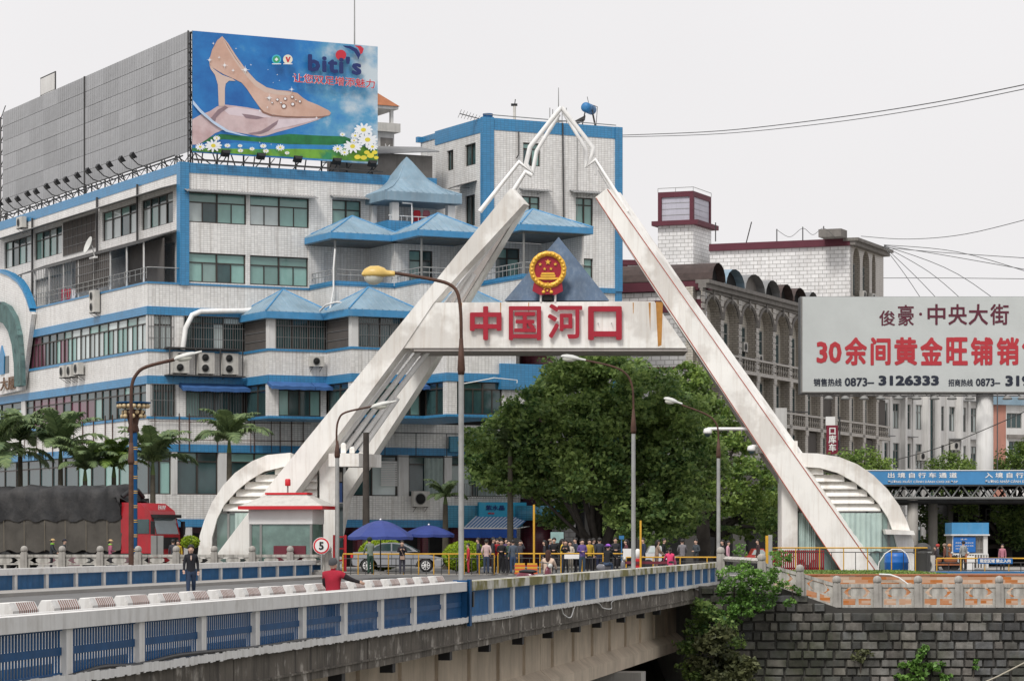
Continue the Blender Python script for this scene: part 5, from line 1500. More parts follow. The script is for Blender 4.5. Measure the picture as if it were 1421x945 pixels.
for k in range(8):
    s = .15+(sb_-.3)*k/7; mb.bar((s,.35,zR-.3),(s,.35,z1a-.1),.08); mb.bar((s,.4,z1a-1),(s,3.2,zR-.1),.06); mb.bar((s,-.4,z0a-.1),(s,1.2,zR),.05)
for j in range(7): z_ = z0a+.1+(z1a-z0a-.2)*j/6; mb.box(.05, sb_, .1, .18, z_-.04, z_+.04)
mb.box(.0, sb_+.1, -.7, -.62, z0a-.55, z0a-.48); mb.box(.0, sb_+.1, .1, .18, z0a-.4, z0a-.33)
for k in range(18): s = sb_*k/18; mb.bar((s,-.66,z0a-.5),(s+sb_/36,.14,z0a-.36),.035); mb.bar((s+sb_/36,.14,z0a-.36),(s+sb_/18,-.66,z0a-.5),.035)
# open lattice at the corner between the two hoardings
for k in range(14): z_ = z0h-.3+k*(z1h-z0h)/14; mb.bar((-.05,.15,z_),(.25,.15,z_+.4),.03); mb.bar((-.08,.15,z_),(.22,.15,z_),.03)
mb.bar((.2,.15,z0h-1),(.2,.15,z1h),.06); mb.bar((-.08,.15,z0h-1),(-.08,.15,z1h),.06)
mb.build('steel_frame', M['steel'], ad)
for k, (x, y) in enumerate(((307,216),(356,220),(407,224),(461,227),(510,230))):
    spot(FH, FH.s(x), .1, FH.z(x, y)-.25, 'black floodlight under the blue shoe billboard, %s one from the left' % ordw(k), 'floodlights under the shoe billboard', reach=.9, up=.2)
# rooftop stair turret with red pitched roof behind the billboard and the dark shed in front of it
t = thing('roof_turret', F1.pt(F1.s(530, 6), 6, zR), 'small open rooftop turret with orange tiled roof peeking past the billboard', 'turret')
TU = Fr(*F1.pt(F1.s(528, 5), 5, 0).xy, uA)
def tz(y): return TU.z(540, y)
mb = MB(TU.M); mb.box(-2.6, .95, 0, 3.4, tz(222), tz(184)); mb.build('lower_wall', M['stonewhite'], t)
mb = MB(TU.M); mb.box(-2.9, 1.25, -.3, 3.6, tz(184), tz(172)); mb.build('balcony_slab', M['acwhite'], t)
mb = MB(TU.M); 
for x in (-2.5, .75): mb.box(x, x+.2, .1, .3, tz(172), tz(152)); mb.box(x, x+.2, 3.0, 3.2, tz(172), tz(152))
mb.build('post', M['stonewhite'], t)
mb = MB(TU.M); mb.box(-2.8, 1.15, -.2, 3.5, tz(152), tz(148)); mb.build('roof_edge', M['stonewhite'], t)
mb = MB(TU.M); a, b, c, d = (-2.9,-.3), (1.2,-.3), (1.2,3.6), (-2.9,3.6); zz = tz(148)
mb.add([(*a,zz),(*b,zz),(*c,zz),(*d,zz),(-.9,1.6,zz+1.75)], [(0,1,4),(1,2,4),(2,3,4),(3,0,4)]); mb.build('roof', mat('orange_roof_tile', (.34,.13,.06), .8, .2, 3), t)
mb = MB(TU.M)
for k in range(7): a_ = math.pi*2*k/7; mb.bar((.4+.08*math.cos(a_),-.04,tz(208)+.08*math.sin(a_)),(.4+.36*math.cos(a_),-.04,tz(208)+.36*math.sin(a_)),.05)
mb.box(.0,.85,-.03,.0,tz(219),tz(192),1); mb.build('round_ornament', [M['white'], M['greypier']], t)
t = thing('roof_shed', F1.pt(F1.s(560,2), 2, zR), 'dark lean-to shed with sloping roof on the parapet behind the flared roof', 'shed')
mb = MB(F1.M); a, b = F1.s(470,2.2), F1.s(600,2.2); mb.box(a, b, 2.2, 4, zR-.2, F1.z(540,213,2.2)); mb.build('wall', M['greypier'], t)
mb = MB(F1.M); z_ = F1.z(540,205,2.2); mb.add([(a+2,1.6,z_-.5),(b+.2,1.6,z_-.1),(b+.2,4.4,z_+.5),(a+2,4.4,z_+.3),(a+2,1.6,z_-.56),(b+.2,1.6,z_-.16),(b+.2,4.4,z_+.44),(a+2,4.4,z_+.24)], [(0,1,2,3),(7,6,5,4),(0,4,5,1),(1,5,6,2),(0,3,7,4)]); mb.build('roof', M['corr'], t)
t = thing('lightning_mast', F1.pt(F1.s(492, 4), 4, zR), 'tall thin mast rising above the shoe billboard', 'mast')
mb = MB(F1.M); s = F1.s(492,4); mb.tube([(s,4,zR-.2),(s,4,F1.z(492,0,4)+1.6)], [.09,.03], 6); mb.build('mast_pole', M['polegrey'], t)

# ---- things on the tower roof
def TPt(x, y, yy=3.0): return TF.pt(TF.s(x, yy), yy, TF.z(x, y, yy))
t = thing('water_heater', TPt(816,175), 'blue round solar water tank on a tilted frame at the tower roof edge', 'water heater')
mb = MB(Matrix.Translation(TPt(817,151)) @ Matrix.Rotation(rad(-20), 4, 'Z') @ Matrix.Rotation(rad(90), 4, 'X')); mb.lathe((0,0,0), [(.1,-.75),(.28,-.7),(.32,-.6),(.32,.6),(.28,.7),(.1,.75)], 18); mb.build('tank', M['railblue2'], t)
mb = MB(); a, b = TPt(795,172), TPt(812,163)
mb.add([tuple(a+Vector((0,-.9,0))),tuple(b+Vector((0,-.9,0))),tuple(b+Vector((0,.6,0))),tuple(a+Vector((0,.6,0))),tuple(a+Vector((0,-.9,-.12))),tuple(b+Vector((0,-.9,-.12))),tuple(b+Vector((0,.6,-.12))),tuple(a+Vector((0,.6,-.12)))], [(0,1,2,3),(7,6,5,4),(0,4,5,1),(3,2,6,7)]); mb.build('collector', M['steel'], t)
mb = MB(); q = TPt(817,151); base = TPt(817,178).z
for dx, dy in ((-.35,-.3),(.35,-.3),(-.35,.4),(.35,.4)): mb.bar((q.x+dx*.6,q.y+dy,q.z-.1),(q.x+dx*1.4,q.y+dy*1.2,base-.2),.05)
mb.tube([(q.x+.3,q.y,q.z+.2),(q.x+.55,q.y,q.z+.1),(q.x+.45,q.y,base)], .025, 5); mb.tube([(q.x,q.y,q.z+.3),(q.x-.1,q.y,q.z+.75)], .02, 5); mb.build('stand', M['steel'], t)
t = thing('tv_aerial', TPt(660,175,1), 'lopsided television aerial on the left corner of the tower roof', 'aerial')
a, b = TPt(638,158,1), TPt(668,166,1)
mb = MB(); mb.tube([a, b], .03, 5); mb.tube([b, TPt(668,176,1)], .04, 5)
for k in range(8):
    p = a.lerp(b, k/7); l = .45-.02*k; mb.tube([p+Vector((-.1,-.2,-l*.6)), p+Vector((.1,.2,l*.6))], .018, 4)
mb.build('aerial_bars', M['steel'], t)
t = thing('roof_stack', TPt(714,175,3), 'thin rooftop vent pipe with a black cowl on the tower', 'vent pipe')
mb = MB(); a = TPt(714,172,3); b = TPt(714,147,3); mb.tube([a-Vector((0,0,.5)), b], .09, 8); mb.build('pipe', M['acwhite'], t)
mb = MB(); mb.box(b.x-.22,b.x+.18,b.y-.1,b.y+.1,b.z-.02,b.z+.12); mb.tube([b, b+Vector((.05,0,.4))], .03, 5); mb.build('cowl', M['black'], t)
t = thing('roof_bucket', TPt(677,168,1), 'small blue tub at the corner of the tower roof', 'tub')
mb = MB(); p = TPt(677,163,1); mb.lathe((p.x,p.y,p.z-.35), [(.25,0),(.32,.55),(.30,.56)], 12); mb.build('tub_body', M['railblue'], t)
t = thing('tower_mast', TPt(775,178,3), 'slim lightning mast behind the gate apex on the tower roof', 'mast')
mb = MB(); mb.tube([TPt(775,178,3), TPt(775,122,3)], [.05,.02], 5); mb.build('mast_pole', M['framelt'], t)
mb = MB()
for x, y in ((763,150),(767,152),(780,151),(786,150)): mb.tube([TPt(x,176,3), TPt(x,y,3)], .025, 4)
a = TPt(765,170,3); b = TPt(788,168,3); mb.tube([a, b], .05, 5); mb.build('short_rods', M['framelt'], t)

# ================================================================== ARCHED BUILDING ON THE RIGHT
RA = math.atan2(.925, .380)
c0 = P(979, 750, 190).xy
R1 = Fr(c0.x, c0.y, RA); R2 = Fr(c0.x, c0.y, RA-math.pi/2)
rb = thing('arched_building', (c0.x, c0.y, 0), 'long beige building with a row of arched top windows and stone balustrades', 'building')
s1, s4 = R1.s(1001), R1.s(1096); pit = (s4-s1)/4
first = s1-pit
zcor = R1.z(979,392)
zA = R1.z(1014,492)                 # top of the uppermost balustrade
ztop = R1.z(1014,421)               # crown of the arches
sto = 3.35
nb = 12
nw = .5*pit-.34
def arch_slab(F, x0, x1, z0, zs, zt_, y0, y1, mb, seg=9, top=None):
    """wall piece with an arched opening x0..x1, springing at zs"""
    cx = (x0+x1)/2; r = (x1-x0)/2
    pts = [(cx-r*math.cos(math.pi*i/seg), zs+(zt_-zs)*math.sin(math.pi*i/seg)) for i in range(seg+1)]
    for (a, b), (c, d) in zip(pts, pts[1:]):
        mb.quad((a,y0,b),(c,y0,d),(c,y0,top),(a,y0,top)); mb.quad((a,y0,b),(a,y1,b),(c,y1,d),(c,y0,d))
    return pts
wl = MB(R1.M)
zsp = ztop-1.25
for i in range(nb):
    a = first+i*pit; b = a+pit
    x0, x1 = a+.36, b-.36
    wl.quad((a,0,zA-1.1),(x0,0,zA-1.1),(x0,0,zcor-.5),(a,0,zcor-.5)); wl.quad((x1,0,zA-1.1),(b,0,zA-1.1),(b,0,zcor-.5),(x1,0,zcor-.5))
    arch_slab(R1, x0, x1, zA, zsp, ztop, 0, .6, wl, 9, zcor-.5)
    wl.quad((x0,0,zA-1.1),(x0,.9,zA-1.1),(x0,.9,zsp),(x0,0,zsp)); wl.quad((x1,0,zA-1.1),(x1,0,zsp),(x1,.9,zsp),(x1,.9,zA-1.1))
wl.build('arcade_wall', M['beigetile'], rb)
mb = MB(R1.M); mb.box(first-.2, first+nb*pit, .6, 1.1, 2, zcor-.3); mb.build('back_wall', tile_mat('pale_infill_tile', (.62,.58,.5), (.3,.27,.23), .4,.16,.02, streak=.3, offset=.5), rb)
# arch mouldings, keystones
for i in range(nb):
    a = first+i*pit; cx = a+pit/2; r = pit/2-.36
    mb = MB(R1.M)
    pts = [(cx-(r+.18)*math.cos(math.pi*k/9), -.07, zsp+(ztop-zsp+.18)*math.sin(math.pi*k/9)) for k in range(10)]
    mb.tube(pts, .11, 4, smooth=False); mb.box(cx-.15,cx+.15,-.18,.0,ztop-.05,ztop+.5); mb.build('arch_moulding', M['greypier'], rb)
    mb = MB(R1.M)
    for k in range(12): z_ = zA-1.1+k*.42; mb.box(a-.34, a+.34, -.07, .0, z_, z_+.32)
    mb.build('quoin', M['beigetile'], rb)
mb = MB(R1.M); mb.box(first-.3, first+nb*pit, -.55, .4, zcor-.12, zcor+.12); mb.box(first-.3, first+nb*pit, -.35, .2, zcor-.42, zcor-.12); mb.box(first-.3,first+nb*pit,-.12,.1,zcor-.62,zcor-.42); mb.build('cornice', M['greypier'], rb)
bal_prof = [(.05,0),(.09,.05),(.05,.12),(.11,.3),(.05,.5),(.09,.62),(.06,.7)]
bm = MB(); bm.lathe((0,0,0), bal_prof, 6); balm = bm.mesh('baluster', M['beigetile'])
nbal = 0
for lvl in range(5):
    zt_ = zA-lvl*sto
    mb = MB(R1.M); mb.box(first, first+nb*pit, -.12, .12, zt_-.14, zt_); mb.box(first, first+nb*pit, -.1, .9, zt_-1.15, zt_-.9); mb.build('balustrade_rail', M['beigetile'], rb)
    for i in range(nb):
        a = first+i*pit
        if lvl < 4:
            for k in range(6):
                if nbal < 290 and i >= 1:
                    place(balm, 'baluster', rb, R1.M @ Matrix.Translation((a+.55+k*(pit-1.1)/5, 0, zt_-.88))); nbal += 1
        if lvl:
            zb2 = zt_+sto-1.15
            mb = MB(R1.M); mb.box(a-.34, a+.34, -.1, .9, zt_-1.15, zb2); mb.box(a-.34,a+.34,-.16,-.1,zb2-.4,zb2); mb.build('pier', M['beigetile'], rb)
        # windows
        zw0 = zt_-.75; zw1 = (zsp-.05 if lvl == 0 else zt_+sto-1.5)
        g_ = ['glassdark','glassdark','glass'] 
        cx = a+pit/2
        if lvl == 0:
            window(R1, cx-.85, cx+.85, zw0, zw1, rb, 2, sub=1, trans=.25, glass='glassdark', frame='framelt', y=.54)
        elif lvl < 4:
            window(R1, cx-.9, cx+.9, zw0, zw1, rb, 2, sub=1, trans=.25, glass='glassdark', frame='framelt', y=.54)
            if (i*7+lvl*3) % 4 == 0 and i > 5: mb = MB(R1.M); mb.box(a+.4, a+pit-.4, .2, .25, zt_-.9, zt_+sto-1.25); mb.build('mesh_screen', M['darkmesh'], rb)
# end wall facing the river, white blocks with plum line
wall(R2, -16, 0, 0, zcor-.55, [(-4.4,-3.4,zcor-3.9,zcor-2.6)], rb, M['tile2'])
mb = MB(R2.M); mb.box(-16, .0, -.15, .3, zcor-1.9, zcor-1.1); mb.build('floor_band', M['plum'], rb)
mb = MB(R2.M); mb.box(-16, .3, -.3, .4, zcor-.5, zcor+.1); mb.box(-16,-.2,-.1,.3,R2.z(940,512),R2.z(940,509)); mb.build('parapet_coping', M['plum'], rb)
mb = MB(R1.M); mb.box(.3, first+nb*pit-.1, 1.11, 15, 0, zcor-.3); mb.build('building_core', M['tile2'], rb)
# upper block at the far end
U0 = R1.pt(R1.s(1180), 0, 0).xy; UF = Fr(U0.x, U0.y, RA-math.pi/2); US = Fr(U0.x, U0.y, RA)
zU = US.z(1180,333)
ul = US.s(1226)
wall(UF, UF.s(985), 0, zcor-1, zU-.45, [], rb, M['tile2'])
mb = MB(UF.M); mb.box(UF.s(985), .02, -.22, .35, zU-.45, zU+.1); mb.build('parapet_coping', M['plum'], rb)
mb = MB(US.M)
aw = [(.75,2.75),(3.55,5.55),(6.3,7.4)]
zs2 = US.z(1190,364); zb3 = US.z(1190,412)
xs_ = 0
for a, b in aw:
    mb.quad((xs_,0,zcor-2),(a,0,zcor-2),(a,0,zU-.3),(xs_,0,zU-.3)); arch_slab(US, a, b, 0, zs2, zs2+1.1, 0, .5, mb, 9, zU-.3)
    mb.quad((a,0,zcor-2),(b,0,zcor-2),(b,0,zb3),(a,0,zb3)); mb.quad((a,0,zb3),(a,.5,zb3),(a,.5,zs2),(a,0,zs2)); mb.quad((b,0,zb3),(b,0,zs2),(b,.5,zs2),(b,.5,zb3)); mb.quad((a,0,zb3),(b,0,zb3),(b,.5,zb3),(a,.5,zb3)); xs_ = b
mb.quad((xs_,0,zcor-2),(ul,0,zcor-2),(ul,0,zU-.3),(xs_,0,zU-.3)); mb.quad((0,.51,zcor-2),(ul,.51,zcor-2),(ul,.51,zU-.3),(0,.51,zU-.3)); mb.build('upper_wall', M['beigetile'], rb)
for a, b in aw: window(US, a+.25, b-.25, zb3+.1, zs2-.1, rb, 2, sub=1, trans=.3, glass='glassdark', frame='framelt', y=.4)
mb = MB(US.M); mb.box(-.3, ul+.5, -.7, .5, zU-.1, zU+.14); mb.box(-.2, ul+.3, -.45, .4, zU-.4, zU-.1)
mb.box(-1.9,-.2,.2,2,zU+.1,zU+.7); mb.build('cornice', M['greypier'], rb)
mb = MB(US.M); mb.box(.02, ul, .52, 11, zcor-2, zU-.3); mb.build('building_core', M['tile2'], rb)
for k, s_ in enumerate((2.9, 5.6)):
    aircon(US.pt(s_-.3, -.45, zb3-.1), RA, 'small air conditioner under the %s top arch of the beige building' % ('first','second')[k], 1, .8, .6, 'air conditioners on the beige building')
for k, (x, y) in enumerate(((1041,488),(1062,505))): aircon(R1.pt(R1.s(x), .3, R1.z(x, y)), RA, 'small white air conditioner behind the top balustrade of the beige building, %s one' % ('left','right')[k], 1, .9, .65, 'air conditioners on the beige building')
# barrel-vaulted sheds on the terrace
bx = [998,1017.5,1044,1072,1093,1111,1130,1146]
for k in range(7):
    a, b = R1.s(bx[k]), R1.s(bx[k+1]); a += .05; b -= .1
    ytop = (364,372,379,388,394,399,405)[k]
    zt_ = R1.z(bx[k]+8, ytop); zs_ = zt_-1.2
    y0 = .5; y1 = (14, 3.5, 5, 5, 5, 5, 5)[k]
    t = thing('roof_shed', R1.pt((a+b)/2, 2, zcor), 'curved %s shed on the beige terrace, %s from the left' % (('rusty brown','blue and dark','dark corrugated','dark corrugated','rusty brown','rusty brown','dark corrugated')[k], ordw(k)), 'shed', 'curved sheet roofs on the terrace')
    mb = MB(R1.M); cx = (a+b)/2; r = (b-a)/2; seg = 8
    pts = [(cx-r*math.cos(math.pi*i/seg), zs_+(zt_-zs_)*math.sin(math.pi*i/seg)) for i in range(seg+1)]
    for (p, q), (c, d) in zip(pts, pts[1:]): mb.quad((p,y0,q),(c,y0,d),(c,y1,d),(p,y1,q)); mb.quad((p,y0+.02,q-.05),(p,y1,q-.05),(c,y1,d-.05),(c,y0+.02,d-.05))
    mb.build('roof', [M['roofblue'] if k == 1 else (mat('rusty_sheet', (.06,.042,.038), .8, .4, 2) if k in (0,4,5) else M['corr'])], t)
    mb = MB(R1.M); mb.add([(p,y0+.6,q-.06) for p, q in pts]+[(b,y0+.6,zcor+.1),(a,y0+.6,zcor+.1)], [tuple(range(len(pts)+2))[::-1]]); mb.build('dark_front', M['dark'] if k != 2 else M['greypier'], t)
    mb = MB(R1.M)
    for x in (a+.05, b-.05): mb.bar((x,y0+.1,zcor),(x,y0+.1,zs_),.06)
    mb.build('post', M['framelt'], t)
# rooftop water tank tower
kc = P(962, 750, 226).xy; KF = Fr(kc.x, kc.y, RA-math.pi/2); KS = Fr(kc.x, kc.y, RA)
wt = thing('water_tower', (kc.x, kc.y, zcor), 'square rooftop water tower with plum frame and white block walls', 'water tower')
kw = KF.s(913); kd = KS.s(987)
zk0, zk1, zk2 = KF.z(962,372), KF.z(962,312), KF.z(962,265)
mb = MB(KF.M); mb.box(kw, 0, 0, kd, 0, zk1); mb.build('shaft', M['tile2'], wt)
mb = MB(KF.M); mb.box(kw-.4, .5, -.4, kd+.4, zk1, zk1+.36); mb.build('ledge', M['plum'], wt)
mb = MB(KF.M); mb.box(kw+.1, -.1, .1, kd-.1, zk1+.36, zk2-.1); mb.build('tank_panel', mat('lilac_white_panel', (.45,.44,.50), .6, .08, 1, streak=.2), wt)
mb = MB(KF.M); pr_ = .42
for x in (kw, -.3):
    mb.box(x, x+.3, -.02, .3, zk1+.36, zk2)
mb.box(-.3,.0,kd-.3,kd,zk1+.36,zk2); mb.box(kw+.3,-.3,-.02,.3,zk2-.42,zk2); mb.box(-.3,.0,.3,kd-.3,zk2-.42,zk2); mb.build('tank_frame', M['plum'], wt)
mb = MB(KF.M)
for k in range(1,4): z_ = zk1+.36+(zk2-.4-zk1-.36)*k/4; mb.box(kw+.3, -.3, .085, .1, z_-.02, z_+.02); mb.box(-.115,-.1,.3,kd-.3,z_-.02,z_+.02)
mb.build('panel_joint', M['framelt'], wt)
mb = MB(KF.M); mb.tube([(kw,.0,zk2+.3),(0,.0,zk2+.3),(0,kd,zk2+.3)], .025, 5)
for q in ((kw,0),(kw/2,0),(0,0),(0,kd)): mb.tube([(q[0],q[1],zk2),(q[0],q[1],zk2+.3)], .02, 4)
mb.build('guard_rail', M['framelt'], wt)
# slim rods on the roofline
for k, (x0, y0_, x1, y1_) in enumerate(((1035,334,1043,308),(1078,333,1078,318),(1114,332,1114,315),(1143,331,1143,314),(993,330,993,309))):
    t = thing('roof_rod', UF.pt(UF.s(x0,1), 1, UF.z(x0,y0_,1)), ('slanting thin rod on the white parapet', 'second thin rod on the white parapet from the slanting one', 'third thin rod on the white parapet', 'thin rod on the white parapet nearest the arches', 'thin rod beside the water tower')[k], 'rod', 'thin rods on the roofline')
    mb = MB(UF.M); mb.tube([(UF.s(x0,1),1,UF.z(x0,y0_,1)-.3),(UF.s(x1,1),1,UF.z(x1,y1_,1))], .045, 5); mb.build('rod', M['steel'], t)
# plum framed building glimpsed behind the tower's right edge
t = thing('distant_block', P(880,640,235), 'pale block with plum frame just right of the tall tower, behind the gate leg', 'building')
G_ = Fr(*P(862,750,232).xy, .1)
mb = MB(G_.M); mb.box(-2, 7.5, 0, 8, 0, G_.z(880,368)); mb.build('block', M['tile2'], t)
mb = MB(G_.M); mb.box(-2, 7.6, -.15, .3, G_.z(880,368), G_.z(880,361)); mb.box(G_.s(869)-.3,G_.s(869)+.1,-.1,.1,8,G_.z(880,368)); mb.box(-2,7.5,-.1,.1,G_.z(880,402),G_.z(880,398)); mb.build('trim', M['plum'], t)

# ================================================================== FAR STREET: white ribbed building and salmon building
wb = thing('ribbed_building', R1.pt(62, 0, 0), 'white building with tall vertical ribs and narrow windows beyond the beige one', 'building')
W1 = Fr(*P(1219,750,239).xy, rad(47))
zw = 17.5; lw = 14.8
nbw = 9; pw = lw/nbw
opn = []
for i in range(nbw):
    for j in range(5):
        z_ = 1.3+j*3.3
        if i == 4: continue
        opn.append((i*pw+.42, (i+1)*pw-.32, z_, z_+2.1))
opn.append((4*pw+.25, 5*pw-.15, 1.5, 15.5))
wall(W1, 0, lw, 0, zw, opn, wb, M['stonewhite'])
for o in opn:
    if o[3]-o[2] > 5: window(W1, *o, wb, 3, sub=1, trans=0, glass=['glasspale','glassdark'], frame='framelt'); grille(W1, *o, wb, .0, 1.0, 12)
    else: window(W1, *o, wb, 2, sub=1, trans=.3, glass=['glassdark','glassdark','glasspale'], frame='framelt')
for i in range(nbw+1):
    mb = MB(W1.M); mb.box(i*pw-.15, i*pw+.15, -(.5 if i in (0,2,4,5,7,9) else .12), 0, 0, zw); mb.build('rib', M['stonewhite'], wb)
for j in range(4):
    for i in (0,1,2,6,7,8):
        if (i+j) % 3: mb = MB(W1.M); z_ = 3.9+j*3.3; mb.box(i*pw+.2, (i+1)*pw-.2, -.7, 0, z_, z_+.08); mb.build('window_hood', M['corr'], wb)
mb = MB(W1.M); mb.box(0, lw, .35, 12, 0, zw-.1); mb.build('building_core', M['stonewhite'], wb)
for k, (i, z_) in enumerate(((1,5.0),(2,2.2),(5,6.6),(6,9.6),(7,2.6),(8,5.2),(3,8.6))):
    aircon(W1.pt(i*pw+.8, -.5, z_), rad(47), 'air conditioner on the white ribbed facade, %s one from the beige building' % ordw(k), 1, .9, .7, 'air conditioners on the ribbed facade')
pb_ = thing('salmon_building', P(1400,750,262), 'salmon and white building with a blue roof edge behind the billboard column', 'building')
PB = Fr(*P(1340,750,262).xy, .35)
zp = PB.z(1400,562)
po = [(PB.s(1397), PB.s(1418), PB.z(1400,594), PB.z(1400,573)), (PB.s(1400), PB.s(1421), PB.z(1400,634), PB.z(1400,612)), (PB.s(1400),PB.s(1421),PB.z(1400,660),PB.z(1400,645)), (PB.s(1430), PB.s(1450), PB.z(1400,594), PB.z(1400,573)), (PB.s(1430), PB.s(1450), PB.z(1400,634), PB.z(1400,612))]
wall(PB, 0, PB.s(1396), 0, zp, [], pb_, mat('salmon_render', (.42,.20,.15), .8, .1, .5, streak=.3))
wall(PB, PB.s(1396), 16, 0, zp, po, pb_, M['stonewhite'])
for o in po: window(PB, *o, pb_, 3, sub=1, trans=0, glass='glassdark', frame='framelt')
mb = MB(PB.M); mb.box(-.3, 16.2, -.4, .3, zp, zp+.75); mb.build('roof_edge', M['roofblue'], pb_)
mb = MB(PB.M); mb.box(0,16,.3,10,0,zp); mb.build('building_core', M['stonewhite'], pb_)
mb = MB(PB.M); mb.box(PB.s(1397), 16, -.3, .0, PB.z(1400,608), PB.z(1400,603)); mb.build('ledge', M['greypier'], pb_)

# ================================================================== BIG ROADSIDE BILLBOARD
YB = 188.0
bb = thing('roadside_billboard', P(1366,750,YB), 'big pale grey billboard on a thick white column with red and black Chinese advertising text', 'billboard')
def bp(x, y): p = P(x, y, YB); return p.x, p.z
a, c = bp(1112,545); b, d = bp(1622,412)
mb = MB(); mb.box(a, b, YB, YB+.12, c, d); mb.build('face_sheet', mat('pale_grey_billboard_vinyl', (.50,.52,.505), .5, .06, .6, bump=.15), bb)
mb = MB(); mb.box(a-.05, b+.05, YB+.12, YB+1.6, c-.05, d+.03); mb.build('back_box', M['panelgrey'], bb)
mb = MB(); mb.box(a, b, YB-.03, YB, c, c+.06); mb.box(a, a+.06, YB-.03, YB, c+.06, d); mb.build('edge_trim', M['greypier'], bb)
mb = MB(); p = P(1366.5,750,YB+.8); mb.lathe((p.x, p.y, 0), [(.56,0),(.56,c-.06)], 32); mb.build('column', M['stonewhite'], bb)
mb = MB(); mb.box(a+.3, b-.3, YB-.9, YB-.8, c-.28, c-.2)
for k in range(28): x = a+.4+k*(b-a-.8)/27; mb.bar((x,YB+.3,c-.05),(x,YB-.85,c-.24),.05)
mb.build('lamp_catwalk', M['steel'], bb)
Btx = mat('billboard_red_ink', (.42,.03,.04), .6, .05); Bpl = mat('billboard_plum_ink', (.10,.015,.03), .6, .05); Bbk = mat('billboard_navy_ink', (.015,.02,.035), .6, .05)
def bt(body, x0, x1, y0, y1, m_, bold=.03, space=1.0):
    me = text_mesh(body, 1, m_, .004, bold, space=space); p, q = bp(x0, y1), bp(x1, y0)
    fit_text(me, Matrix.Identity(4), p[0], q[0], p[1], q[1], YB-.012, 'lettering', bb)
bt('俊', 1220,1242,431,452, Bpl, .012); bt('豪', 1246,1268,423,452, Bpl, .012)
mb = MB(); p = bp(1277.5,436); mb.slab([(p[0]+.1*math.cos(i*math.pi/8), p[1]+.1*math.sin(i*math.pi/8)) for i in range(16)], YB-.012, YB-.001); mb.build('dot', Bpl, bb)
for ch, x0, x1 in (('中',1287,1312),('央',1316,1342),('大',1344,1371),('街',1374,1400)): bt(ch, x0, x1, 422, 451, Bpl, .018)
bt('30', 1133,1168,474,504, Btx, .035)
for ch, x0, x1 in (('余',1172,1203),('间',1208,1236),('黄',1241,1273),('金',1277,1308),('旺',1313,1343),('铺',1347,1378),('销',1383,1414),('售',1418,1449)): bt(ch, x0, x1, 468, 507, Btx, .035)
bt('销售热线', 1129,1168,525,536, Bbk, .02); bt('0873–', 1172,1213,524,536, Bbk, .03); bt('3126333', 1219,1303,521,535, Bbk, .05)
bt('招商热线', 1316,1350,526,536, Bbk, .02); bt('0873–', 1354,1388,525,536, Bbk, .03); bt('319', 1395,1430,521,536, Bbk, .05)
for k, x in enumerate((1150,1173,1199,1222,1247,1272,1297,1321,1346,1398,1419)):
    p = P(x, 552, YB-.9); t = thing('billboard_floodlight', p, 'flat grey lamp under the pale roadside billboard, %s one from the left' % ordw(k), 'floodlight', 'lamps under the roadside billboard')
    mb = MB(); mb.lathe((p.x, p.y, p.z-.12), [(.28,0),(.34,.06),(.2,.2),(.08,.26)], 10); mb.build('lamp_bowl', M['framelt'], t)
    mb = MB(); mb.bar((p.x,p.y,p.z+.1),(p.x,YB-.85,c-.22),.03); mb.build('bracket', M['steel'], t)

# ================================================================== CHECKPOINT CANOPY
YC = 172.0
cp = thing('checkpoint_canopy', P(1360,750,YC), 'wide checkpoint canopy with blue lettered fascia and dark steel truss', 'canopy')
def cpx(x, y, Y=YC): p = P(x, y, Y); return p.x, p.z
a, c = cpx(1200,672); b, d = cpx(1640,653)
mb = MB(); mb.box(a, b, YC, YC+.25, c, d); mb.build('fascia', mat('sky_blue_fascia', (.055,.22,.44), .6, .12, 1), cp)
mb = MB(); mb.box(a-.05, b, YC-.04, YC+.26, d, d+.05); mb.build('fascia_trim', M['white'], cp)
mb = MB(); mb.box(a, b, YC+.25, YC+13, d-.35, d-.2); mb.build('roof_deck', M['panelgrey'], cp)
zb4 = cpx(0,691)[1]; 
for dy in (.3, 4, 8, 12):
    mb = MB(); mb.bar((a,YC+dy,zb4),(b,YC+dy,zb4),.12); mb.bar((a,YC+dy,c-.02),(b,YC+dy,c-.02),.1)
    k = 0; x = a
    while x < b-.6: mb.bar((x,YC+dy,c),(x+.58,YC+dy,zb4),.06); mb.bar((x+.58,YC+dy,zb4),(x+1.16,YC+dy,c),.06); x += 1.16
    mb.build('truss', M['steel'] if dy > .3 else M['framelt'], cp)
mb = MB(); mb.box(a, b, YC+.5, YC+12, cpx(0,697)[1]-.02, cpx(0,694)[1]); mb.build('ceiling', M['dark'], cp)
for x0, x1, Yc in ((1259,1274,YC+1),(1288,1301,YC+5),(1314,1323,YC+10),(1428,1442,YC+1),(1480,1492,YC+5)):
    p = P((x0+x1)/2, 750, Yc); r = (x1-x0)/2/K*Yc; mb = MB(); mb.lathe((p.x, p.y, 0), [(r, 0), (r, zb4-.1)], 20); mb.build('column', M['conc'], cp)
def ct(body, x0, x1, y0, y1, bold=.02, space=1.0):
    me = text_mesh(body, 1, M['white'], .004, bold, space=space); p, q = cpx(x0, y1), cpx(x1, y0)
    fit_text(me, Matrix.Identity(4), p[0], q[0], p[1], q[1], YC-.012, 'lettering', cp)
ct('出 境 自 行 车 通 道', 1232,1328,655.5,663, .02); ct('ĐƯỜNG XUẤT CẢNH DÀNH CHO XE ĐẠP', 1232,1329,665,670.6, .01)
ct('入 境 自 行 车 通 道', 1367,1463,655.5,663, .02); ct('ĐƯỜNG NHẬP CẢNH DÀNH CHO XE ĐẠP', 1367,1464,665,670.6, .01)
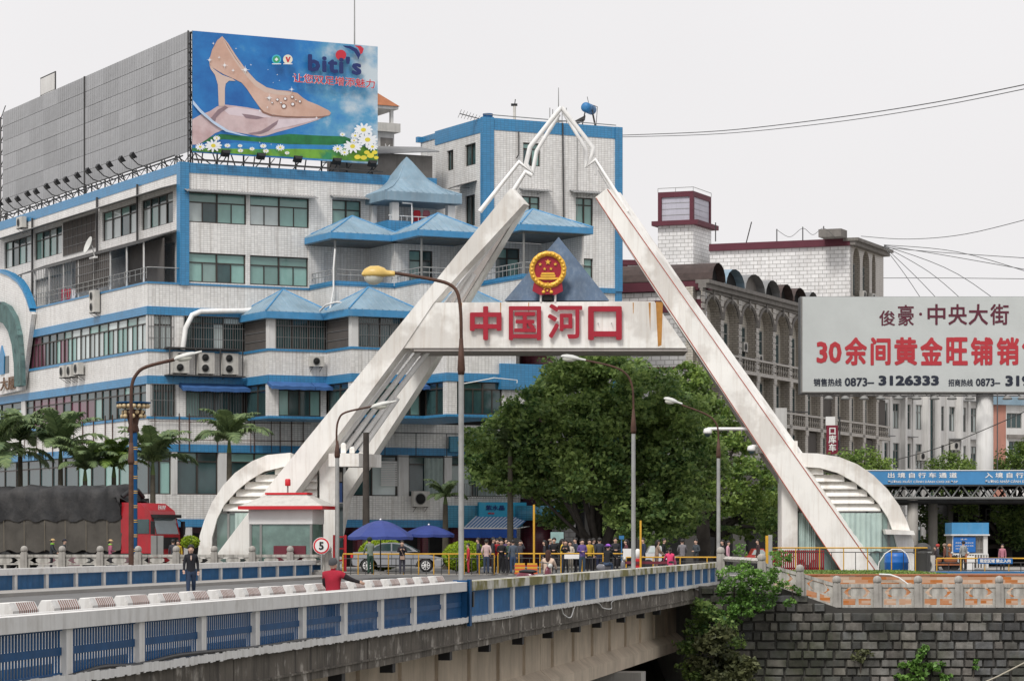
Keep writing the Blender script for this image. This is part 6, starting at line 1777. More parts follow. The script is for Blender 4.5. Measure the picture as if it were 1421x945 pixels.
# booth with blue header
bo = thing('checkpoint_booth', P(1346,770,168), 'grey checkpoint booth with blue header and blue notice under the canopy', 'booth')
def q_(x, y): p = P(x, y, 168); return p.x, p.z
a, c = q_(1322,797); b, d = q_(1371,741)
mb = MB(); mb.box(a, b, 168.2, 170.5, c, d); mb.build('walls', M['greypier'], bo)
mb = MB(); mb.box(a-.05, b+.05, 168.0, 170.6, q_(0,741)[1], q_(0,725)[1]); mb.build('header', M['roofblue2'], bo)
mb = MB(); mb.box(a-.1, b+.1, 167.95, 170.7, q_(0,743)[1], q_(0,741)[1]); mb.box(a, a+.1, 168.1, 168.2, c, d-.1); mb.box(b-.25, b, 168.1, 168.2, c, d-.1); mb.build('trim', M['stonewhite'], bo)
x0, z0_ = q_(1323,766); x1, z1_ = q_(1354,745); mb = MB(); mb.box(x0, x1, 168.05, 168.1, z0_, z1_); nbd = mb.build('notice', mat('blue_notice', (.015,.13,.42), .5, .05), bo)
for (ta, tb, y0_, y1_, bod) in ((1333,1342,747,749,'通 知'),(1326,1351,752,754,'请排队等候接受检查'),(1326,1351,756,758,'出境旅客请走此通道'),(1326,1344,760,762,'谢谢合作')):
    me = text_mesh(bod, 1, M['white'], .002, .0); p, q = q_(ta, y1_), q_(tb, y0_); fit_text(me, Matrix.Identity(4), p[0], q[0], p[1], q[1], 168.04, 'lettering', bo)
grille(Fr(x1+.1, 168.15, 0), 0, b-x1-.4, c+.9, d-.2, bo, -.02, .12, 3, 'framelt')
grille(Fr(a, 168.15, 0), 0, b-a, c, c+1.2, bo, -.12, .15, 2, 'stonewhite', .03)
# barred windows and screen wall in the gloom behind the booth
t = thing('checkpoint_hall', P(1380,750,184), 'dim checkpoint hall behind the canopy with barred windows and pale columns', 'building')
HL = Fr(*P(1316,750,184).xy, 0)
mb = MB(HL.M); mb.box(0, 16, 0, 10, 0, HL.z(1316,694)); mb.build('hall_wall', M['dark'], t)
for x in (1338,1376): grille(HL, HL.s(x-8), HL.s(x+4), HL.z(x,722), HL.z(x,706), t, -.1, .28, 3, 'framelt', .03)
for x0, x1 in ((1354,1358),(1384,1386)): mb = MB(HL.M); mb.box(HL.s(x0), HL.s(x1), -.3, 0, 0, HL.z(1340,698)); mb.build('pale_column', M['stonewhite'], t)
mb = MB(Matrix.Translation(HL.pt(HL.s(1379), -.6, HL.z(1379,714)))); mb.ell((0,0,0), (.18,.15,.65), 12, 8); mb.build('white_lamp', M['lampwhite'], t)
# ================================================================== STONE BALUSTRADES AND RETAINING WALL
def post_mesh(h):
    mb = MB(); mb.box(-.17,.17,-.17,.17,0,h-.36); mb.box(-.14,.14,-.14,.14,h-.36,h-.30)
    mb.lathe((0,0,h-.30), [(.16,0),(.18,.06),(.18,.16),(.13,.26),(.03,.3)], 10); return mb.mesh('post', M['stonepost'])
M['stonepost'] = mat('grey_carved_stone', (.36,.34,.31), .9, .2, 2.5, streak=.5, bump=.2)
M['stonepanel'] = mat('weathered_white_stone', (.46,.44,.40), .85, .3, 2, streak=.85, bump=.2, streakcol=(.12,.11,.09))
def panel_mesh(L_, h):
    """carved slab with two bone-shaped openings above and two slots below"""
    mb = MB(); y0, y1 = -.06, .06
    mb.box(0,L_,-.1,.1,h-.14,h); mb.box(0,L_,y0,y1,0,.10); mb.box(0,L_,y0,y1,.36,.44)
    for a, b in ((0,.10),(L_/2-.06,L_/2+.06),(L_-.10,L_)): mb.box(a,b,y0,y1,.10,.36)
    zt_ = h-.14
    mb.box(0,.12,y0,y1,.44,zt_); mb.box(L_-.12,L_,y0,y1,.44,zt_)
    m_ = (.44+zt_)/2; c = L_/2
    mb.slab([(c-.36,m_-.06),(c-.22,.45),(c+.22,.45),(c+.36,m_-.06),(c+.36,m_+.06),(c+.22,zt_-.01),(c-.22,zt_-.01),(c-.36,m_+.06)], y0, y1)
    for sg in (-1, 1):
        e = c+sg*(c-.12)
        for q in (.45, zt_-.01):
            w_ = .2; p = [(e,q),(e-sg*w_,q),(e, m_)]
            ar = (p[1][0]-p[0][0])*(p[2][1]-p[0][1])-(p[2][0]-p[0][0])*(p[1][1]-p[0][1])
            mb.slab(p if ar > 0 else p[::-1], y0, y1)
    return mb.mesh('carved_panel', M['stonepanel'])
# left bank balustrade
lbal = thing('stone_balustrade', (P(250,750,146.2).x, 146.2, .27), 'grey stone balustrade with rounded posts on the left bank before the red truck', 'balustrade')
sp_ = 52.75/K*146.2
xs = [P(33.5,750,146.2).x+sp_*k for k in range(-1, 9)]
pm1 = post_mesh(1.32)
for x in xs: place(pm1, 'post', lbal, Matrix.Translation((x, 146.2, .272)))
pp1 = panel_mesh(sp_-.36, .88)
for a in xs[:-1]: place(pp1, 'carved_panel', lbal, Matrix.Translation((a+.18, 146.2, .272)))
# right terrace: walkway, steps, planter wall
YW = 120.8
wx0 = P(1010,750,YW).x
mb = MB(); mb.slab([(wx0,-9.4),(60,-9.4),(60,-.97),(13.9,-.97),(13.4,-.8),(12.9,-.62),(12.4,-.45),(11.9,-.28),(11.4,-.12),(wx0,-.05)], 121.25, 127.0)
structure(mb, 'terrace_walkway', M['paving'])
rbal = thing('stone_balustrade', (P(1290,750,121.2).x, 121.2, -.95), 'pale carved stone balustrade on the retaining wall at the right', 'balustrade')
pm2 = post_mesh(1.33); sp2 = 56.4/K*121.2
px2 = [1161+56.4*k for k in range(0, 9)]
for x in px2: place(pm2, 'post', rbal, Matrix.Translation((P(x,750,121.2).x, 121.2, -.95)))
place(pm2, 'post', rbal, Matrix.Translation((P(1110,750,121.2).x, 121.2, -.48)))
place(pm2, 'post', rbal, Matrix.Translation((P(1057,750,121.2).x, 121.2, -.02)))
place(pm2, 'post', rbal, Matrix.Translation((P(1000,750,128).x, 128, .25)))
pp2 = panel_mesh(sp2-.34, .98)
for x in px2[:-1]: place(pp2, 'carved_panel', rbal, Matrix.Translation((P(x,750,121.2).x+.17, 121.2, -.95)))
for xa, za_, xb, zb_ in ((1110,-.48,1161,-.95),(1057,-.02,1110,-.48)):
    X0, X1 = P(xa,750,121.2).x+.17, P(xb,750,121.2).x-.17; L_ = X1-X0
    S_ = Matrix.Identity(4); S_[2][0] = (zb_-za_)/(L_+.34)
    me = panel_mesh(L_, .98)
    for v in me.vertices: v.co = Vector((v.co.x, v.co.y, v.co.z+v.co.x*S_[2][0]))
    place(me, 'carved_panel', rbal, Matrix.Translation((X0, 121.2, za_-.05)))
mb = MB(); a, b = P(1003,770,127.9), P(1057,775,121.2); mb.bar((a.x+.1,127.9,1.05),(b.x,121.35,1.0),.16); mb.bar((a.x+.1,127.9,.6),(b.x,121.35,.55),.12); mb.build('sloping_rail', M['stonepanel'], rbal)
# planter wall painted in stepped orange and cream bricks
plw = thing('painted_planter_wall', (P(1250,750,127).x, 127, -.9), 'low planter wall painted with stepped orange and cream brick pattern', 'planter wall')
m_ = mat('orange_cream_paint', (.40,.135,.03), .8, .15, 2)
t_ = m_.node_tree; N = t_.nodes; L = t_.links; b_ = N['Principled BSDF']; src = b_.inputs['Base Color'].links[0].from_socket
uvn = N.new('ShaderNodeTexCoord'); br = N.new('ShaderNodeTexBrick'); br.offset = .5; br.inputs['Scale'].default_value = 1; br.inputs['Brick Width'].default_value = .55; br.inputs['Row Height'].default_value = .13
br.inputs['Mortar Size'].default_value = .006; br.inputs['Color1'].default_value = (0,0,0,1); br.inputs['Color2'].default_value = (1,1,1,1); br.inputs['Bias'].default_value = -.15; br.inputs['Mortar'].default_value = (.3,.3,.3,1)
L.new(uvn.outputs['UV'], br.inputs['Vector'])
x_ = N.new('ShaderNodeMix'); x_.data_type = 'RGBA'; L.new(br.outputs['Color'], x_.inputs['Factor']); L.new(src, x_.inputs['A']); x_.inputs['B'].default_value = (.52,.48,.40,1); L.new(x_.outputs['Result'], b_.inputs['Base Color'])
mb = MB(); x0 = P(1075,750,127).x; mb.box(x0, 60, 127, 127.25, -.97, .33); mb.build('wall', m_, plw)
mb = MB(); mb.box(x0-.05, 60, 126.95, 127.35, .33, .38); mb.build('coping', mat('orange_coping', (.40,.15,.08), .8, .2, 2), plw)
mb = MB(); mb.box(x0, P(1292,750,127).x, 127.26, 148.5, -.004, .30); structure(mb, 'grass_bed_soil', mat('soil', (.06,.05,.03), .95, .3))
mb = MB(); mb.box(P(1292,750,127).x+.02, 60, 127.26, 170, -.35, .22); structure(mb, 'checkpoint_paving', M['paving'])
# blue kerb board below the second fence
t = thing('blue_kerb_board', (P(1380,750,140).x, 140, .22), 'long low blue painted kerb below the checkpoint fence', 'kerb')
mb = MB(); a = P(1299,797,140); mb.box(a.x, 60, 140, 140.3, .222, P(0,792.5,140).z); mb.build('kerb', M['railblue2'], t)

# retaining wall: stones laid in courses, recessed joints
rw = thing('retaining_wall', (P(1250,750,YW).x, YW, -5), 'dark stone block retaining wall under the right balustrade', 'retaining wall')
mb = MB(); mb.slab([(wx0-1.2,-9.4),(61,-9.4),(61,-1.0),(13.75,-1.0),(11.2,-.1),(wx0-1.2,-.05)], YW+.06, YW+.42); mb.build('joint_mortar', mat('dark_joint_mortar', (.05,.047,.042), .95, .3, 1, bump=.4), rw)
stm = []
for kx in range(3):
    mm_ = mat('wall_stone', [(.135,.13,.12),(.175,.16,.145),(.10,.10,.10)][kx], .9, .4, 3, bump=.5, rand=.5, streak=.75, col2=(.045,.048,.03), mix2=(.44,.62), sc2=.28, world=True)
    for kk in range(3):
        mb = MB(); e = .08+.02*kk
        vs = [(-.5,0,-.5),(.5,0,-.5),(.5,0,.5),(-.5,0,.5)]
        f = [(-.5+e*.7*R.uniform(.6,1.3),-1,-.5+e*R.uniform(.6,1.4)),(.5-e*.7*R.uniform(.6,1.3),-1,-.5+e*R.uniform(.6,1.4)),(.5-e*.7*R.uniform(.6,1.3),-1,.5-e*R.uniform(.6,1.4)),(-.5+e*.7*R.uniform(.6,1.3),-1,.5-e*R.uniform(.6,1.4))]
        mb.add(vs+f, [(4,5,6,7),(0,1,5,4),(1,2,6,5),(2,3,7,6),(3,0,4,7)]); stm.append(mb.mesh('stone', mm_))
cap_x = P(1421,750,YW).x+.6
far_ = MB(); cnt = 0
z = -1.0; row = 0
def wtop(x): return -1.0 if x > 13.75 else (-.1 if x < 11.2 else -.1-.9*(x-11.2)/2.55)
z = -.02
while z > -9.2:
    h_ = R.uniform(.33,.41); x = wx0-1.2+R.uniform(0,.5)*(row % 2+.3)
    while x < 60:
        w_ = R.uniform(.34,.92)
        if z <= wtop(x+w_*.5)+.02 or z-h_*.4 <= wtop(x+w_*.5):
            zt_ = min(z, wtop(x+w_*.5)); hh = zt_-(z-h_)
            if hh > .12:
                Mx = Matrix.Translation((x+w_/2, YW+.07, zt_-hh/2)) @ Matrix.Rotation(R.uniform(-.02,.02), 4, 'Y') @ SM(w_-.045, R.uniform(.08,.18), hh-.045)
                if x < cap_x and cnt < 298 and z > -4.3: place(R.choice(stm), 'stone', rw, Mx); cnt += 1
                else:
                    q = .0; far_.box(x+.03, x+w_-.03, YW-R.uniform(.02,.08), YW+.07, zt_-hh+.03, zt_-.03)
        x += w_
    z -= h_; row += 1
fo = far_.build('stone_courses', stm[0].materials[0], rw); fo['kind'] = 'stuff'

# ================================================================== VEGETATION
import numpy as np
NR = np.random.RandomState(11)
def leaf_mesh(name, centres, size, m_, up=.3, aspect=1.9, drop=0.0, norms=None):
    """thousands of small two-triangle leaves folded along the midrib"""
    c = np.asarray(centres, dtype=np.float64); n = len(c)
    d = NR.normal(size=(n,3)); d[:,2] = d[:,2]*.6-drop; d /= np.linalg.norm(d, axis=1)[:,None]
    r = NR.normal(size=(n,3)); r -= d*(r*d).sum(1)[:,None]; r /= np.linalg.norm(r, axis=1)[:,None]
    nn = np.cross(d, r); sz = size*NR.uniform(.6,1.35,size=(n,1))
    a = c-d*sz*.5*aspect*.5; b = c+d*sz*.5*aspect*.5
    l = c+r*sz*.28+nn*sz*.09; q = c-r*sz*.28+nn*sz*.09
    V_ = np.stack([a,l,b,q], 1).reshape(-1,3)
    me = bpy.data.meshes.new(name)
    me.vertices.add(4*n); me.vertices.foreach_set('co', V_.ravel())
    me.loops.add(4*n); me.loops.foreach_set('vertex_index', np.arange(4*n, dtype=np.int32))
    me.polygons.add(n); me.polygons.foreach_set('loop_start', np.arange(0,4*n,4, dtype=np.int32))
    try: me.polygons.foreach_set('loop_total', np.full(n,4,dtype=np.int32))
    except Exception: pass
    me.materials.append(m_); me.update(calc_edges=True)
    return me
def clump_points(lobes, per, clumps, cr=.55):
    """leaf positions: small sprays gathered on the shells of the lobes"""
    pts = []
    for (x, y, z, r) in lobes:
        k = max(3, int(clumps*(r/2.2)**2))
        d = NR.normal(size=(k,3)); d /= np.linalg.norm(d, axis=1)[:,None]
        rad_ = r*NR.uniform(.55,1.08,size=(k,1)); cc = np.array([x,y,z])+d*rad_*np.array([1,1,.82])
        for q in cc:
            m = int(per*NR.uniform(.6,1.4)); s_ = cr*NR.uniform(.6,1.3)
            p = NR.normal(size=(m,3)); p /= np.maximum(1e-6, np.linalg.norm(p, axis=1))[:,None]; p *= (NR.uniform(0,1,size=(m,1))**.45)*s_; p[:,2] *= .6
            pts.append(q+p)
    return np.concatenate(pts)
def tree(name, label, base, trunk, lobes, m_, leaf=.2, per=46, clumps=46, cr=.55, cat='tree', limbs=8, tr=.4, group=None):
    t = thing(name, base, label, cat, group)
    b = Vector(base); mb = MB()
    top = Vector((sum(l[0] for l in lobes)/len(lobes), sum(l[1] for l in lobes)/len(lobes), sum(l[2] for l in lobes)/len(lobes)))
    if trunk:
        mb.tube([b, b+Vector((.05,0,trunk*.5)), b+Vector((.0,.1,trunk))], [tr*1.35, tr, tr*.85], 10)
        for l in lobes[:limbs]:
            e = Vector(l[:3]); s_ = b+Vector((0,.1,trunk*R.uniform(.7,1)))
            m1 = s_.lerp(e, .45)+Vector((R.uniform(-.3,.3),R.uniform(-.3,.3),R.uniform(-.2,.5)))
            mb.tube([s_, m1, e], [tr*.5, tr*.3, tr*.08], 7)
        mb.build('trunk', M['barkdark'], t)
    me = leaf_mesh('crown', clump_points(lobes, per, clumps, cr), leaf, m_)
    link(me, 'crown', t)
    return t
def L3(x, y, Y, r): p = P(x, y, Y); return (p.x, p.y, p.z, r)
def lobes_px(lst, Y, dy=2.0): return [L3(x, y, Y+R.uniform(-dy,dy), r/K*Y) for x, y, r in lst]
# the big spreading tree under the beam
big = lobes_px([(800,545,52),(850,530,48),(895,545,48),(745,575,45),(700,605,40),(675,635,30),(720,640,45),(770,610,52),(820,590,55),(870,600,55),(920,590,50),(960,575,38),(765,665,42),(820,650,55),(880,655,55),(930,645,50),(712,662,30),(930,700,42),(880,705,38),(970,640,40),(840,505,30),(790,515,35),(772,705,30),(905,715,34),(945,700,36),(690,655,34),(660,610,20),(900,740,25)], 159, 2.6)
t = thing('banyan_tree', (P(828,760,159).x, 159, 0), 'huge dark spreading tree with fanning bare limbs under the gate beam', 'tree')
mb = MB(); b = P(828,750,159); b.z = 0
mb.tube([b, b+Vector((0,0,1.6))], [.75,.6], 10)
for x, y, r_ in ((768,668,.2),(785,660,.22),(800,640,.2),(822,640,.22),(842,640,.22),(862,650,.22),(880,655,.2),(905,668,.18),(750,690,.15),(815,620,.2),(848,610,.2),(790,700,.12),(870,690,.14),(835,670,.16)):
    e = P(x, y, 159+R.uniform(-2.4,.6)); s_ = b+Vector((R.uniform(-.4,.4),R.uniform(-.5,.1),R.uniform(.5,1.5))); m1 = s_.lerp(e,.5)+Vector((R.uniform(-.25,.25),0,-.25))
    mb.tube([s_, m1, e], [r_*1.1, r_*.75, r_*.4], 7)
mb.build('trunk', M['barkdark'], t)
link(leaf_mesh('crown', clump_points(big, 46, 105, .62), .30, M['leafdark']), 'crown', t)
# separate trees beside and behind the big crown, the first brighter green
tree('street_tree', 'fresh green tree right of the big dark tree, behind the right gate leg', (P(975,760,167).x,167,0), 4, lobes_px([(960,530,34),(1000,570,34),(1030,605,30),(985,610,36),(945,560,30),(1010,640,38),(1045,660,32),(1000,690,34),(960,670,34),(1060,700,30)], 167, 2), M['leafmid'], .28, 44, 80)
tree('street_tree', 'dark low tree filling the gloom behind the crowd at right', (P(1000,760,172).x,172,0), 3, lobes_px([(900,720,38),(950,715,38),(1000,720,38),(1045,715,36),(1085,700,34),(1090,660,26),(850,730,30),(1075,735,30)], 172, 1.5), M['leafdark'], .32, 40, 70)
tree('street_tree', 'bushy green tree below the beige balustrades and left of the checkpoint fascia', (P(1190,760,176).x,176,0), 3, lobes_px([(1175,640,18),(1200,636,20),(1220,646,16),(1160,655,16),(1190,665,24),(1225,670,20)], 176, 1.2), M['leafmid'], .2, 30, 190)
tree('street_tree', 'green tree showing over the checkpoint fascia left of the billboard column', (P(1318,760,190).x,190,0), 3, lobes_px([(1300,648,14),(1318,640,16),(1338,650,16),(1350,655,12),(1310,665,24),(1340,670,24)], 190, 1), M['leafmid'], .2, 30, 190)
tree('street_tree', 'green tree showing over the checkpoint fascia right of the billboard column', (P(1410,760,192).x,192,0), 3, lobes_px([(1395,645,16),(1412,632,20),(1432,628,22),(1392,660,18),(1425,655,22)], 192, 1), M['leafmid'], .2, 30, 190)
tree('street_tree', 'dark tree in the shade behind the checkpoint booth', (P(1395,760,182).x,182,0), 2, lobes_px([(1395,715,22),(1420,720,26),(1410,745,24),(1285,715,18),(1305,735,18),(1300,755,18),(1345,712,16)], 181, 1), M['leafdark'], .24, 30, 150)
tree('roof_garden_shrub', 'small green roof garden bush at the foot of the right tower edge', (P(880,418,200).x,200,P(880,418,200).z), 0, lobes_px([(872,400,11),(885,396,12),(897,402,10),(880,410,11)], 200, .8), M['leafmid'], .16, 24, 260, .25, cat='shrub')
# clipped yellow-green bushes
def bush(px_, py, r, Y, label, sq=.7):
    p = P(px_, py, Y); rr = r/K*Y
    t = thing('clipped_bush', (p.x, p.y, 0), label, 'bush', 'clipped yellow-green bushes by the road')
    n = int(5200*rr*rr); d = NR.normal(size=(n,3)); d /= np.linalg.norm(d, axis=1)[:,None]
    c = np.array([p.x, p.y, p.z])+d*rr*np.array([1,1,sq])*NR.uniform(.86,1.03,size=(n,1)); c = c[c[:,2] > .1]
    link(leaf_mesh('foliage', c, .11, M['leafbright']), 'foliage', t)
    mb = MB(); mb.ell((p.x,p.y,p.z), (rr*.85,rr*.85,rr*sq*.85), 14, 10); mb.build('inner_foliage', M['leafmid'], t)
    mb = MB(); mb.tube([(p.x,p.y,0),(p.x,p.y,max(.2,p.z))], .12, 6); mb.build('stem', M['bark'], t)
bush(530, 768, 32, 147, 'rounded yellow-green bush between the blue umbrella and the silver car')
bush(645, 772, 31, 145, 'rounded yellow-green bush behind the grey lamp post and the woman in red')
bush(264, 752, 13, 143, 'small yellow-green bush between the red truck and the left arch')
for k,(x,y,r,Y_) in enumerate(((222,700,9,158),)): pass
# palms
pal = M['leafpalm']
M['palmtrunk'] = mat('palm_trunk', (.10,.088,.065), .9, .25, 4, bump=.3)
M['palmshaft'] = mat('palm_crownshaft', (.10,.15,.04), .5, .2, 3)
def palm(cx, cy, r, Y, label, nf=13, m_=None, base=0.0, lean=0):
    c = P(cx, cy, Y); rr = r/K*Y
    t = thing('palm_tree', (c.x, c.y, base), label, 'palm', 'royal palms in front of the tiled building')
    mb = MB(); mb.tube([(c.x-lean,c.y,base),(c.x-lean*.4,c.y,base+(c.z-base)*.5),(c.x,c.y,c.z-rr*.35)], [.2,.17,.13], 9); mb.build('trunk', M['palmtrunk'], t)
    mb = MB(); mb.tube([(c.x,c.y,c.z-rr*.4),(c.x,c.y,c.z)], [.14,.07], 9); mb.build('crownshaft', M['palmshaft'], t)
    for k in range(nf):
        az = 2*math.pi*k/nf+R.uniform(-.25,.25); el = R.uniform(.45,1.3) if k % 3 else R.uniform(1.15,1.5)
        Ln = rr*R.uniform(1.45,1.9); mb = MB(); pts = []; p = Vector((c.x,c.y,c.z)); e = el; N_ = 9
        for i in range(N_+1):
            pts.append(p.copy()); p = p+Vector((math.cos(az)*math.cos(e), math.sin(az)*math.cos(e), math.sin(e)))*Ln/N_; e -= (.10+.13*i/N_*1.7)
        mb.tube(pts, [.035*(1-i/(N_+1)) +.006 for i in range(N_+1)], 4, cap=False)
        side = Vector((-math.sin(az), math.cos(az), 0))
        for i in range(1, N_*5):
            f = i/(N_*5); j = min(N_-1, int(f*N_)); q = pts[j].lerp(pts[j+1], f*N_-j); d = (pts[j+1]-pts[j]).normalized()
            ll = Ln*.27*math.sin(math.pi*min(1,.18+f*.85))**.6
            for sg in (-1, 1):
                tip = q+side*sg*ll*.75+d*ll*.5+Vector((0,0,-ll*R.uniform(.05,.45))); md = q+side*sg*ll*.42+d*ll*.28+Vector((0,0,.02))
                w_ = d*.045
                mb.add([q-w_, q+w_, md+w_*1.2, md-w_*1.2, tip], [(0,1,2,3),(3,2,4)])
        link_f = MB.build(mb, 'frond', m_ or pal, t)
palms = [(-8,640,58,160,'tall palm cut by the left border'),(28,612,44,163,'palm near the left border, behind the truck tarpaulin'),(84,622,46,162,'broad palm above the middle of the tarpaulin'),(118,652,38,160,'low palm over the right part of the tarpaulin'),
         (158,648,36,161,'pale green palm left of the ornamental lamp post'),(212,642,42,160,'palm right of the ornamental lamp post above the red cab'),(318,612,40,160,'lone palm before the white tiled wall left of the gate leg'),(708,622,28,158,'tall thin palm against the left edge of the big tree, beside the striped awning'),
         (618,690,24,158,'small palm between air conditioner and lamp post')]
for k, a in enumerate(palms): palm(*a[:5], nf=(11 if k > 7 else 17), m_=(M['leafmid'] if k == 4 else None))
# two bare slim trunks in front of the building
for k, (x, y0_, Y_, lab) in enumerate(((508,600,148,'dark straight trunk rising behind the left gate pillar'),)):
    t = thing('bare_trunk', (P(x,750,Y_).x, Y_, 0), lab, 'trunk'); mb = MB(); p = P(x, y0_, Y_); mb.tube([(p.x,p.y,0),(p.x,p.y,p.z)], [.2,.15], 8); mb.build('stem', M['barkdark'], t)
# ---- river bank growth under and beside the bridge end
def shrub(name, label, lob, Y, m_, leaf, per, clumps, cr, dy=.8, cat='shrub'):
    l = lobes_px(lob, Y, dy); t = thing(name, (l[0][0], Y, l[0][2]-l[0][3]), label, cat)
    mb = MB(); b = Vector((l[0][0], Y+.6, l[0][2]-1.5))
    for q in l[::3]: mb.tube([b, b.lerp(Vector(q[:3]), .5)+Vector((0,-.1,.2)), Vector(q[:3])], [.06,.04,.015], 5)
    mb.build('stems', M['bark'], t)
    link(leaf_mesh('foliage', clump_points(l, per, clumps, cr), leaf, m_, drop=.3), 'foliage', t)
shrub('bank_shrub', 'bright leafy bush sprouting over the wall beside the bridge end', [(1020,800,22),(1040,785,14),(1028,765,9),(1062,800,20),(1045,820,24),(1015,825,20),(1070,825,14),(1085,812,8),(1030,845,20),(1012,855,14),(1078,780,9),(1095,835,6),(1060,842,12),(1075,765,5),(1092,774,4)], 119.6, M['leafbank'], .15, 30, 300, .24, .5)
shrub('bamboo_thicket', 'drooping olive bamboo thicket in the shade below the bridge end', [(985,895,16),(1008,915,18),(975,925,16),(1018,940,18),(1000,950,18),(1036,925,12),(998,880,10)], 118.8, M['leafolive'], .30, 30, 330, .42, .8)
shrub('bank_shrub', 'dark scrub hanging below the bridge end behind the bamboo', [(985,850,18),(972,842,12),(1002,868,14),(965,870,16),(958,900,16),(1020,890,10),(992,892,14),(985,925,16),(1008,915,12),(960,930,14),(975,945,16)], 119.7, M['leafdark'], .2, 30, 330, .35, .6)
shrub('wall_fern', 'yellow-green grassy tuft growing out of the stone wall', [(1262,928,12),(1280,918,13),(1300,925,12),(1275,938,14),(1310,938,10),(1250,938,8),(1283,902,5)], 120.5, M['leafbank'], .2, 26, 260, .22, .15, 'plant')
shrub('wall_fern', 'small dry tuft on the stone wall left of the big tuft', [(1195,908,9),(1205,904,6),(1188,912,6)], 120.5, M['leafolive'], .15, 24, 260, .2, .1, 'plant')
shrub('wall_fern', 'tiny green sprig on the stone wall at far right', [(1352,918,5),(1350,925,4)], 120.5, M['leafbank'], .14, 20, 70, .15, .1, 'plant')
shrub('wall_fern', 'leafy tuft at the foot of the first balustrade post', [(1100,818,7),(1108,822,6),(1092,812,6)], 120.6, M['leafbank'], .13, 22, 70, .2, .1, 'plant')
# short grass on the bed at the gate foot
gp_ = []
x0, x1 = P(1090,750,127).x, P(1255,750,150).x
n = 9000; gx = NR.uniform(x0+.2, x1-.4, n); gy = NR.uniform(127.5,147.5,n); 
c = np.stack([gx, gy, .3+NR.uniform(0,.05,n)], 1)
go = link(leaf_mesh('grass', c, .13, M['leafmid']), 'grass'); tag(go, 'short bright green grass at the foot of the right gate leg', 'grass', kind='stuff')
# pole leaning at lower right
t = thing('bamboo_pole', P(1400,940,118), 'thin pale pole slanting across the lower right corner', 'pole')
mb = MB(); mb.tube([P(1340,958,119), P(1385,938,118.5), P(1432,914,118)], .035, 6); mb.build('cane', mat('pale_cane', (.42,.38,.3), .6, .15), t)
# ================================================================== STREET LAMPS AND POSTS
GZ = .28
def lamp(label, Y, base_y, pole, upper, head, hm, pm=None, rp=.1, ru=.055, base_z=None):
    b = P(pole[0][0], base_y, Y)
    t = thing('street_lamp', b, label, 'street lamp', 'street lamps with curved arms')
    if pole:
        mb = MB(); pts = [P(x, y, Y) for x, y in pole]; mb.tube(pts, [rp]+[rp*.88]*(len(pts)-1), 12); mb.build('pole', M[pm or 'polegrey'], t)
        q = pts[-1]; mb = MB(); mb.lathe(tuple(q), [(rp*1.0,-.12),(rp*1.25,0),(rp*1.1,.2),(ru*1.1,.75)], 12); mb.build('collar', M['polerust'], t)
    # smooth the arm with extra points
    up_ = [P(x, y, Y) for x, y in upper]; f = []
    for i in range(len(up_)-1):
        for k in range(4):
            u = k/4; p0 = up_[max(0,i-1)]; p1 = up_[i]; p2 = up_[i+1]; p3 = up_[min(len(up_)-1,i+2)]
            f.append(.5*((2*p1)+(p2-p0)*u+(2*p0-5*p1+4*p2-p3)*u*u+(3*p1-p0-3*p2+p3)*u**3))
    f.append(up_[-1]); mb = MB(); mb.tube(f, ru, 9); mb.build('arm', M['polerust'], t)
    (x0, x1, y0, y1) = head; a, c = P(x0, (y0+y1)/2, Y), P(x1, (y0+y1)/2, Y); L_ = c.x-a.x; hh = (y1-y0)/K*Y*(.78 if hm != 'lampyellow' else 1)
    mb = MB(); secs = [(0,.10),(.08,.32),(.25,.48),(.5,.5),(.68,.38),(.75,.26),(1,.2)]; vs, fs = [], []; n = 12
    dz = (P(x0, y0, Y)-P(x0, y1, Y)).z
    tilt = (hm[1] if isinstance(hm, tuple) else .0)
    hmn = hm[0] if isinstance(hm, tuple) else hm
    for u, r in secs:
        for j in range(n):
            th = 2*math.pi*j/n; zz = math.sin(th)*r*hh*.95; zz = zz if zz > 0 else zz*.35
            vs.append((a.x+L_*u, a.y+math.cos(th)*r*hh*.9, a.z+zz+tilt*(u-.5)*L_))
    for i in range(len(secs)-1):
        for j in range(n): fs.append((i*n+j, i*n+(j+1)%n, (i+1)*n+(j+1)%n, (i+1)*n+j))
    fs += [tuple(range(n)), tuple(range((len(secs)-1)*n, len(secs)*n))[::-1]]
    mb.add(vs, fs, 0, True); mb.build('lamp_head', M[hmn], t)
    mb = MB(); mb.ell((a.x+L_*.36, a.y, a.z-hh*.08+tilt*(-.14)*L_), (L_*.3, hh*.38, hh*.45), 14, 8); mb.build('lens', mat('lamp_lens', (.55,.55,.48), .15, .1, 3), t)
    return t
Yn = bs(641)*math.sin(BA)
l_ = lamp('tall foreground lamp with yellow head and rusty curved arm crossing the white crossbeam', Yn, 860, [(640,872),(640,806),(640,513)], [(640,513),(640,470),(639,430),(634,405),(622,394),(600,388),(572,383),(547,379)], (502,548,368,395), 'lampyellow', rp=.075, ru=.042)
mb = MB(B.M); s = bs(641); mb.box(s-.13, s+.13, -.22, -.15, -.2, .92); mb.box(s-.13, s-.07, -.2, .2, -.15, .9); mb.box(s+.07, s+.13, -.2, .2, -.15, .9); mb.build('pole_bracket', M['railblue'], l_)
mb = MB(B.M); mb.box(s+.15, s+.3, -.25, -.13, .25, .62); mb.build('switch_box', M['black'], l_)
lamp('grey lamp post before the banyan tree with its white head under the beam', bs(879)*math.sin(BA), 790, [(879,800),(879,597)], [(879,597),(879,560),(877,535),(868,518),(848,508),(812,500)], (778,813,491,504), ('lampwhite',-.16), rp=.08, ru=.036)
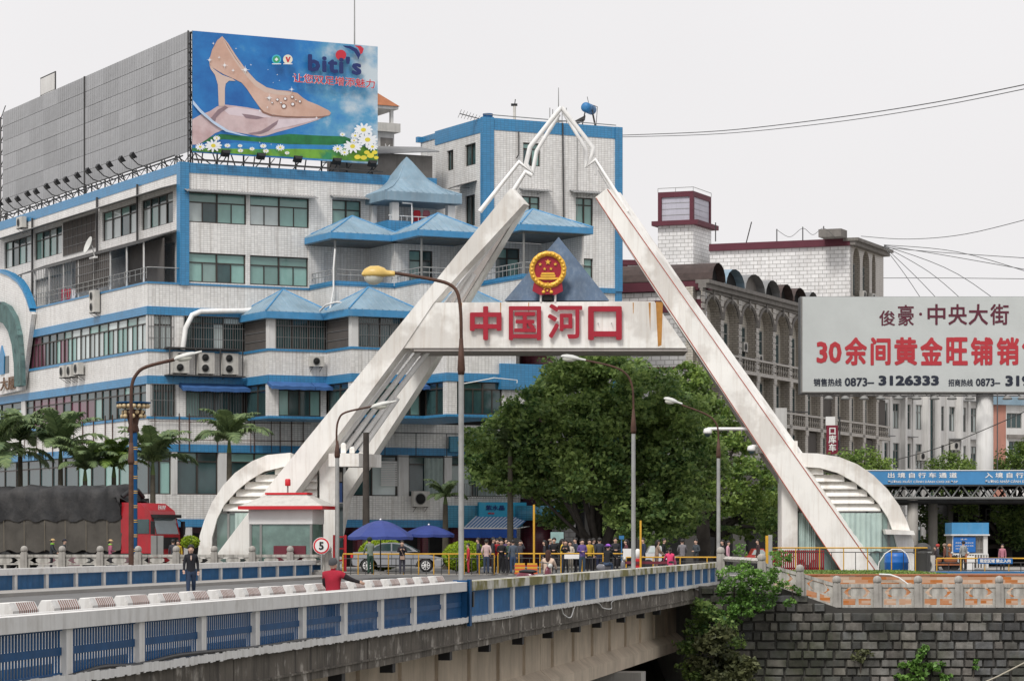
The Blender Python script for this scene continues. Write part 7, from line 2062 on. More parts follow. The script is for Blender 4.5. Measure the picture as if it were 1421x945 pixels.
lamp('slim lamp post at the end of the near parapet, arm over the green tree', 130.5, 775, [(997,782),(997,632)], [(997,632),(997,606),(994,588),(980,575),(946,562)], (921,947,551,563), ('lampwhite',-.3), rp=.09, ru=.04)
lamp('dark brown lamp post at the left, its arm reaching over the building corner', 116, 790, [(182,797),(182,640)], [(182,640),(182,560),(183,535),(189,520),(203,509),(242,499)], (240,280,487,501), ('lampwhite',.28), pm='polerust', rp=.11, ru=.07)
lamp('thin lamp post before the kiosk and left gate pillar', 146.8, 800, [(468,803),(468,632)], [(468,632),(467,600),(470,582),(480,572),(516,564)], (514,550,555,568), ('lampwhite',.25), rp=.12, ru=.05)
for x, y0, y1, Y_, r_, m_, lab in ((741,700,795,138,.05,'yellow','tall yellow pole beside the striped awning'),(889,722,790,137,.05,'yellow','thin yellow pole just right of the grey lamp post'),(906,650,775,160,.09,'tubewhite','thin white pole in the shade of the trees')):
    t = thing('post', P(x,y1,Y_), lab, 'pole'); mb = MB(); a = P(x,y1,Y_); mb.tube([(a.x,a.y,GZ-.01), P(x,y0,Y_)], r_, 8); mb.build('shaft', M[m_], t)

# ornamental lamp with globes
YO = 148.6
o_ = thing('ornamental_lamp', P(185,790,YO), 'ornamental lamp on a blue patterned column with a crown of cream globes', 'street lamp')
c = P(185,770,YO)
def oz(y): return P(185,y,YO).z
mb = MB(); mb.box(c.x-.19, c.x+.19, YO-.19, YO+.19, GZ, oz(600)); mb.build('column', M['railblue'], o_)
mb = MB()
k = 0; z_ = oz(765)
while z_ < oz(604):
    mb.box(c.x-.205, c.x+.205, YO-.205, YO+.205, z_, z_+.035); mb.box(c.x-.205, c.x+.205, YO-.205, YO+.205, z_+.1, z_+.135); z_ += .75
mb.build('gilt_band', M['gold'], o_)
mb = MB(); mb.lathe((c.x,YO,0), [(.2,oz(601)),(.32,oz(598)),(.24,oz(590)),(.30,oz(582)),(.52,oz(574)),(.55,oz(570)),(.3,oz(568))], 16)
for j in range(8):
    a = 2*math.pi*j/8; mb.tube([(c.x+.25*math.cos(a),YO+.25*math.sin(a),oz(580)),(c.x+.5*math.cos(a),YO+.5*math.sin(a),oz(578)),(c.x+.6*math.cos(a),YO+.6*math.sin(a),oz(571))], .03, 5)
mb.build('bracket_crown', M['polerust'], o_)
mb = MB(); mb.lathe((c.x,YO,0), [(.86,oz(560)),(.9,oz(559)),(.9,oz(558)),(.1,oz(557))], 24); mb.build('top_disc', M['railblue'], o_)
glm = MB().ell((0,0,0), .115, 12, 8).mesh('globe', mat('cream_globe', (.55,.42,.24), .3, .1, 3))
for j in range(18): a = 2*math.pi*j/18; place(glm, 'globe', o_, Matrix.Translation((c.x+.76*math.cos(a), YO+.76*math.sin(a), oz(563.5))))
for j in range(10): a = 2*math.pi*j/10+.2; place(glm, 'globe', o_, Matrix.Translation((c.x+.5*math.cos(a), YO+.5*math.sin(a), oz(572)))) 
for j in range(8): a = 2*math.pi*j/8+.1; place(glm, 'globe', o_, Matrix.Translation((c.x+.56*math.cos(a), YO+.56*math.sin(a), oz(577.5))))

# speed sign
t = thing('speed_limit_sign', P(446,797,145.7), 'round speed limit sign with black 5 and red rim by the kiosk', 'sign')
p = P(446,757,145.7)
mb = MB(Matrix.Translation(p) @ Matrix.Rotation(rad(90), 4, 'X')); mb.lathe((0,0,0), [(.40,-.015),(.40,.015)], 28, smooth=False); mb.build('rim', M['redpaint'], t)
mb = MB(Matrix.Translation(p+Vector((0,-.025,0))) @ Matrix.Rotation(rad(90), 4, 'X')); mb.lathe((0,0,0), [(.32,-.006),(.32,.006)], 28, smooth=False); mb.build('face', M['white'], t)
mb = MB(Matrix.Translation(p+Vector((0,.005,0))) @ Matrix.Rotation(rad(90), 4, 'X')); mb.lathe((0,0,0), [(.43,-.012),(.43,.0)], 28, smooth=False); mb.build('outer_edge', M['white'], t)
me = text_mesh('5', 1, M['black'], .004, .03); fit_text(me, Matrix.Identity(4), p.x-.12, p.x+.12, p.z-.2, p.z+.2, p.y-.045, 'lettering', t)
mb = MB(); mb.tube([(p.x,p.y+.04,GZ),(p.x,p.y+.04,p.z+.3)], .04, 8); mb.build('post', M['polegrey'], t)

# ================================================================== GUARD KIOSK
YK = 147.0
KK = Fr(P(346,750,YK).x, YK, rad(-13))
kz = lambda y: P(390,y,YK).z
kw_ = KK.s(433); kdp = 2.0
ki = thing('guard_kiosk', KK.pt(kw_/2, 1, GZ), 'small glass guard kiosk with red-edged white hipped roof and red beacon', 'kiosk')
mb = MB(KK.M)
mb.box(0, kw_, 0, kdp, GZ, GZ+.35); mb.build('base', M['stonewhite'], ki)
for (x, y) in ((0,0),(kw_-.12,0),(0,kdp-.12),(kw_-.12,kdp-.12),(.55,0)):
    mb = MB(KK.M); mb.box(x, x+.12, y, y+.12, GZ+.35, kz(727)); mb.build('corner_post', M['framelt'], ki)
mb = MB(KK.M); mb.box(-.03, kw_+.03, -.03, kdp+.03, kz(727), kz(707)); mb.build('header_panel', M['white'], ki)
for (x0, x1, y0, y1) in ((.13,kw_-.13,.05,.07),(kw_-.07,kw_-.05,.13,kdp-.13),(.05,.07,.13,kdp-.13),(.13,kw_-.13,kdp-.07,kdp-.05)):
    mb = MB(KK.M); mb.box(x0, x1, y0, y1, GZ+.36, kz(727)-.01)
    mb.build('glass_pane', M['kioskglass'] if 'kioskglass' in M else M.setdefault('kioskglass', glass_mat('kiosk_glass', (.15,.24,.21), var=.6, scale=.8)), ki)
mb = MB(KK.M); mb.box(1.3, 3.0 if kw_ > 3.1 else kw_-.2, -.02, .04, GZ+.4, kz(757)); mb.build('red_shutter', M['maroon'], ki)
mb = MB(KK.M); mb.box(-.45, kw_+.7, -.5, kdp+.5, kz(707)+.01, kz(702)); mb.build('roof_edge', M['redpaint'], ki)
a, b, c_, d = (-.4,-.45), (kw_+.65,-.45), (kw_+.65,kdp+.45), (-.4,kdp+.45); z0_, z1_ = kz(702), kz(686)
q = [(a[0]+1.15,.6),(b[0]-1.15,.6),(b[0]-1.15,kdp-.6),(a[0]+1.15,kdp-.6)]; base = [a,b,c_,d]
mb = MB(KK.M); mb.add([(*p, z0_) for p in base]+[(*p, z1_) for p in q], [(0,1,5,4),(1,2,6,5),(2,3,7,6),(3,0,4,7),(4,5,6,7)]); mb.build('roof', M['acwhite'], ki)
mb = MB(KK.M); mb.box(q[0][0]-.08, q[1][0]+.08, .52, kdp-.52, z1_, z1_+.1); mb.build('roof_cap', M['redpaint'], ki)
p = KK.pt(kw_*.52, 1, z1_+.1)
mb = MB(); mb.tube([p, p+Vector((0,0,.35))], .04, 8); mb.build('beacon_stem', M['framelt'], ki)
mb = MB(); mb.lathe((p.x,p.y,p.z+.35), [(.13,0),(.15,.06),(.14,.32),(.1,.36)], 12); mb.build('beacon', M['redpaint'], ki)
t = thing('red_gate_frame', P(472,797,147), 'narrow red metal frame right of the guard kiosk', 'frame')
for x in (464,479):
    mb = MB(); q = P(x,742,147.5); mb.box(q.x-.07, q.x+.07, 147.4, 147.5, GZ, q.z); mb.build('upright', M['redpaint'], t)
mb = MB(); a, b = P(464,742,147.5), P(479,742,147.5)
for z_ in (a.z-.1, a.z-.7, a.z-1.3): mb.box(a.x+.07, b.x-.07, 147.41, 147.49, z_-.04, z_+.04)
mb.build('crossbars', M['redpaint'], t)
# grey cabinet near the truck
t = thing('traffic_cabinet', P(219,797,147.5), 'grey roadside panel cabinet in front of the red truck cab', 'cabinet')
mb = MB(); a, b = P(210,772,147.5), P(227,743,147.5); mb.box(a.x, b.x, 147.3, 147.5, a.z, b.z); mb.build('cabinet_door', M['framelt'], t)
mb = MB(); mb.box(a.x+.05,a.x+.13,147.35,147.45,GZ,a.z); mb.box(b.x-.13,b.x-.05,147.35,147.45,GZ,a.z); mb.box((a.x+b.x)/2-.02,(a.x+b.x)/2+.02,147.28,147.3,a.z,b.z); mb.build('legs', M['steel'], t)['kind'] = 'stuff'

# ================================================================== TRUCK
YT = 153.5
TK = Fr(P(222,750,YT).x, YT-1.8, rad(-27))           # local x forward (heading right, towards us), origin at front right-hand corner
tr = thing('lorry', TK.pt(-6, 1, GZ), 'red-cabbed lorry with a tall load under black tarpaulin', 'truck')
rub = mat('tyre_rubber', (.02,.02,.02), .8, .2)
tz_ = lambda y: P(150,y,YT).z
wdt = 2.5
redc = mat('red_cab_paint', (.36,.012,.02), .35, .2, coat=.3, streak=.4, streakcol=(.12,.06,.05))
x1_ = -.1; xc = -2.25
mb = MB(TK.M)
prof = [(x1_,.9),(x1_,1.9),(x1_-.22,2.75),(x1_-.35,3.15),(x1_-.95,3.55),(xc,3.6),(xc,.9)]
prof = [(x, z+GZ) for x, z in prof][::-1]
def sideprism(mb, prof, y0, y1, mi=0):
    n = len(prof); vs = [(p[0],y0,p[1]) for p in prof]+[(p[0],y1,p[1]) for p in prof]
    ar = sum(prof[i][0]*prof[(i+1)%n][1]-prof[(i+1)%n][0]*prof[i][1] for i in range(n))
    f0 = tuple(range(n)) if ar > 0 else tuple(range(n))[::-1]
    mb.add(vs, [f0, tuple(i+n for i in f0[::-1])]+[((i,n+i,n+(i+1)%n,(i+1)%n) if ar > 0 else (i,(i+1)%n,n+(i+1)%n,n+i)) for i in range(n)], mi)
sideprism(mb, prof, .05, wdt-.05); mb.build('cab', redc, tr)
mb = MB(TK.M); a = .22
mb.add([(x1_+.01,a,GZ+1.93),(x1_+.01,wdt-a,GZ+1.93),(x1_-.20,wdt-a,GZ+2.78),(x1_-.20,a,GZ+2.78)], [(0,1,2,3)]); mb.build('windscreen', glass_mat('cab_glass', (.10,.13,.14)), tr)
mb = MB(TK.M); mb.box(x1_-.32, x1_+.12, .1, wdt-.1, GZ+2.78, GZ+2.95); mb.build('sun_visor', M['black'], tr)
mb = MB(TK.M); mb.box(xc+.7, x1_-.35, .02, .06, GZ+1.95, GZ+2.7); mb.build('side_window', M['glassdark'], tr)
mb = MB(TK.M); mb.box(x1_-.02, x1_+.06, .3, wdt-.3, GZ+1.15, GZ+1.75); mb.build('grille', M['black'], tr)
mb = MB(TK.M); mb.box(x1_-.1, x1_+.16, .0, wdt, GZ+.45, GZ+.98); mb.build('bumper', redc, tr)
for y in (.12, wdt-.5): mb = MB(TK.M); mb.box(x1_+.15, x1_+.19, y, y+.38, GZ+.62, GZ+.85); mb.build('headlight', M['lampwhite'], tr)
for y in (-.28, wdt+.08): mb = MB(TK.M); mb.box(x1_-.05, x1_+.1, y, y+.2, GZ+1.9, GZ+2.6); mb.tube([(x1_-.1,y+.1,GZ+2.6),(x1_-.2,(.1 if y < 0 else wdt-.1),GZ+2.75)], .02, 5); mb.build('wing_mirror', M['black'], tr)
me = text_mesh('FAW', 1, M['white'], .002, .03)
Mq = TK.M @ Matrix.Translation((x1_-.36-.28, 0, 0)) @ Matrix.Rotation(rad(90), 4, 'Z')
fit_text(me, Mq, .85, 1.55, GZ+3.2, GZ+3.45, -.32, 'lettering', tr)
for v in (): pass
mb = MB(TK.M); mb.box(-14.5, x1_-.3, .3, wdt-.3, GZ+.7, GZ+1.0); mb.build('chassis', M['black'], tr)
for x in (-1.15, -4.3, -9.8, -11.2, -12.6):
    for y in (.02, wdt-.32):
        mb = MB(TK.M @ Matrix.Translation((x, y+.3, GZ+.5)) @ Matrix.Rotation(rad(90), 4, 'X')); mb.lathe((0,0,0), [(.32,0),(.48,.0),(.5,.05),(.5,.25),(.48,.3),(.32,.3)], 20); w_ = mb.build('wheel', rub, tr)
        mb = MB(TK.M @ Matrix.Translation((x, y+.31, GZ+.5)) @ Matrix.Rotation(rad(90), 4, 'X')); mb.lathe((0,0,0), [(.3,.0),(.1,.1),(.1,.33)], 14); mb.build('rim', M['framelt'], w_)
# wrapped load: lumpy tarpaulin above, brown sheet below
tarp = mat('black_tarpaulin', (.022,.022,.023), .75, .5, 1.2, bump=1.0, col2=(.045,.043,.042), sc2=.8); low_t = mat('dusty_brown_sheet', (.075,.068,.058), .85, .3, 1.0, bump=.4, streak=.4)
def tarp_mesh(z0, z1, sag, roundr):
    nx, nq = 70, 16; vs, fs = [], []
    sec = []
    for j in range(nq+1):
        u = j/nq
        if u < .3: sec.append((0, z0+(z1-roundr-z0)*u/.3))
        elif u < .42: a = (u-.3)/.12*math.pi/2; sec.append((roundr-roundr*math.cos(a), z1-roundr+roundr*math.sin(a)))
        elif u < .58: sec.append((roundr+(wdt-2*roundr)*(u-.42)/.16, z1))
        elif u < .7: a = (u-.58)/.12*math.pi/2; sec.append((wdt-roundr+roundr*math.sin(a), z1-roundr+roundr*math.cos(a)))
        else: sec.append((wdt, z1-roundr-(z1-roundr-z0)*(u-.7)/.3))
    for i in range(nx+1):
        x = -15.5+(13.3)*i/nx; e = 1-.06*max(0, (i-nx+3))
        for (y, z) in sec:
            n_ = .06*math.sin(x*3.1+z*2)+.05*math.sin(x*7.3+y*3+z)+.035*math.sin(x*13+z*5)
            out = -1 if y < wdt*.5 else 1
            zz = z*e if z > z1-roundr*1.1 else z
            vs.append((x+.03*math.sin(z*9), y+out*(n_ if abs(y-wdt/2) > wdt*.3 else 0)*.9, zz+(n_*.8-sag*abs(math.sin(x*1.1)) if z > z1-.3 else (.08*math.sin(x*5.1) if z == z0 else 0))))
    m_ = len(sec)
    for i in range(nx):
        for j in range(m_-1): fs.append((i*m_+j, (i+1)*m_+j, (i+1)*m_+j+1, i*m_+j+1))
    fs.append(tuple(nx*m_+j for j in range(m_)))
    return vs, fs
mb = MB(TK.M @ Matrix.Translation((0,.0,0))); v_, f_ = tarp_mesh(GZ+1.0, tz_(706)+.3, 0, .15); mb.add(v_, f_, 0, True); mb.build('lower_sheet', low_t, tr)
mb = MB(TK.M @ Matrix.Translation((0,-.07,0)) @ SM(1,1.055,1)); v_, f_ = tarp_mesh(tz_(722), tz_(673), .06, .45); mb.add(v_, f_, 0, True); mb.build('tarpaulin', tarp, tr)
mb = MB(TK.M); zt_ = tz_(673)
mb.tube([(-2.35,.3,GZ+3.9),(-2.15,.7,GZ+4.2),(-2.1,1.4,GZ+4.25),(-2.3,2.2,GZ+3.9)], .12, 7)
mb.build('rolled_tarpaulin', tarp, tr); rope_m = mat('rope', (.2,.17,.12), .9, .2)
for k in range(9): mb = MB(TK.M); x = -3-k*1.35; mb.tube([(x,-.13,GZ+1.0),(x,-.16,tz_(722))], .015, 4); mb.build('rope', rope_m, tr)

# ================================================================== SILVER CAR
YCAR = 144.5
cx0 = P(487,750,YCAR).x; cl = P(617,750,YCAR).x-cx0
CR = Fr(cx0, YCAR, 0)
ca = thing('parked_car', (cx0+cl/2, YCAR+.85, GZ), 'silver saloon car seen side on behind the yellow railing', 'car')
silver = mat('silver_car_paint', (.36,.37,.39), .3, .04, 1, metal=.5, coat=.5)
S_ = cl/4.6
def carx(v): return [(x*S_, z+GZ) for x, z in v]
body = carx([(.05,.35),(.0,.55),(.03,.85),(.10,1.0),(.85,1.04),(2.6,1.0),(3.75,.88),(4.35,.74),(4.55,.6),(4.6,.42),(4.5,.28),(4.18,.25),(4.16,.4),(4.06,.58),(3.88,.68),(3.68,.7),(3.48,.66),(3.3,.55),(3.22,.4),(3.2,.25),(1.28,.25),(1.26,.4),(1.16,.58),(.98,.68),(.8,.7),(.6,.66),(.44,.54),(.36,.38),(.34,.27)])[::-1]
def bulged(prof, ws, name, m_, parent, y0=0, W_=1.76):
    mb = MB(CR.M); n = len(prof); vs, fs = [], []
    ys = [(0,.0),(.06,.5),(.2,1),(W_-.2,1),(W_-.06,.5),(W_,0)]
    cx_ = sum(p[0] for p in prof)/n; cz_ = sum(p[1] for p in prof)/n
    for y, k in ys:
        sc = 1-(1-k)*ws
        for p in prof: vs.append((cx_+(p[0]-cx_)*sc, y0+y, cz_+(p[1]-cz_)*(1-(1-k)*ws*1.2)))
    for i in range(len(ys)-1):
        for j in range(n): fs.append((i*n+j,(i+1)*n+j,(i+1)*n+(j+1)%n,i*n+(j+1)%n))
    ar = sum(prof[i][0]*prof[(i+1)%n][1]-prof[(i+1)%n][0]*prof[i][1] for i in range(n))
    fs.append(tuple(range(n))); fs.append(tuple(range((len(ys)-1)*n, len(ys)*n))[::-1])
    if ar < 0: fs = [f[::-1] for f in fs]
    mb.add(vs, fs); return mb.build(name, m_, parent)
bulged(body, .03, 'body', silver, ca)
cabn = carx([(.75,1.02),(1.15,1.32),(1.5,1.46),(2.1,1.49),(2.6,1.42),(3.05,1.2),(3.35,1.0)])[::-1]
bulged(cabn, .05, 'cabin', silver, ca, .12, 1.52)
for pts in ([(.98,1.06),(1.25,1.3),(1.52,1.41),(1.95,1.43),(1.95,1.06)], [(2.02,1.06),(2.02,1.43),(2.5,1.37),(2.85,1.2),(3.02,1.06)]):
    q = carx(pts)[::-1]; mb = MB(CR.M); mb.slab(q if sum(q[i][0]*q[(i+1)%len(q)][1]-q[(i+1)%len(q)][0]*q[i][1] for i in range(len(q))) > 0 else q[::-1], .105, .16); mb.build('side_window', M['glassdark'], ca)
q = carx([(2.62,1.43),(3.38,1.03)]); mb = MB(CR.M); mb.add([(q[0][0],.3,q[0][1]+.01),(q[1][0],.22,q[1][1]+.01),(q[1][0],1.54,q[1][1]+.01),(q[0][0],1.46,q[0][1]+.01)], [(0,1,2,3)]); mb.build('windscreen', M['glass'], ca)
for xw in (.8, 3.68):
    for y in (-.01, 1.57):
        mb = MB(CR.M @ Matrix.Translation((xw*S_, y+.2, GZ+.32)) @ Matrix.Rotation(rad(90), 4, 'X')); mb.lathe((0,0,0), [(.22,0),(.31,.0),(.325,.03),(.325,.17),(.31,.2),(.22,.2)], 24); w_ = mb.build('wheel', rub, ca)
        mb = MB(CR.M @ Matrix.Translation((xw*S_, y+.2, GZ+.32)) @ Matrix.Rotation(rad(90), 4, 'X')); mb.lathe((0,0,0), [(.21,.05),(.22,.2),(.19,.205),(.18,.1)], 20)
        for k in range(8): a = 2*math.pi*k/8; mb.bar((0,0,.205),(.2*math.cos(a),.2*math.sin(a),.2),.035)
        mb.build('rim', M['white'], w_)
mb = MB(CR.M)
for x in (2.0,): mb.box(x*S_-.01, x*S_+.01, -.012, .01, GZ+.35, GZ+1.0)
mb.box(3.05*S_-.01, 3.05*S_+.01, -.01,.01, GZ+.4, GZ+.95); mb.box(1.05*S_-.008, 1.05*S_+.008, -.01,.01, GZ+.7, GZ+.98); mb.box(.45*S_,4.0*S_,-.008,.01,GZ+.30,GZ+.36); mb.build('door_gap', M['black'], ca)
mb = MB(CR.M); mb.box(-.02,.12,.0,.4,GZ+.72,GZ+.92); mb.build('tail_light', M['redpaint'], ca)
mb = MB(CR.M); mb.box(4.2*S_,4.5*S_,-.01,.3,GZ+.6,GZ+.72); mb.build('headlight', M['lampwhite'], ca)
# partly hidden vehicles in the shade at the right of the crowd
def small_car(px0, px1, ytop, Y, col, label):
    a = P(px0,750,Y).x; L_ = P(px1,750,Y).x-a; h = P(0,ytop,Y).z-GZ
    t = thing('parked_car', (a+L_/2, Y, GZ), label, 'car'); F = Fr(a, Y, 0); m_ = mat('car_paint', col, .3, .05, 1, coat=.4)
    pr = [(0,.3*h),(0,.62*h),(.04*L_,.68*h),(.16*L_,.72*h),(.28*L_,h),(.66*L_,h),(.84*L_,.7*h),(.98*L_,.6*h),(L_,.3*h)]
    mb = MB(F.M); sideprism(mb, [(x, z+GZ) for x, z in pr][::-1], 0, 1.65); mb.build('body', m_, t)
    mb = MB(F.M); q = [(.2*L_,.73*h),(.30*L_,.95*h),(.64*L_,.95*h),(.78*L_,.73*h)]; mb.slab([(x,z+GZ) for x, z in q][::-1], -.02, .0); mb.build('side_window', M['glasspale'], t)
    for x in (.2*L_,.8*L_):
        mb = MB(F.M @ Matrix.Translation((x, .2, GZ+.3)) @ Matrix.Rotation(rad(90), 4, 'X')); mb.lathe((0,0,0), [(.2,0),(.3,.0),(.3,.22),(.2,.22)], 16); mb.build('wheel', rub, t)
small_car(892,930,757,151,(.55,.55,.56),'white car half hidden behind the railing at the pink woman')
small_car(1036,1072,761,150,(.42,.05,.04),'red car roof showing behind the leafy bush and balustrade')

# ================================================================== RAILINGS
def railing(px0, px1, ytop, ybot, Y, label, step=.42, alt=False, Y1=None, posts=None, m_='yellow', name='yellow_railing'):
    a, b = P(px0,ytop,Y), P(px1,ytop,Y1 or Y); zb = P(px0,ybot,Y).z
    t = thing(name, ((a.x+b.x)/2, (a.y+b.y)/2, zb), label, 'railing')
    d = Vector((b.x-a.x, b.y-a.y, 0)); L_ = d.length; F = Fr(a.x, a.y, math.atan2(d.y, d.x)); zt_ = a.z
    for nm, z_, r_ in (('top_rail', zt_, .035), ('middle_rail', zt_-.22, .022), ('bottom_rail', zb+.08, .022)):
        mb = MB(F.M); mb.tube([(0,0,z_),(L_,0,z_)], r_, 6); mb.build(nm, M[m_ if nm == 'top_rail' else 'steel'], t)
    n = int(L_/step); k = 0
    pm = MB().tube([(0,0,zb),(0,0,zt_-.02)], .028, 6).mesh('upright', M[m_]); pk = MB().tube([(0,0,zb),(0,0,zt_-.22)], .02, 6).mesh('upright', M['steel'])
    for i in range(n+1):
        place(pm if (i % 2 == 0 or not alt) else pk, 'upright', t, F.M @ Matrix.Translation((L_*i/n, 0, 0)))
    return t
railing(476,686,768.5,797,139,'yellow-topped railing in front of the silver car', .36, True)
railing(691,866,768,797,139.4,'yellow-topped railing before the crowd, middle stretch', .5, True)
railing(869,1000,773,797,138.6,'yellow-topped railing before the crowd, right stretch by the bridge end', .6, True)
railing(1071,1287,760,797,147.5,'yellow and black railing round the foot of the right gate leg', .58, True)
railing(1300,1450,774.5,793,146,'yellow railing with a blue notice in front of the checkpoint', .55, True)
t = thing('warning_banner', P(1381,778,145.9), 'blue notice with white characters tied to the checkpoint railing', 'sign')
mb = MB(); a, b = P(1357,782,145.9), P(1405,774,145.9); mb.box(a.x, b.x, 145.86, 145.9, a.z, b.z); mb.build('board', mat('blue_notice_board', (.01,.12,.35), .5, .05), t)
me = text_mesh('限定区域 禁止入内', 1, M['white'], .002, .035); fit_text(me, Matrix.Identity(4), a.x+.1, b.x-.1, a.z+.05, b.z-.05, 145.85, 'lettering', t)
# dark red slatted barrier
t = thing('red_slat_barrier', P(1108,790,148.2), 'dark red slatted barrier behind the railing left of the right gate leg', 'barrier')
a, b = P(1072,763,148.2), P(1144,763,148.2); n = 26
sl_ = MB().box(-.035,.035,-.03,.03,0,a.z-GZ-.02).mesh('slat', M['redslat'] if 'redslat' in M else M.setdefault('redslat', mat('red_slat_paint', (.28,.015,.02), .6, .15)))
for i in range(n): place(sl_, 'slat', t, Matrix.Translation((a.x+(b.x-a.x)*(i+.5)/n, 148.2, GZ+.02)))
mb = MB(); mb.box(a.x, b.x, 148.25, 148.3, a.z-.15, a.z-.05); mb.box(a.x, b.x, 148.25, 148.3, GZ+.1, GZ+.2); mb.build('crossbars', M['maroon'], t)
t = thing('entrance_post', P(1066,790,147), 'yellow and grey gatepost at the start of the right railing', 'post')
mb = MB(); p = P(1066,743,147); mb.box(p.x-.14,p.x+.0,146.9,147.1,GZ,p.z); mb.build('yellow_side', M['yellow'], t)
mb = MB(); mb.box(p.x+.003,p.x+.2,146.88,147.12,GZ,p.z+.04); mb.build('grey_side', M['polegrey'], t)
# blue tank, pipe loop and lidded bin
t = thing('water_barrel', P(1246,792,149), 'big blue plastic barrel behind the railing right of the gate leg', 'barrel')
mb = MB(); p = P(1244,765,149.2); mb.lathe((p.x,p.y,0), [(.55,GZ),(.62,GZ+.1),(.62,GZ+.4),(.65,GZ+.45),(.62,GZ+.5),(.62,p.z-.3),(.55,p.z-.05),(.2,p.z)], 20); mb.build('barrel_body', mat('blue_plastic', (.01,.12,.42), .4, .1), t)
t = thing('plastic_pipe', P(1222,790,146.8), 'pale bent hose arching over the blue barrel', 'hose')
mb = MB(); mb.tube([P(x,y,147.2) for x, y in ((1218,795),(1220,780),(1228,768),(1238,762),(1250,762),(1258,768),(1263,780),(1264,792))], .03, 6); mb.build('hose', M['white'], t)
t = thing('rubbish_bin', P(1280,792,147.8), 'grey pillar bin with domed lid at the end of the right railing', 'bin')
mb = MB(); p = P(1280,765,148); mb.lathe((p.x,p.y,0), [(.42,GZ),(.42,p.z-.1),(.5,p.z-.1),(.5,p.z)], 16); mb.build('pillar', M['framelt'], t)
mb = MB(); mb.lathe((p.x,p.y,p.z), [(.46,0),(.46,.12),(.4,.3),(.2,.42),(.03,.45)], 16); mb.build('lid', M['steel'], t)
aircon(P(1287,797,149.5)+Vector((0,0,.0)), 0, 'slatted white air conditioner on the ground beside the domed bin', 1, .8, 1.0, None)
t = thing('garden_hose', P(1230,800,126.8), 'white hose hanging over the planter wall near the gate foot', 'hose')
mb = MB(); mb.tube([P(x,y,126.8) for x, y in ((1220,796.5),(1235,797),(1247,801),(1257,808),(1262,812))], .035, 6); mb.build('hose', M['white'], t)
# orange striped crash barriers, ticket boards
for k, (x0, x1) in enumerate(((714,729),(731,746))):
    t = thing('crash_barrier', P((x0+x1)/2,797,136), 'orange and yellow striped plastic barrier by the yellow pole, %s one' % ('left','right')[k], 'barrier')
    a, b = P(x0,798,136), P(x1,781,136)
    for i in range(6): mb = MB(); z0_ = GZ+(b.z-GZ)*i/6; mb.box(a.x+.02*(i%2), b.x-.02*(i%2), 136, 136.4, z0_, z0_+(b.z-GZ)/6-.005); mb.build('stripe_band', M['yellow'] if i % 2 else mat('orange_plastic', (.55,.10,.03), .5, .1), t)
for k, (x0, x1, y0, y1, m_, lab) in enumerate(((783,806,769,775,'white','small white board on the railing beside the crowd'),(864,876,761,773,'white','white notice on the railing touching the grey lamp post'),(764,782,738,753,'acwhite','pale framed notice in the shade left of the big tree trunk'))):
    Yq = 139.2 if k < 2 else 156
    if k == 2: Yq = 151
    t = thing('notice', P((x0+x1)/2,y1,Yq), lab, 'sign'); a, b = P(x0,y1,Yq), P(x1,y0,Yq); mb = MB(); mb.box(a.x,b.x,Yq-.12,Yq-.08,a.z,b.z); mb.build('board', M[m_] if k < 2 else mat('pale_green_notice', (.25,.38,.36), .6, .2, 3), t)
    if k == 2: mb = MB(); mb.box(a.x,a.x+.06,Yq-.1,Yq,GZ,a.z); mb.box(b.x-.06,b.x,Yq-.1,Yq,GZ,a.z); mb.build('stand', M['steel'], t)
t = thing('blue_street_sign', P(862,748,152), 'tiny blue sign in the shade right of the tree trunk', 'sign'); a, b = P(859,748,152), P(866,743,152); mb = MB(); mb.box(a.x,b.x,152,152.05,a.z,b.z); mb.tube([((a.x+b.x)/2,152.05,GZ),((a.x+b.x)/2,152.05,a.z)], .03, 5); mb.build('plate', M['railblue2'], t)
t = thing('boom_barrier', P(884,790,137.5), 'red and white boom barrier cabinet beside the grey lamp post', 'barrier')
mb = MB(); p = P(885,765,137.5); mb.box(p.x-.13,p.x+.13,137.4,137.7,GZ,p.z-.35); mb.build('cabinet', M['redpaint'], t)
mb = MB(); mb.lathe((p.x,137.55,p.z-.35), [(.13,0),(.13,.4),(.05,.48)], 10); mb.build('white_top', M['white'], t)
mb = MB(); q = P(905,775,137.5); mb.box(p.x-.6, q.x+.9, 137.34, 137.38, q.z-.25, q.z-.12); mb.build('boom', M['maroon'], t)

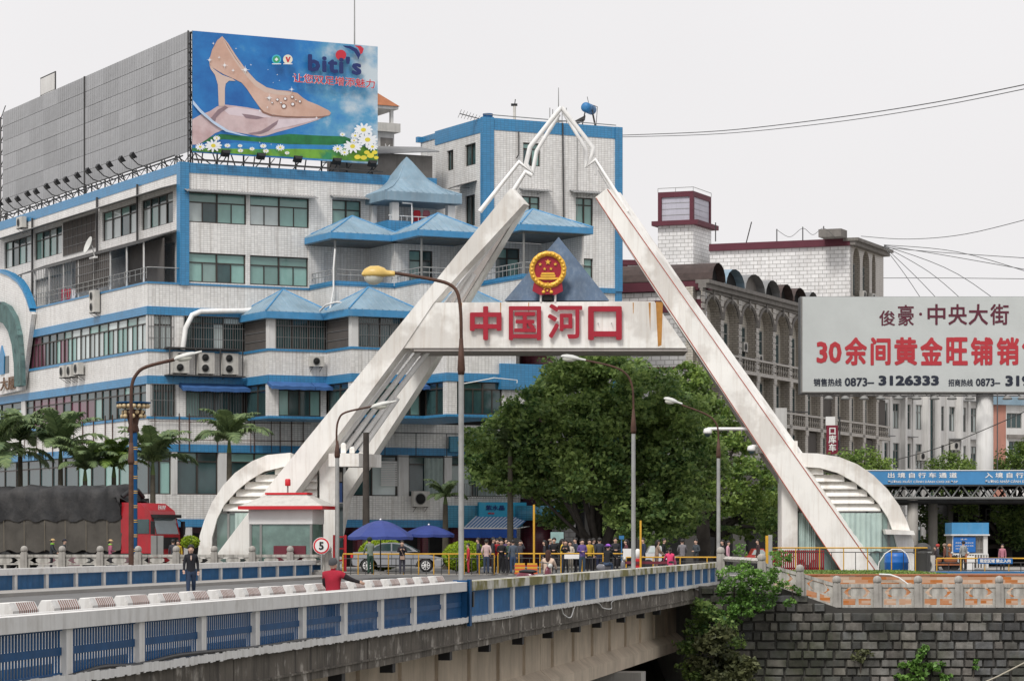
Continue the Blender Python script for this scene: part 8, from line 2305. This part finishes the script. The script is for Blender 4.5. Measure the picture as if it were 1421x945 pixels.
# ================================================================== UMBRELLAS
def umbrella(px_, ytop, yedge, r_px, Y, label, base=True):
    c = P(px_, ytop, Y); ze = P(0, yedge, Y).z; r = r_px/K*Y; n = 8
    t = thing('parasol', (c.x, Y, GZ), label, 'umbrella', 'large blue parasols')
    mb = MB(); rings = 5; vs = [(c.x,Y,c.z)]; fs = []
    for i in range(1, rings+1):
        u = i/rings
        for j in range(n*3):
            a = 2*math.pi*j/(n*3)+.2; rib = (j % 3 == 0); rr = r*u*(1 if rib else .965); z_ = c.z-(c.z-ze)*(u**1.7)-(0 if rib else .03*u)
            vs.append((c.x+rr*math.cos(a), Y+rr*math.sin(a), z_))
    m_ = n*3
    for j in range(m_):
        fs.append((0,1+j,1+(j+1)%m_))
        for i in range(rings-1): a = 1+i*m_; fs.append((a+j,a+m_+j,a+m_+(j+1)%m_,a+(j+1)%m_))
    b = len(vs)
    for j in range(m_): x, y, z = vs[1+(rings-1)*m_+j]; vs.append((x,y,z-.14))
    for j in range(m_): a = 1+(rings-1)*m_; fs.append((a+j,b+j,b+(j+1)%m_,a+(j+1)%m_))
    mb.add(vs, fs, 0, False); mb.build('canopy', M['umb'] if 'umb' in M else M.setdefault('umb', mat('deep_blue_nylon', (.025,.045,.20), .5, .15, 1.5)), t)
    mb = MB(); mb.tube([(c.x,Y,GZ),(c.x,Y,c.z)], .03, 6)
    for j in range(n): a = 2*math.pi*j/n+.2; mb.tube([(c.x,Y,c.z-.7),(c.x+r*.6*math.cos(a),Y+r*.6*math.sin(a),c.z-(c.z-ze)*.45-.03)], .012, 4)
    mb.build('pole_and_ribs', M['steel'], t)
    mb = MB(); mb.box(c.x-.28,c.x+.28,Y-.28,Y+.28,GZ,GZ+.12); mb.build('base', M['conc'], t)
    mb = MB(); mb.ell((c.x,Y,c.z+.03), .05, 8, 6); mb.build('finial', M['tubewhite'], t)
umbrella(528,721.5,744,46,136.5,'large dark blue parasol over the officer by the road')
umbrella(595,728.5,741,36,149,'blue parasol further back by the bushes')

# ================================================================== OVERHEAD WIRES
def wire(label, pts, r=.03, n=10, sag=0):
    (x0,y0,Y0),(x1,y1,Y1) = pts[0], pts[-1]
    q = [P(*p) for p in pts]; f = []
    for i in range(len(q)-1):
        for k in range(6):
            u = k/6; p0 = q[max(0,i-1)]; p1 = q[i]; p2 = q[i+1]; p3 = q[min(len(q)-1,i+2)]
            f.append(.5*((2*p1)+(p2-p0)*u+(2*p0-5*p1+4*p2-p3)*u*u+(3*p1-p0-3*p2+p3)*u**3))
    f.append(q[-1]); mb = MB(); mb.tube(f, r, 5); mb.build('overhead_wire', M['wire'], None, **{'label': label, 'cat': 'wire', 'group': 'overhead wires'})
M['wire'] = mat('grey_wire', (.09,.09,.09), .6, .1)
wire('upper of the two long wires rising right from the tower roof', [(864,188,178),(1000,182,165),(1150,165,150),(1300,142,135),(1450,112,120)], .025)
wire('lower of the two long wires rising right from the tower roof', [(864,190.5,178),(1000,186,165),(1150,171,150),(1300,148,135),(1450,118,120)], .02)
wire('wire sagging from the beige cornice to the upper right border', [(1195,328,222),(1260,332,210),(1340,325,200),(1450,298,185)], .025)
wire('nearly level wire right of the upper arches', [(1226,386,229),(1320,386,215),(1450,387.5,200)], .025)
for k, (x1, y1, ym, xm, lab) in enumerate(((1450,385,350,1330,'highest of the wires fanning down from the beige cornice corner'),(1450,379,356,1320,'second wire of the fan from the cornice corner'),(1450,470,381,1330,'wire of the fan running down past the billboard top'),
    (1345,425,378,1290,'wire of the fan dropping steeply behind the billboard'),(1310,425,383,1270,'steeper wire of the fan behind the billboard'),(1285,425,380,1255,'steepest wire of the fan behind the billboard'),(1450,360,350,1300,'wire of the fan curving back up to the right border'))):
    wire(lab, [(1227,340+k*.6,229),(xm,ym,215),(x1,y1,205)], .026)
wire('double wire slanting across the billboard column to the lower left', [(1445,560,176),(1380,590,184),(1300,622,196),(1216,645,210)], .03)
wire('cable climbing along the billboard column', [(1384,545,186.5),(1384,600,186.5),(1384,652,186.5)], .04)
wire('thin wire strung between rods on the white parapet', [(1078,319,221),(1096,329,221),(1114,317,221),(1128,326,221),(1143,317,221),(1160,331,221)], .02)
# red shop banner on the arched facade and small signs
t = thing('vertical_banner', P(1155,629,176), 'dark red vertical banner with white characters by the balustrades', 'banner')
a, b = P(1147,630,178), P(1163,590,178); mb = MB(); mb.box(a.x,b.x,178,178.1,a.z,b.z); mb.build('panel', mat('maroon_banner', (.17,.012,.03), .6, .1), t)
mb = MB(); c_, d_ = P(1146,590,178), P(1159,578,178); mb.box(c_.x,d_.x,178,178.1,c_.z,d_.z); mb.build('white_header', M['white'], t)
me = text_mesh('口\n库\n车', 1, M['white'], .002, .03); fit_text(me, Matrix.Identity(4), a.x+.12, b.x-.12, a.z+.15, b.z-.15, 177.99, 'lettering', t)
mb = MB(); mb.tube([(b.x+.1,178.05,GZ),(b.x+.1,178.05,d_.z)], .05, 6); mb.build('pole', M['steel'], t)
t = thing('wall_sign', P(1083,595,196), 'pale square sign hung on the beige facade beside the gate leg', 'sign')
a, b = P(1076,600,192), P(1092,566,192); mb = MB(); mb.box(a.x,b.x,192,192.15,a.z,b.z); mb.build('panel', M['stonewhite'], t); mb = MB(); mb.bar((a.x,192.1,b.z-.2),(a.x+2.5,194,b.z-.2),.05); mb.build('bracket', M['steel'], t)
# ================================================================== PEOPLE
skin_m = mat('skin', (.50,.32,.24), .6, .08, 6)
hair_m = mat('black_hair', (.012,.01,.009), .5, .1)
_pm = {}
def cm(c):
    if c not in _pm: _pm[c] = mat('cloth_%d' % len(_pm), c, .85, .18, 5)
    return _pm[c]
def body_mesh(h, pose, shirt, pants, shoe, fat=1.0, fingers=False, skirt=False, short=False, sleeve=None):
    """one continuous figure facing -y, feet at z=0, grown over a jointed skeleton"""
    V, E_, Rr, reg = [], [], [], []
    def v(x, y, z, r, parent=None, region='shirt'):
        V.append((x*h, y*h, z*h)); Rr.append(r*h)
        if parent is not None: E_.append((parent, len(V)-1)); reg.append((parent, len(V)-1, region))
        return len(V)-1
    ride = pose == 'ride'; walk = pose == 'walk'
    lean = -.05 if ride else (-.03 if pose == 'lean' else 0)
    pz = .50 if not ride else .52
    pel = v(0, 0, pz, .082*fat)
    wa = v(0, lean*.3, pz+.10, .072*fat, pel)
    ch = v(0, lean*.8-.003, pz+.215, .086*fat, wa)
    sh = v(0, lean*1.1, pz+.29, .062*fat, ch)
    nk = v(0, lean*1.2-.004, pz+.335, .030, sh, 'skin')
    jw = v(0, lean*1.3-.022, pz+.375, .042, nk, 'skin')
    hd = v(0, lean*1.3-.012, pz+.425, .054, jw, 'skin')
    tp = v(0, lean*1.3-.004, pz+.468, .036, hd, 'skin')
    ns = v(0, lean*1.3-.070, pz+.405, .009, hd, 'skin')
    for sg in (-1, 1):
        er = v(sg*.055, lean*1.3, pz+.41, .008, hd, 'skin')
        s0 = v(sg*.092*fat, lean*1.05, pz+.285, .040*fat, sh)
        P_ = {'stand': ((.122,.01,.14),(.125,-.035,-.005)), 'walk': ((.125,(.04 if sg > 0 else -.02),.15),(.13,(-.02 if sg > 0 else -.09),.01+.02*(sg<0))), 'fold': ((.13,.015,.15),(.035,-.11,.14)),
              'phone': ((.13,-.02,.16),(.06,-.13,.22)), 'raise': ((.125,.01,.14),(.125,-.035,-.005)) if sg < 0 else ((.15,-.05,.24),(.09,-.09,.38)), 'ride': ((.14,-.10,.17),(.13,-.24,.12)), 'lean': ((.13,-.05,.16),(.10,-.15,.08)),
              'reach': ((.13,-.03,.15),(.11,-.12,.08)) if sg > 0 else ((.22,-.05,.22),(.33,-.10,.18)), 'hips': ((.19,.03,.17),(.10,-.02,.05)), 'pocket': ((.135,.03,.14),(.105,-.04,.03))}[pose]
        (ex, ey, ez), (wx, wy, wz) = P_
        el = v(sg*ex, ey+lean, pz+ez, .030*fat, s0, 'sleeve'); 
        wr = v(sg*wx, wy+lean, pz+wz, .021, el, 'skin' if short else 'sleeve')
        ev, wv = Vector(V[el]), Vector(V[wr]); d = (wv-ev).normalized()
        if pose == 'ride': d = Vector((0,-1,-.1)).normalized()
        pa = v(*((wv+d*.045*h)/h), .019, wr, 'skin')
        pv = Vector(V[pa]); side = d.cross(Vector((0,1,0)) if abs(d.y) < .8 else Vector((0,0,1))).normalized()
        nrm = d.cross(side)
        if fingers:
            for k, (o, ln) in enumerate(((-.015,.034),(-.005,.04),(.005,.038),(.015,.03))):
                b0 = v(*((pv+side*o*h+d*.015*h)/h), .0062, pa, 'skin'); c0 = Vector(V[b0])
                m0 = v(*((c0+d*ln*.5*h+nrm*.003*h)/h), .0055, b0, 'skin'); v(*((c0+d*ln*.85*h+nrm*.014*h)/h), .0045, m0, 'skin')
            t0 = v(*((wv+d*.02*h+side*sg*.018*h+nrm*.006*h)/h), .0075, wr, 'skin'); v(*((wv+d*.045*h+side*sg*.027*h+nrm*.012*h)/h), .006, t0, 'skin')
        else: v(*((pv+d*.035*h)/h), .013, pa, 'skin')
        hp = v(sg*.047*fat, 0, pz-.03, .060*fat, pel, 'pants')
        st = {'walk': (-.07 if sg < 0 else .05, -.10 if sg < 0 else .16)}.get(pose, (-.008, .012))
        if ride: kn = v(sg*.07, -.18, pz-.05, .048, hp, 'pants'); an = v(sg*.06, -.15, pz-.29, .032, kn, 'pants')
        else:
            kn = v(sg*.052, st[0]*.9, .275, .043*fat, hp, 'pants'); an = v(sg*.056, st[1], .055, .029, kn, 'pants')
        av = Vector(V[an])/h; v(av.x, av.y+.02, max(av.z-.03,.018), .022, an, 'shoe'); v(av.x*1.05, av.y-.065, max(av.z-.04,.016), .019, an, 'shoe')
    me = bpy.data.meshes.new('person_body'); me.from_pydata(V, E_, [])
    o = bpy.data.objects.new('skeleton_tmp', me); COL.objects.link(o)
    o.modifiers.new('Skin', 'SKIN').use_smooth_shade = True
    sv = me.skin_vertices[0].data
    for i, r in enumerate(Rr):
        sv[i].radius = (r, r); sv[i].use_root = (i == 0)
    for i in (0,1,2,3): sv[i].radius = (Rr[i]*1.18, Rr[i]*.80)
    sb = o.modifiers.new('Sub', 'SUBSURF'); sb.levels = 2 if fingers else 1; sb.render_levels = sb.levels
    dg = bpy.context.evaluated_depsgraph_get(); out = bpy.data.meshes.new_from_object(o.evaluated_get(dg)); bpy.data.objects.remove(o)
    out.materials.clear()
    for m_ in (cm(shirt), cm(pants), skin_m, cm(shoe), cm(sleeve or shirt)): out.materials.append(m_)
    VV = [Vector(x) for x in V]; idx = {'shirt':0,'pants':1,'skin':2,'shoe':3,'sleeve':4}
    segs = [(VV[a], VV[b], (VV[b]-VV[a]).length_squared or 1e-9, (Rr[a]+Rr[b])/2, idx[g]) for a, b, g in reg]
    waist = (pz+.03)*h
    mi = []
    for p in out.polygons:
        c = p.center; best, bi = 9e9, 0
        for a, b, l2, r, g in segs:
            t = max(0, min(1, (c-a).dot(b-a)/l2)); dd = (c-(a+(b-a)*t)).length-r
            if dd < best: best, bi = dd, g
        if bi == 0 and c.z < waist-.035*h and abs(c.x) < .11*h and not ride: bi = 1
        if bi == 0 and c.z < waist-.035*h and abs(c.x) < .105*h and ride: bi = 1
        mi.append(bi)
    out.polygons.foreach_set('material_index', mi); out.update()
    hc = Vector((0, (lean*1.3-.012)*h, (pz+.425)*h))
    return out, hc
def person(px_, ytop, h, shirt, pants, label, pose='stand', rz=0, Y=139.6, z=GZ, hair='short', shoe=(.02,.02,.02), fat=1.0, fingers=False, hat=None, extra=None, short=False, hairc=None, base=None, group=None, sleeve=None):
    me, hc = body_mesh(h, pose, shirt, pants, shoe, fat, fingers, short=short, sleeve=sleeve)
    b = base if base is not None else Vector((P(px_,750,Y).x, Y, z))
    t = thing('person', b, label, 'person', group, rz)
    link(me, 'person_body', t, True)
    r = .062*h
    hm = hair_m if hairc is None else cm(hairc)
    if hair != 'none':
        mb = MB(); N_ = 12; vs = []; fs = []
        for i in range(7):
            th = i/6*(2.1)
            for j in range(N_):
                a = 2*math.pi*j/N_; back = .5+.5*math.sin(a)
                tt = min(th, 1.15+.95*back) if hair != 'bald' else th
                vs.append((hc.x+r*1.04*math.sin(tt)*math.cos(a), hc.y+.006*h+r*1.08*math.sin(tt)*math.sin(a), hc.z+.012*h+r*1.18*math.cos(tt)))
        for i in range(6):
            for j in range(N_): fs.append((i*N_+j,(i+1)*N_+j,(i+1)*N_+(j+1)%N_,i*N_+(j+1)%N_))
        mb.add(vs, fs, 0, True)
        if hair in ('long','tail'):
            w_ = 1.0 if hair == 'long' else .45; ln = {'long': .2, 'tail': .14}[hair]
            pts = [(hc.x, hc.y+.035*h, hc.z+.03*h),(hc.x, hc.y+.05*h, hc.z-.03*h),(hc.x, hc.y+.058*h, hc.z-ln*.6*h),(hc.x, hc.y+.052*h, hc.z-ln*h)]
            mb.tube(pts, [r*.8*w_, r*.85*w_, r*.8*w_, r*.35*w_], 10)
        mb.build('hair', hm, t, True)
    if fingers:
        for sg in (-1, 1):
            mb = MB(); mb.ell((sg*.021*h, hc.y-.051*h, hc.z-.002*h), (.0065*h,.004*h,.0045*h), 8, 6); mb.build('eye', hair_m, t, True)
        mb = MB(); mb.ell((0, hc.y-.0525*h, hc.z-.034*h), (.014*h,.004*h,.004*h), 8, 6); mb.build('mouth', cm((.28,.08,.07)), t, True)
    if hat:
        kind, col = hat; mb = MB(); cz = hc.z+.028*h
        if kind == 'brim': mb.lathe((hc.x,hc.y,cz), [(.105*h,0),(.11*h,.006*h),(.062*h,.012*h),(.055*h,.045*h),(.03*h,.058*h),(.004*h,.06*h)], 16)
        elif kind == 'cap': mb.lathe((hc.x,hc.y,cz-.004*h), [(.064*h,0),(.066*h,.012*h),(.056*h,.038*h),(.03*h,.052*h),(.004*h,.055*h)], 14); mb.ell((hc.x,hc.y-.075*h,cz+.002*h), (.035*h,.035*h,.005*h), 10, 5)
        elif kind == 'helmet': mb.ell((hc.x,hc.y+.004*h,hc.z+.014*h), (.073*h,.08*h,.068*h), 16, 10)
        mb.build('hat', cm(col), t, True)
    if extra: extra(t, h, hc)
    return t
def bag(col, x=.0, y=-.10, z=.44, w=.13, hh=.10, strap=True):
    def f(t, h, hc):
        mb = MB(); mb.box((x-w/2)*h,(x+w/2)*h,(y-.03)*h,(y+.03)*h,z*h,(z+hh)*h); b = mb.build('shoulder_bag', cm(col), t, True)
        if strap: mb = MB(); mb.tube([((x+.04)*h,y*h,(z+hh)*h),(-.03*h,-.08*h,.70*h),(-.08*h,-.02*h,.80*h)], .008*h, 5); mb.build('strap', cm(col), b, True)
    return f
def pack(col):
    def f(t, h, hc): mb = MB(); mb.ell((0,.105*h,.66*h), (.075*h,.05*h,.1*h), 12, 8); mb.build('backpack', cm(col), t, True)
    return f
def scarf(col):
    def f(t, h, hc): mb = MB(); mb.lathe((hc.x,hc.y+.01*h,hc.z-.10*h), [(.06*h,0),(.066*h,.02*h),(.05*h,.05*h)], 12); mb.build('scarf', cm(col), t, True)
    return f
FRONT, BACK, LEFT, RIGHT = 0, math.pi, -math.pi/2, math.pi/2
dk, nv, bk, gy, jean = (.02,.02,.025), (.02,.025,.06), (.012,.012,.014), (.14,.14,.15), (.03,.055,.11)
# walking man on the far pavement
person(265, 757, 1.72, (.012,.013,.018), (.022,.04,.08), 'man in black jacket and jeans walking towards us beside the striped blocks', 'walk', rad(8), base=Vector((P(265,750,92).x, 92, .005)), fingers=True, extra=lambda t, h, hc: MB().slab([(-.016*h,.745*h),(.0,.70*h),(.016*h,.745*h),(.012*h,.80*h),(-.012*h,.80*h)][::1], -.082*h, -.076*h).build('shirt_collar', cm((.45,.32,.27)), t, True))

# two-wheelers
def scooter(base, rz, col, label, scale=1.0):
    t = thing('scooter', base, label, 'scooter', None, rz); m_ = mat('scooter_paint', col, .35, .08, 2, coat=.3)
    for y in (-.62, .62):
        mb = MB(Matrix.Translation((.045,y,.27)) @ Matrix.Rotation(rad(-90), 4, 'Y')); mb.lathe((0,0,0), [(.17,0),(.25,.0),(.27,.03),(.27,.06),(.25,.09),(.17,.09)], 18); w_ = mb.build('wheel', rub, t, True)
        mb = MB(Matrix.Translation((.045,y,.27)) @ Matrix.Rotation(rad(-90), 4, 'Y')); mb.lathe((0,0,0), [(.17,.02),(.05,.0),(.05,.09),(.17,.07)], 12); mb.build('hub', M['framelt'], w_, True)
    mb = MB(); mb.prism([(-.13,-.1),(.13,-.1),(.14,.3),(.1,.75),(-.1,.75),(-.14,.3)], .28, .36); mb.ell((0,.4,.55), (.15,.38,.2), 14, 8); mb.ell((0,-.42,.62), (.16,.10,.3), 12, 8); mb.build('bodywork', m_, t, True)
    mb = MB(); mb.ell((0,.32,.74), (.13,.34,.07), 14, 8); mb.build('seat', M['black'], t, True)
    mb = MB(); mb.tube([(0,-.58,.3),(0,-.42,.9),(0,-.4,1.0)], .03, 6); mb.tube([(-.32,-.3,1.04),(0,-.4,1.0),(.32,-.3,1.04)], .018, 6); mb.build('handlebar', M['framelt'], t, True)
    mb = MB(); mb.ell((0,-.5,.92), (.1,.07,.08), 10, 6); mb.build('headlamp', M['lampwhite'], t, True)
    for sg in (-1, 1): mb = MB(); mb.tube([(sg*.2,-.36,1.02),(sg*.27,-.36,1.2)], .008, 4); mb.ell((sg*.28,-.36,1.23), (.05,.012,.035), 8, 5); mb.build('mirror', M['steel'], t, True)
    return t
def near(px_, off):                              # a spot on the near pavement / roadway, off metres in from the rail
    s_ = bs(px_); q = B.pt(s_, off, 0); 
    for _ in range(4): s_ += ((px_-CX)/K*q.y-q.x)/(math.cos(BA)-(px_-CX)/K*math.sin(BA)); q = B.pt(s_, off, 0)
    return q
br_ = BA-math.pi/2                              # heading along the bridge, away from us = +pi
q = near(462, 1.1); q.z = .13
person(460, 775, 1.56, (.32,.012,.03), dk, 'woman in a red vest and black sleeves leaning over the near rail, arm stretched right', 'reach', br_+math.pi-.15+math.pi*0, base=Vector((q.x,q.y,-.08)), fingers=True, hair='short', hairc=(.06,.06,.065), fat=1.25, sleeve=(.015,.012,.014))
q = near(760, 1.4); q.z = .13
w1 = scooter(Vector((q.x-.35,q.y+.1,.132)), br_+math.pi*.0+1.2, (.12,.015,.03), 'maroon scooter carrying the long-haired woman along the near rail')
person(760, 768, 1.52, (.55,.42,.33), dk, 'woman with long brown hair and cream jacket riding along the near rail', 'ride', br_+math.pi, base=Vector((q.x,q.y,.0)), hair='long', hairc=(.05,.02,.015), fat=1.12)
q = near(930, 2.0)
scooter(Vector((q.x+.1,q.y+.2,.132)), br_+math.pi, (.3,.02,.08), 'dark pink scooter under the woman in a bright pink jacket')
person(930, 765, 1.52, (.62,.05,.14), dk, 'woman in bright pink jacket with black ponytail near the bridge end', 'ride', br_+math.pi+.3, base=Vector((q.x,q.y,-.02)), hair='tail', fat=1.1)
q = near(842, 4.2)
scooter(Vector((q.x+.3,q.y+.2,.132)), 1.3, (.16,.16,.18), 'grey scooter of the rider in the purple sun hat')
person(843, 757, 1.6, bk, (.05,.08,.14), 'rider in black with a bright purple sun hat', 'ride', math.pi-.5, base=Vector((q.x,q.y,.06)), hat=('brim',(.30,.10,.52)))
# officer and woman with bag by the parasol
person(514, 746, 1.74, (.16,.19,.15), (.015,.045,.03), 'officer in grey-green shirt and dark green trousers under the parasol', 'lean', BACK+.5, Y=134.6, hat=('helmet',(.01,.02,.015)), short=False)
person(558, 760, 1.58, (.015,.012,.018), (.045,.045,.06), 'woman in black coat with pale brown shoulder bag walking by the parasol', 'phone', FRONT+.1, Y=134.4, hair='long', extra=bag((.32,.22,.17)))
# people in front of the truck
person(71, 750, 1.66, (.03,.035,.04), dk, 'person in straw hat and dark coat with a green sash, leftmost before the truck', 'lean', RIGHT, Y=148.2, hat=('brim',(.42,.30,.15)), extra=scarf((.2,.45,.05)))
person(89, 751, 1.66, (.04,.045,.05), dk, 'man in grey jacket and dark cap before the truck', 'stand', RIGHT, Y=148.4, hat=('cap',(.02,.02,.03)))
person(153, 752, 1.62, (.35,.10,.16), dk, 'person in straw hat and checked pink shirt beside the ornamental lamp', 'fold', RIGHT+.4, Y=148.1, hat=('brim',(.50,.34,.18)), extra=scarf((.25,.5,.08)))
person(240, 752, 1.64, (.05,.05,.06), dk, 'person in dark jacket beside the small yellow-green bush', 'stand', BACK, Y=148.3)
person(247, 755, 1.6, (.4,.28,.03), dk, 'person with yellow vest beside the small yellow-green bush', 'stand', FRONT, Y=148.5)
t = thing('coach_stall', P(150,790,149), 'x', 'x'); bpy.data.objects.remove(t)
# crowd behind and before the yellow railing
crowd = [
 (650,758,1.45,(.45,.03,.04),(.35,.03,.04),'child in red tracksuit left of the man in the pale vest','stand',LEFT,138.2,'short',None),
 (664,749,1.72,(.05,.05,.07),nv,'man in dark grey sweater behind the red tracksuit child','hips',LEFT,140.6,'short',None),
 (675,755,1.64,(.50,.36,.34),(.03,.045,.08),'man seen from behind in pale pink vest and jeans','pocket',BACK,138.1,'short',None),
 (684,745,1.74,(.03,.03,.035),dk,'man in black coat behind the pink vest man','stand',RIGHT,140.8,'short',None),
 (690,750,1.68,(.40,.02,.03),dk,'woman in red top between two men in black','fold',FRONT,141.2,'short',None),
 (694,741,1.76,bk,dk,'tall man in black at the back under the striped awning','stand',BACK,142.2,'short',None),
 (696,754,1.64,bk,bk,'man in black jacket and trousers at the railing','fold',FRONT,138.4,'short',None),
 (703,747,1.7,(.09,.05,.13),dk,'man in dim purple coat below the awning','stand',FRONT,141.0,'short',None),
 (706,756,1.6,(.04,.07,.05),dk,'woman in dark green jacket with crossed arms','fold',FRONT,138.5,'long',None),
 (712,757,1.62,(.07,.09,.12),jean,'man in slate jacket and jeans from behind','stand',BACK,138.0,'short',None),
 (722,755,1.6,(.05,.05,.06),dk,'figure in shade left of the yellow pole holding a hat','raise',FRONT,141.0,'short',None),
 (756,757,1.6,(.03,.03,.035),dk,'dark dressed woman right of the yellow pole','stand',LEFT,140.8,'long',None),
 (763,750,1.66,(.02,.03,.06),dk,'man in navy coat wearing a beige cap','stand',RIGHT,141.2,'short',('cap',(.4,.28,.2))),
 (769,749,1.72,bk,dk,'man in black left of the woman in yellow','fold',FRONT,140.4,'short',None),
 (780,752,1.66,(.60,.42,.05),jean,'woman in bright yellow jacket','stand',RIGHT,140.2,'long',None),
 (785,754,1.62,bk,dk,'woman in black with long hair beside the yellow jacket','phone',FRONT,139.9,'long',None),
 (791,757,1.56,(.45,.40,.33),(.3,.27,.22),'woman in cream scarf and pale trousers at the railing','fold',FRONT,139.9,'long',None),
 (799,751,1.72,(.04,.05,.07),dk,'man in dark suit with white strap','stand',LEFT,140.3,'short',None),
 (807,755,1.64,(.10,.07,.05),(.02,.04,.06),'man in tan top behind the purple sweatshirt','stand',FRONT,140.6,'short',None),
 (808,755,1.66,(.11,.07,.22),(.03,.05,.08),'young man in purple sweatshirt at the railing with folded hands','fold',FRONT,137.0,'short',None),
 (818,756,1.66,(.45,.3,.03),dk,'person in orange vest between the sweatshirt and the black coat','stand',FRONT,140.8,'short',None),
 (823,750,1.7,(.05,.05,.06),dk,'man in charcoal jacket left of the tree trunk','stand',RIGHT,141.3,'short',None),
 (832,751,1.72,(.03,.035,.05),nv,'man in navy jacket seen from behind by the trunk','stand',BACK,140.2,'short',None),
 (854,751,1.74,(.025,.025,.03),dk,'man in black coat right of the purple sun hat','fold',FRONT,139.9,'short',None),
 (869,754,1.64,(.12,.04,.05),dk,'woman in wine red jacket behind the grey lamp post','stand',LEFT,140.8,'long',None),
 (893,751,1.72,(.02,.03,.06),dk,'man in navy coat right of the thin yellow pole','stand',LEFT,139.9,'short',None),
 (911,757,1.62,(.28,.20,.15),(.16,.11,.09),'woman in tan coat left of the pink jacket','lean',RIGHT,140.2,'long',None),
 (921,752,1.7,bk,dk,'man in black bending behind the pink jacket','stand',RIGHT,140.9,'short',None),
 (947,756,1.66,(.17,.16,.17),dk,'man in grey fleece seen from behind right of the pink jacket','lean',BACK,139.6,'short',None),
 (966,756,1.66,(.05,.06,.07),dk,'man in dark grey jacket facing left near the parapet end','fold',LEFT+.5,139.8,'short',None),
 (1003,757,1.62,bk,dk,'figure in black behind the last bridge post','stand',LEFT,140.5,'short',None),
 (1010,757,1.58,(.55,.30,.36),dk,'woman in pale pink jacket behind the balustrade','stand',RIGHT,140.1,'long',None),
 (1052,754,1.66,(.05,.03,.03),dk,'man in dark jacket beside the red car','stand',LEFT,147,'short',None),
 (1298,772,1.3,(.04,.03,.03),dk,'seated figure in black left of the orange helmets','stand',LEFT,151,'short',None),
 (1301,766,1.4,(.05,.05,.06),dk,'rider in dark clothes with red helmet under the canopy','stand',RIGHT,152,'short',('helmet',(.40,.05,.04))),
 (1318,768,1.4,(.25,.09,.03),dk,'rider with orange helmet behind the checkpoint railing','stand',LEFT,152,'none',('helmet',(.55,.25,.10))),
 (1311,766,1.42,(.16,.06,.04),dk,'rider in brown with a dull helmet between the other riders','stand',LEFT,153,'none',('helmet',(.25,.18,.14))),
 (1337,761,1.56,(.30,.31,.30),dk,'person in grey jacket standing in front of the blue notice','stand',BACK,152,'short',None),
 (1391,770,1.4,(.40,.16,.20),dk,'person in faded pink behind the blue railing notice','stand',FRONT,152,'short',None),
]
for (x, yt, h, sh_, pn, lab, pose, rz, Y_, hr, ht) in crowd:
    zf = P(x, yt, Y_).z-h
    person(x, yt, h, sh_, pn, lab, pose, rz+R.uniform(-.25,.25), Y=Y_, z=GZ if abs(zf-GZ) > .0 else GZ, hair=hr, hat=ht)
# scooters of the riders at the checkpoint
for k, (x, col, lab) in enumerate(((1308,(.35,.12,.04),'orange-brown scooter parked under the canopy behind the railing'),(1330,(.30,.10,.04),'second orange-brown scooter nearer the blue notice'))):
    scooter(P(x,790,151)*1 + Vector((0,0,GZ+.0-P(x,790,151).z)), RIGHT, col, lab)
t = thing('white_board', P(1346,790,150), 'plain white panel leaning by the checkpoint railing', 'board'); mb = MB(); a, b = P(1342,795,150), P(1352,771,150); mb.box(a.x,b.x,150,150.06,GZ,b.z); mb.build('panel', M['white'], t)
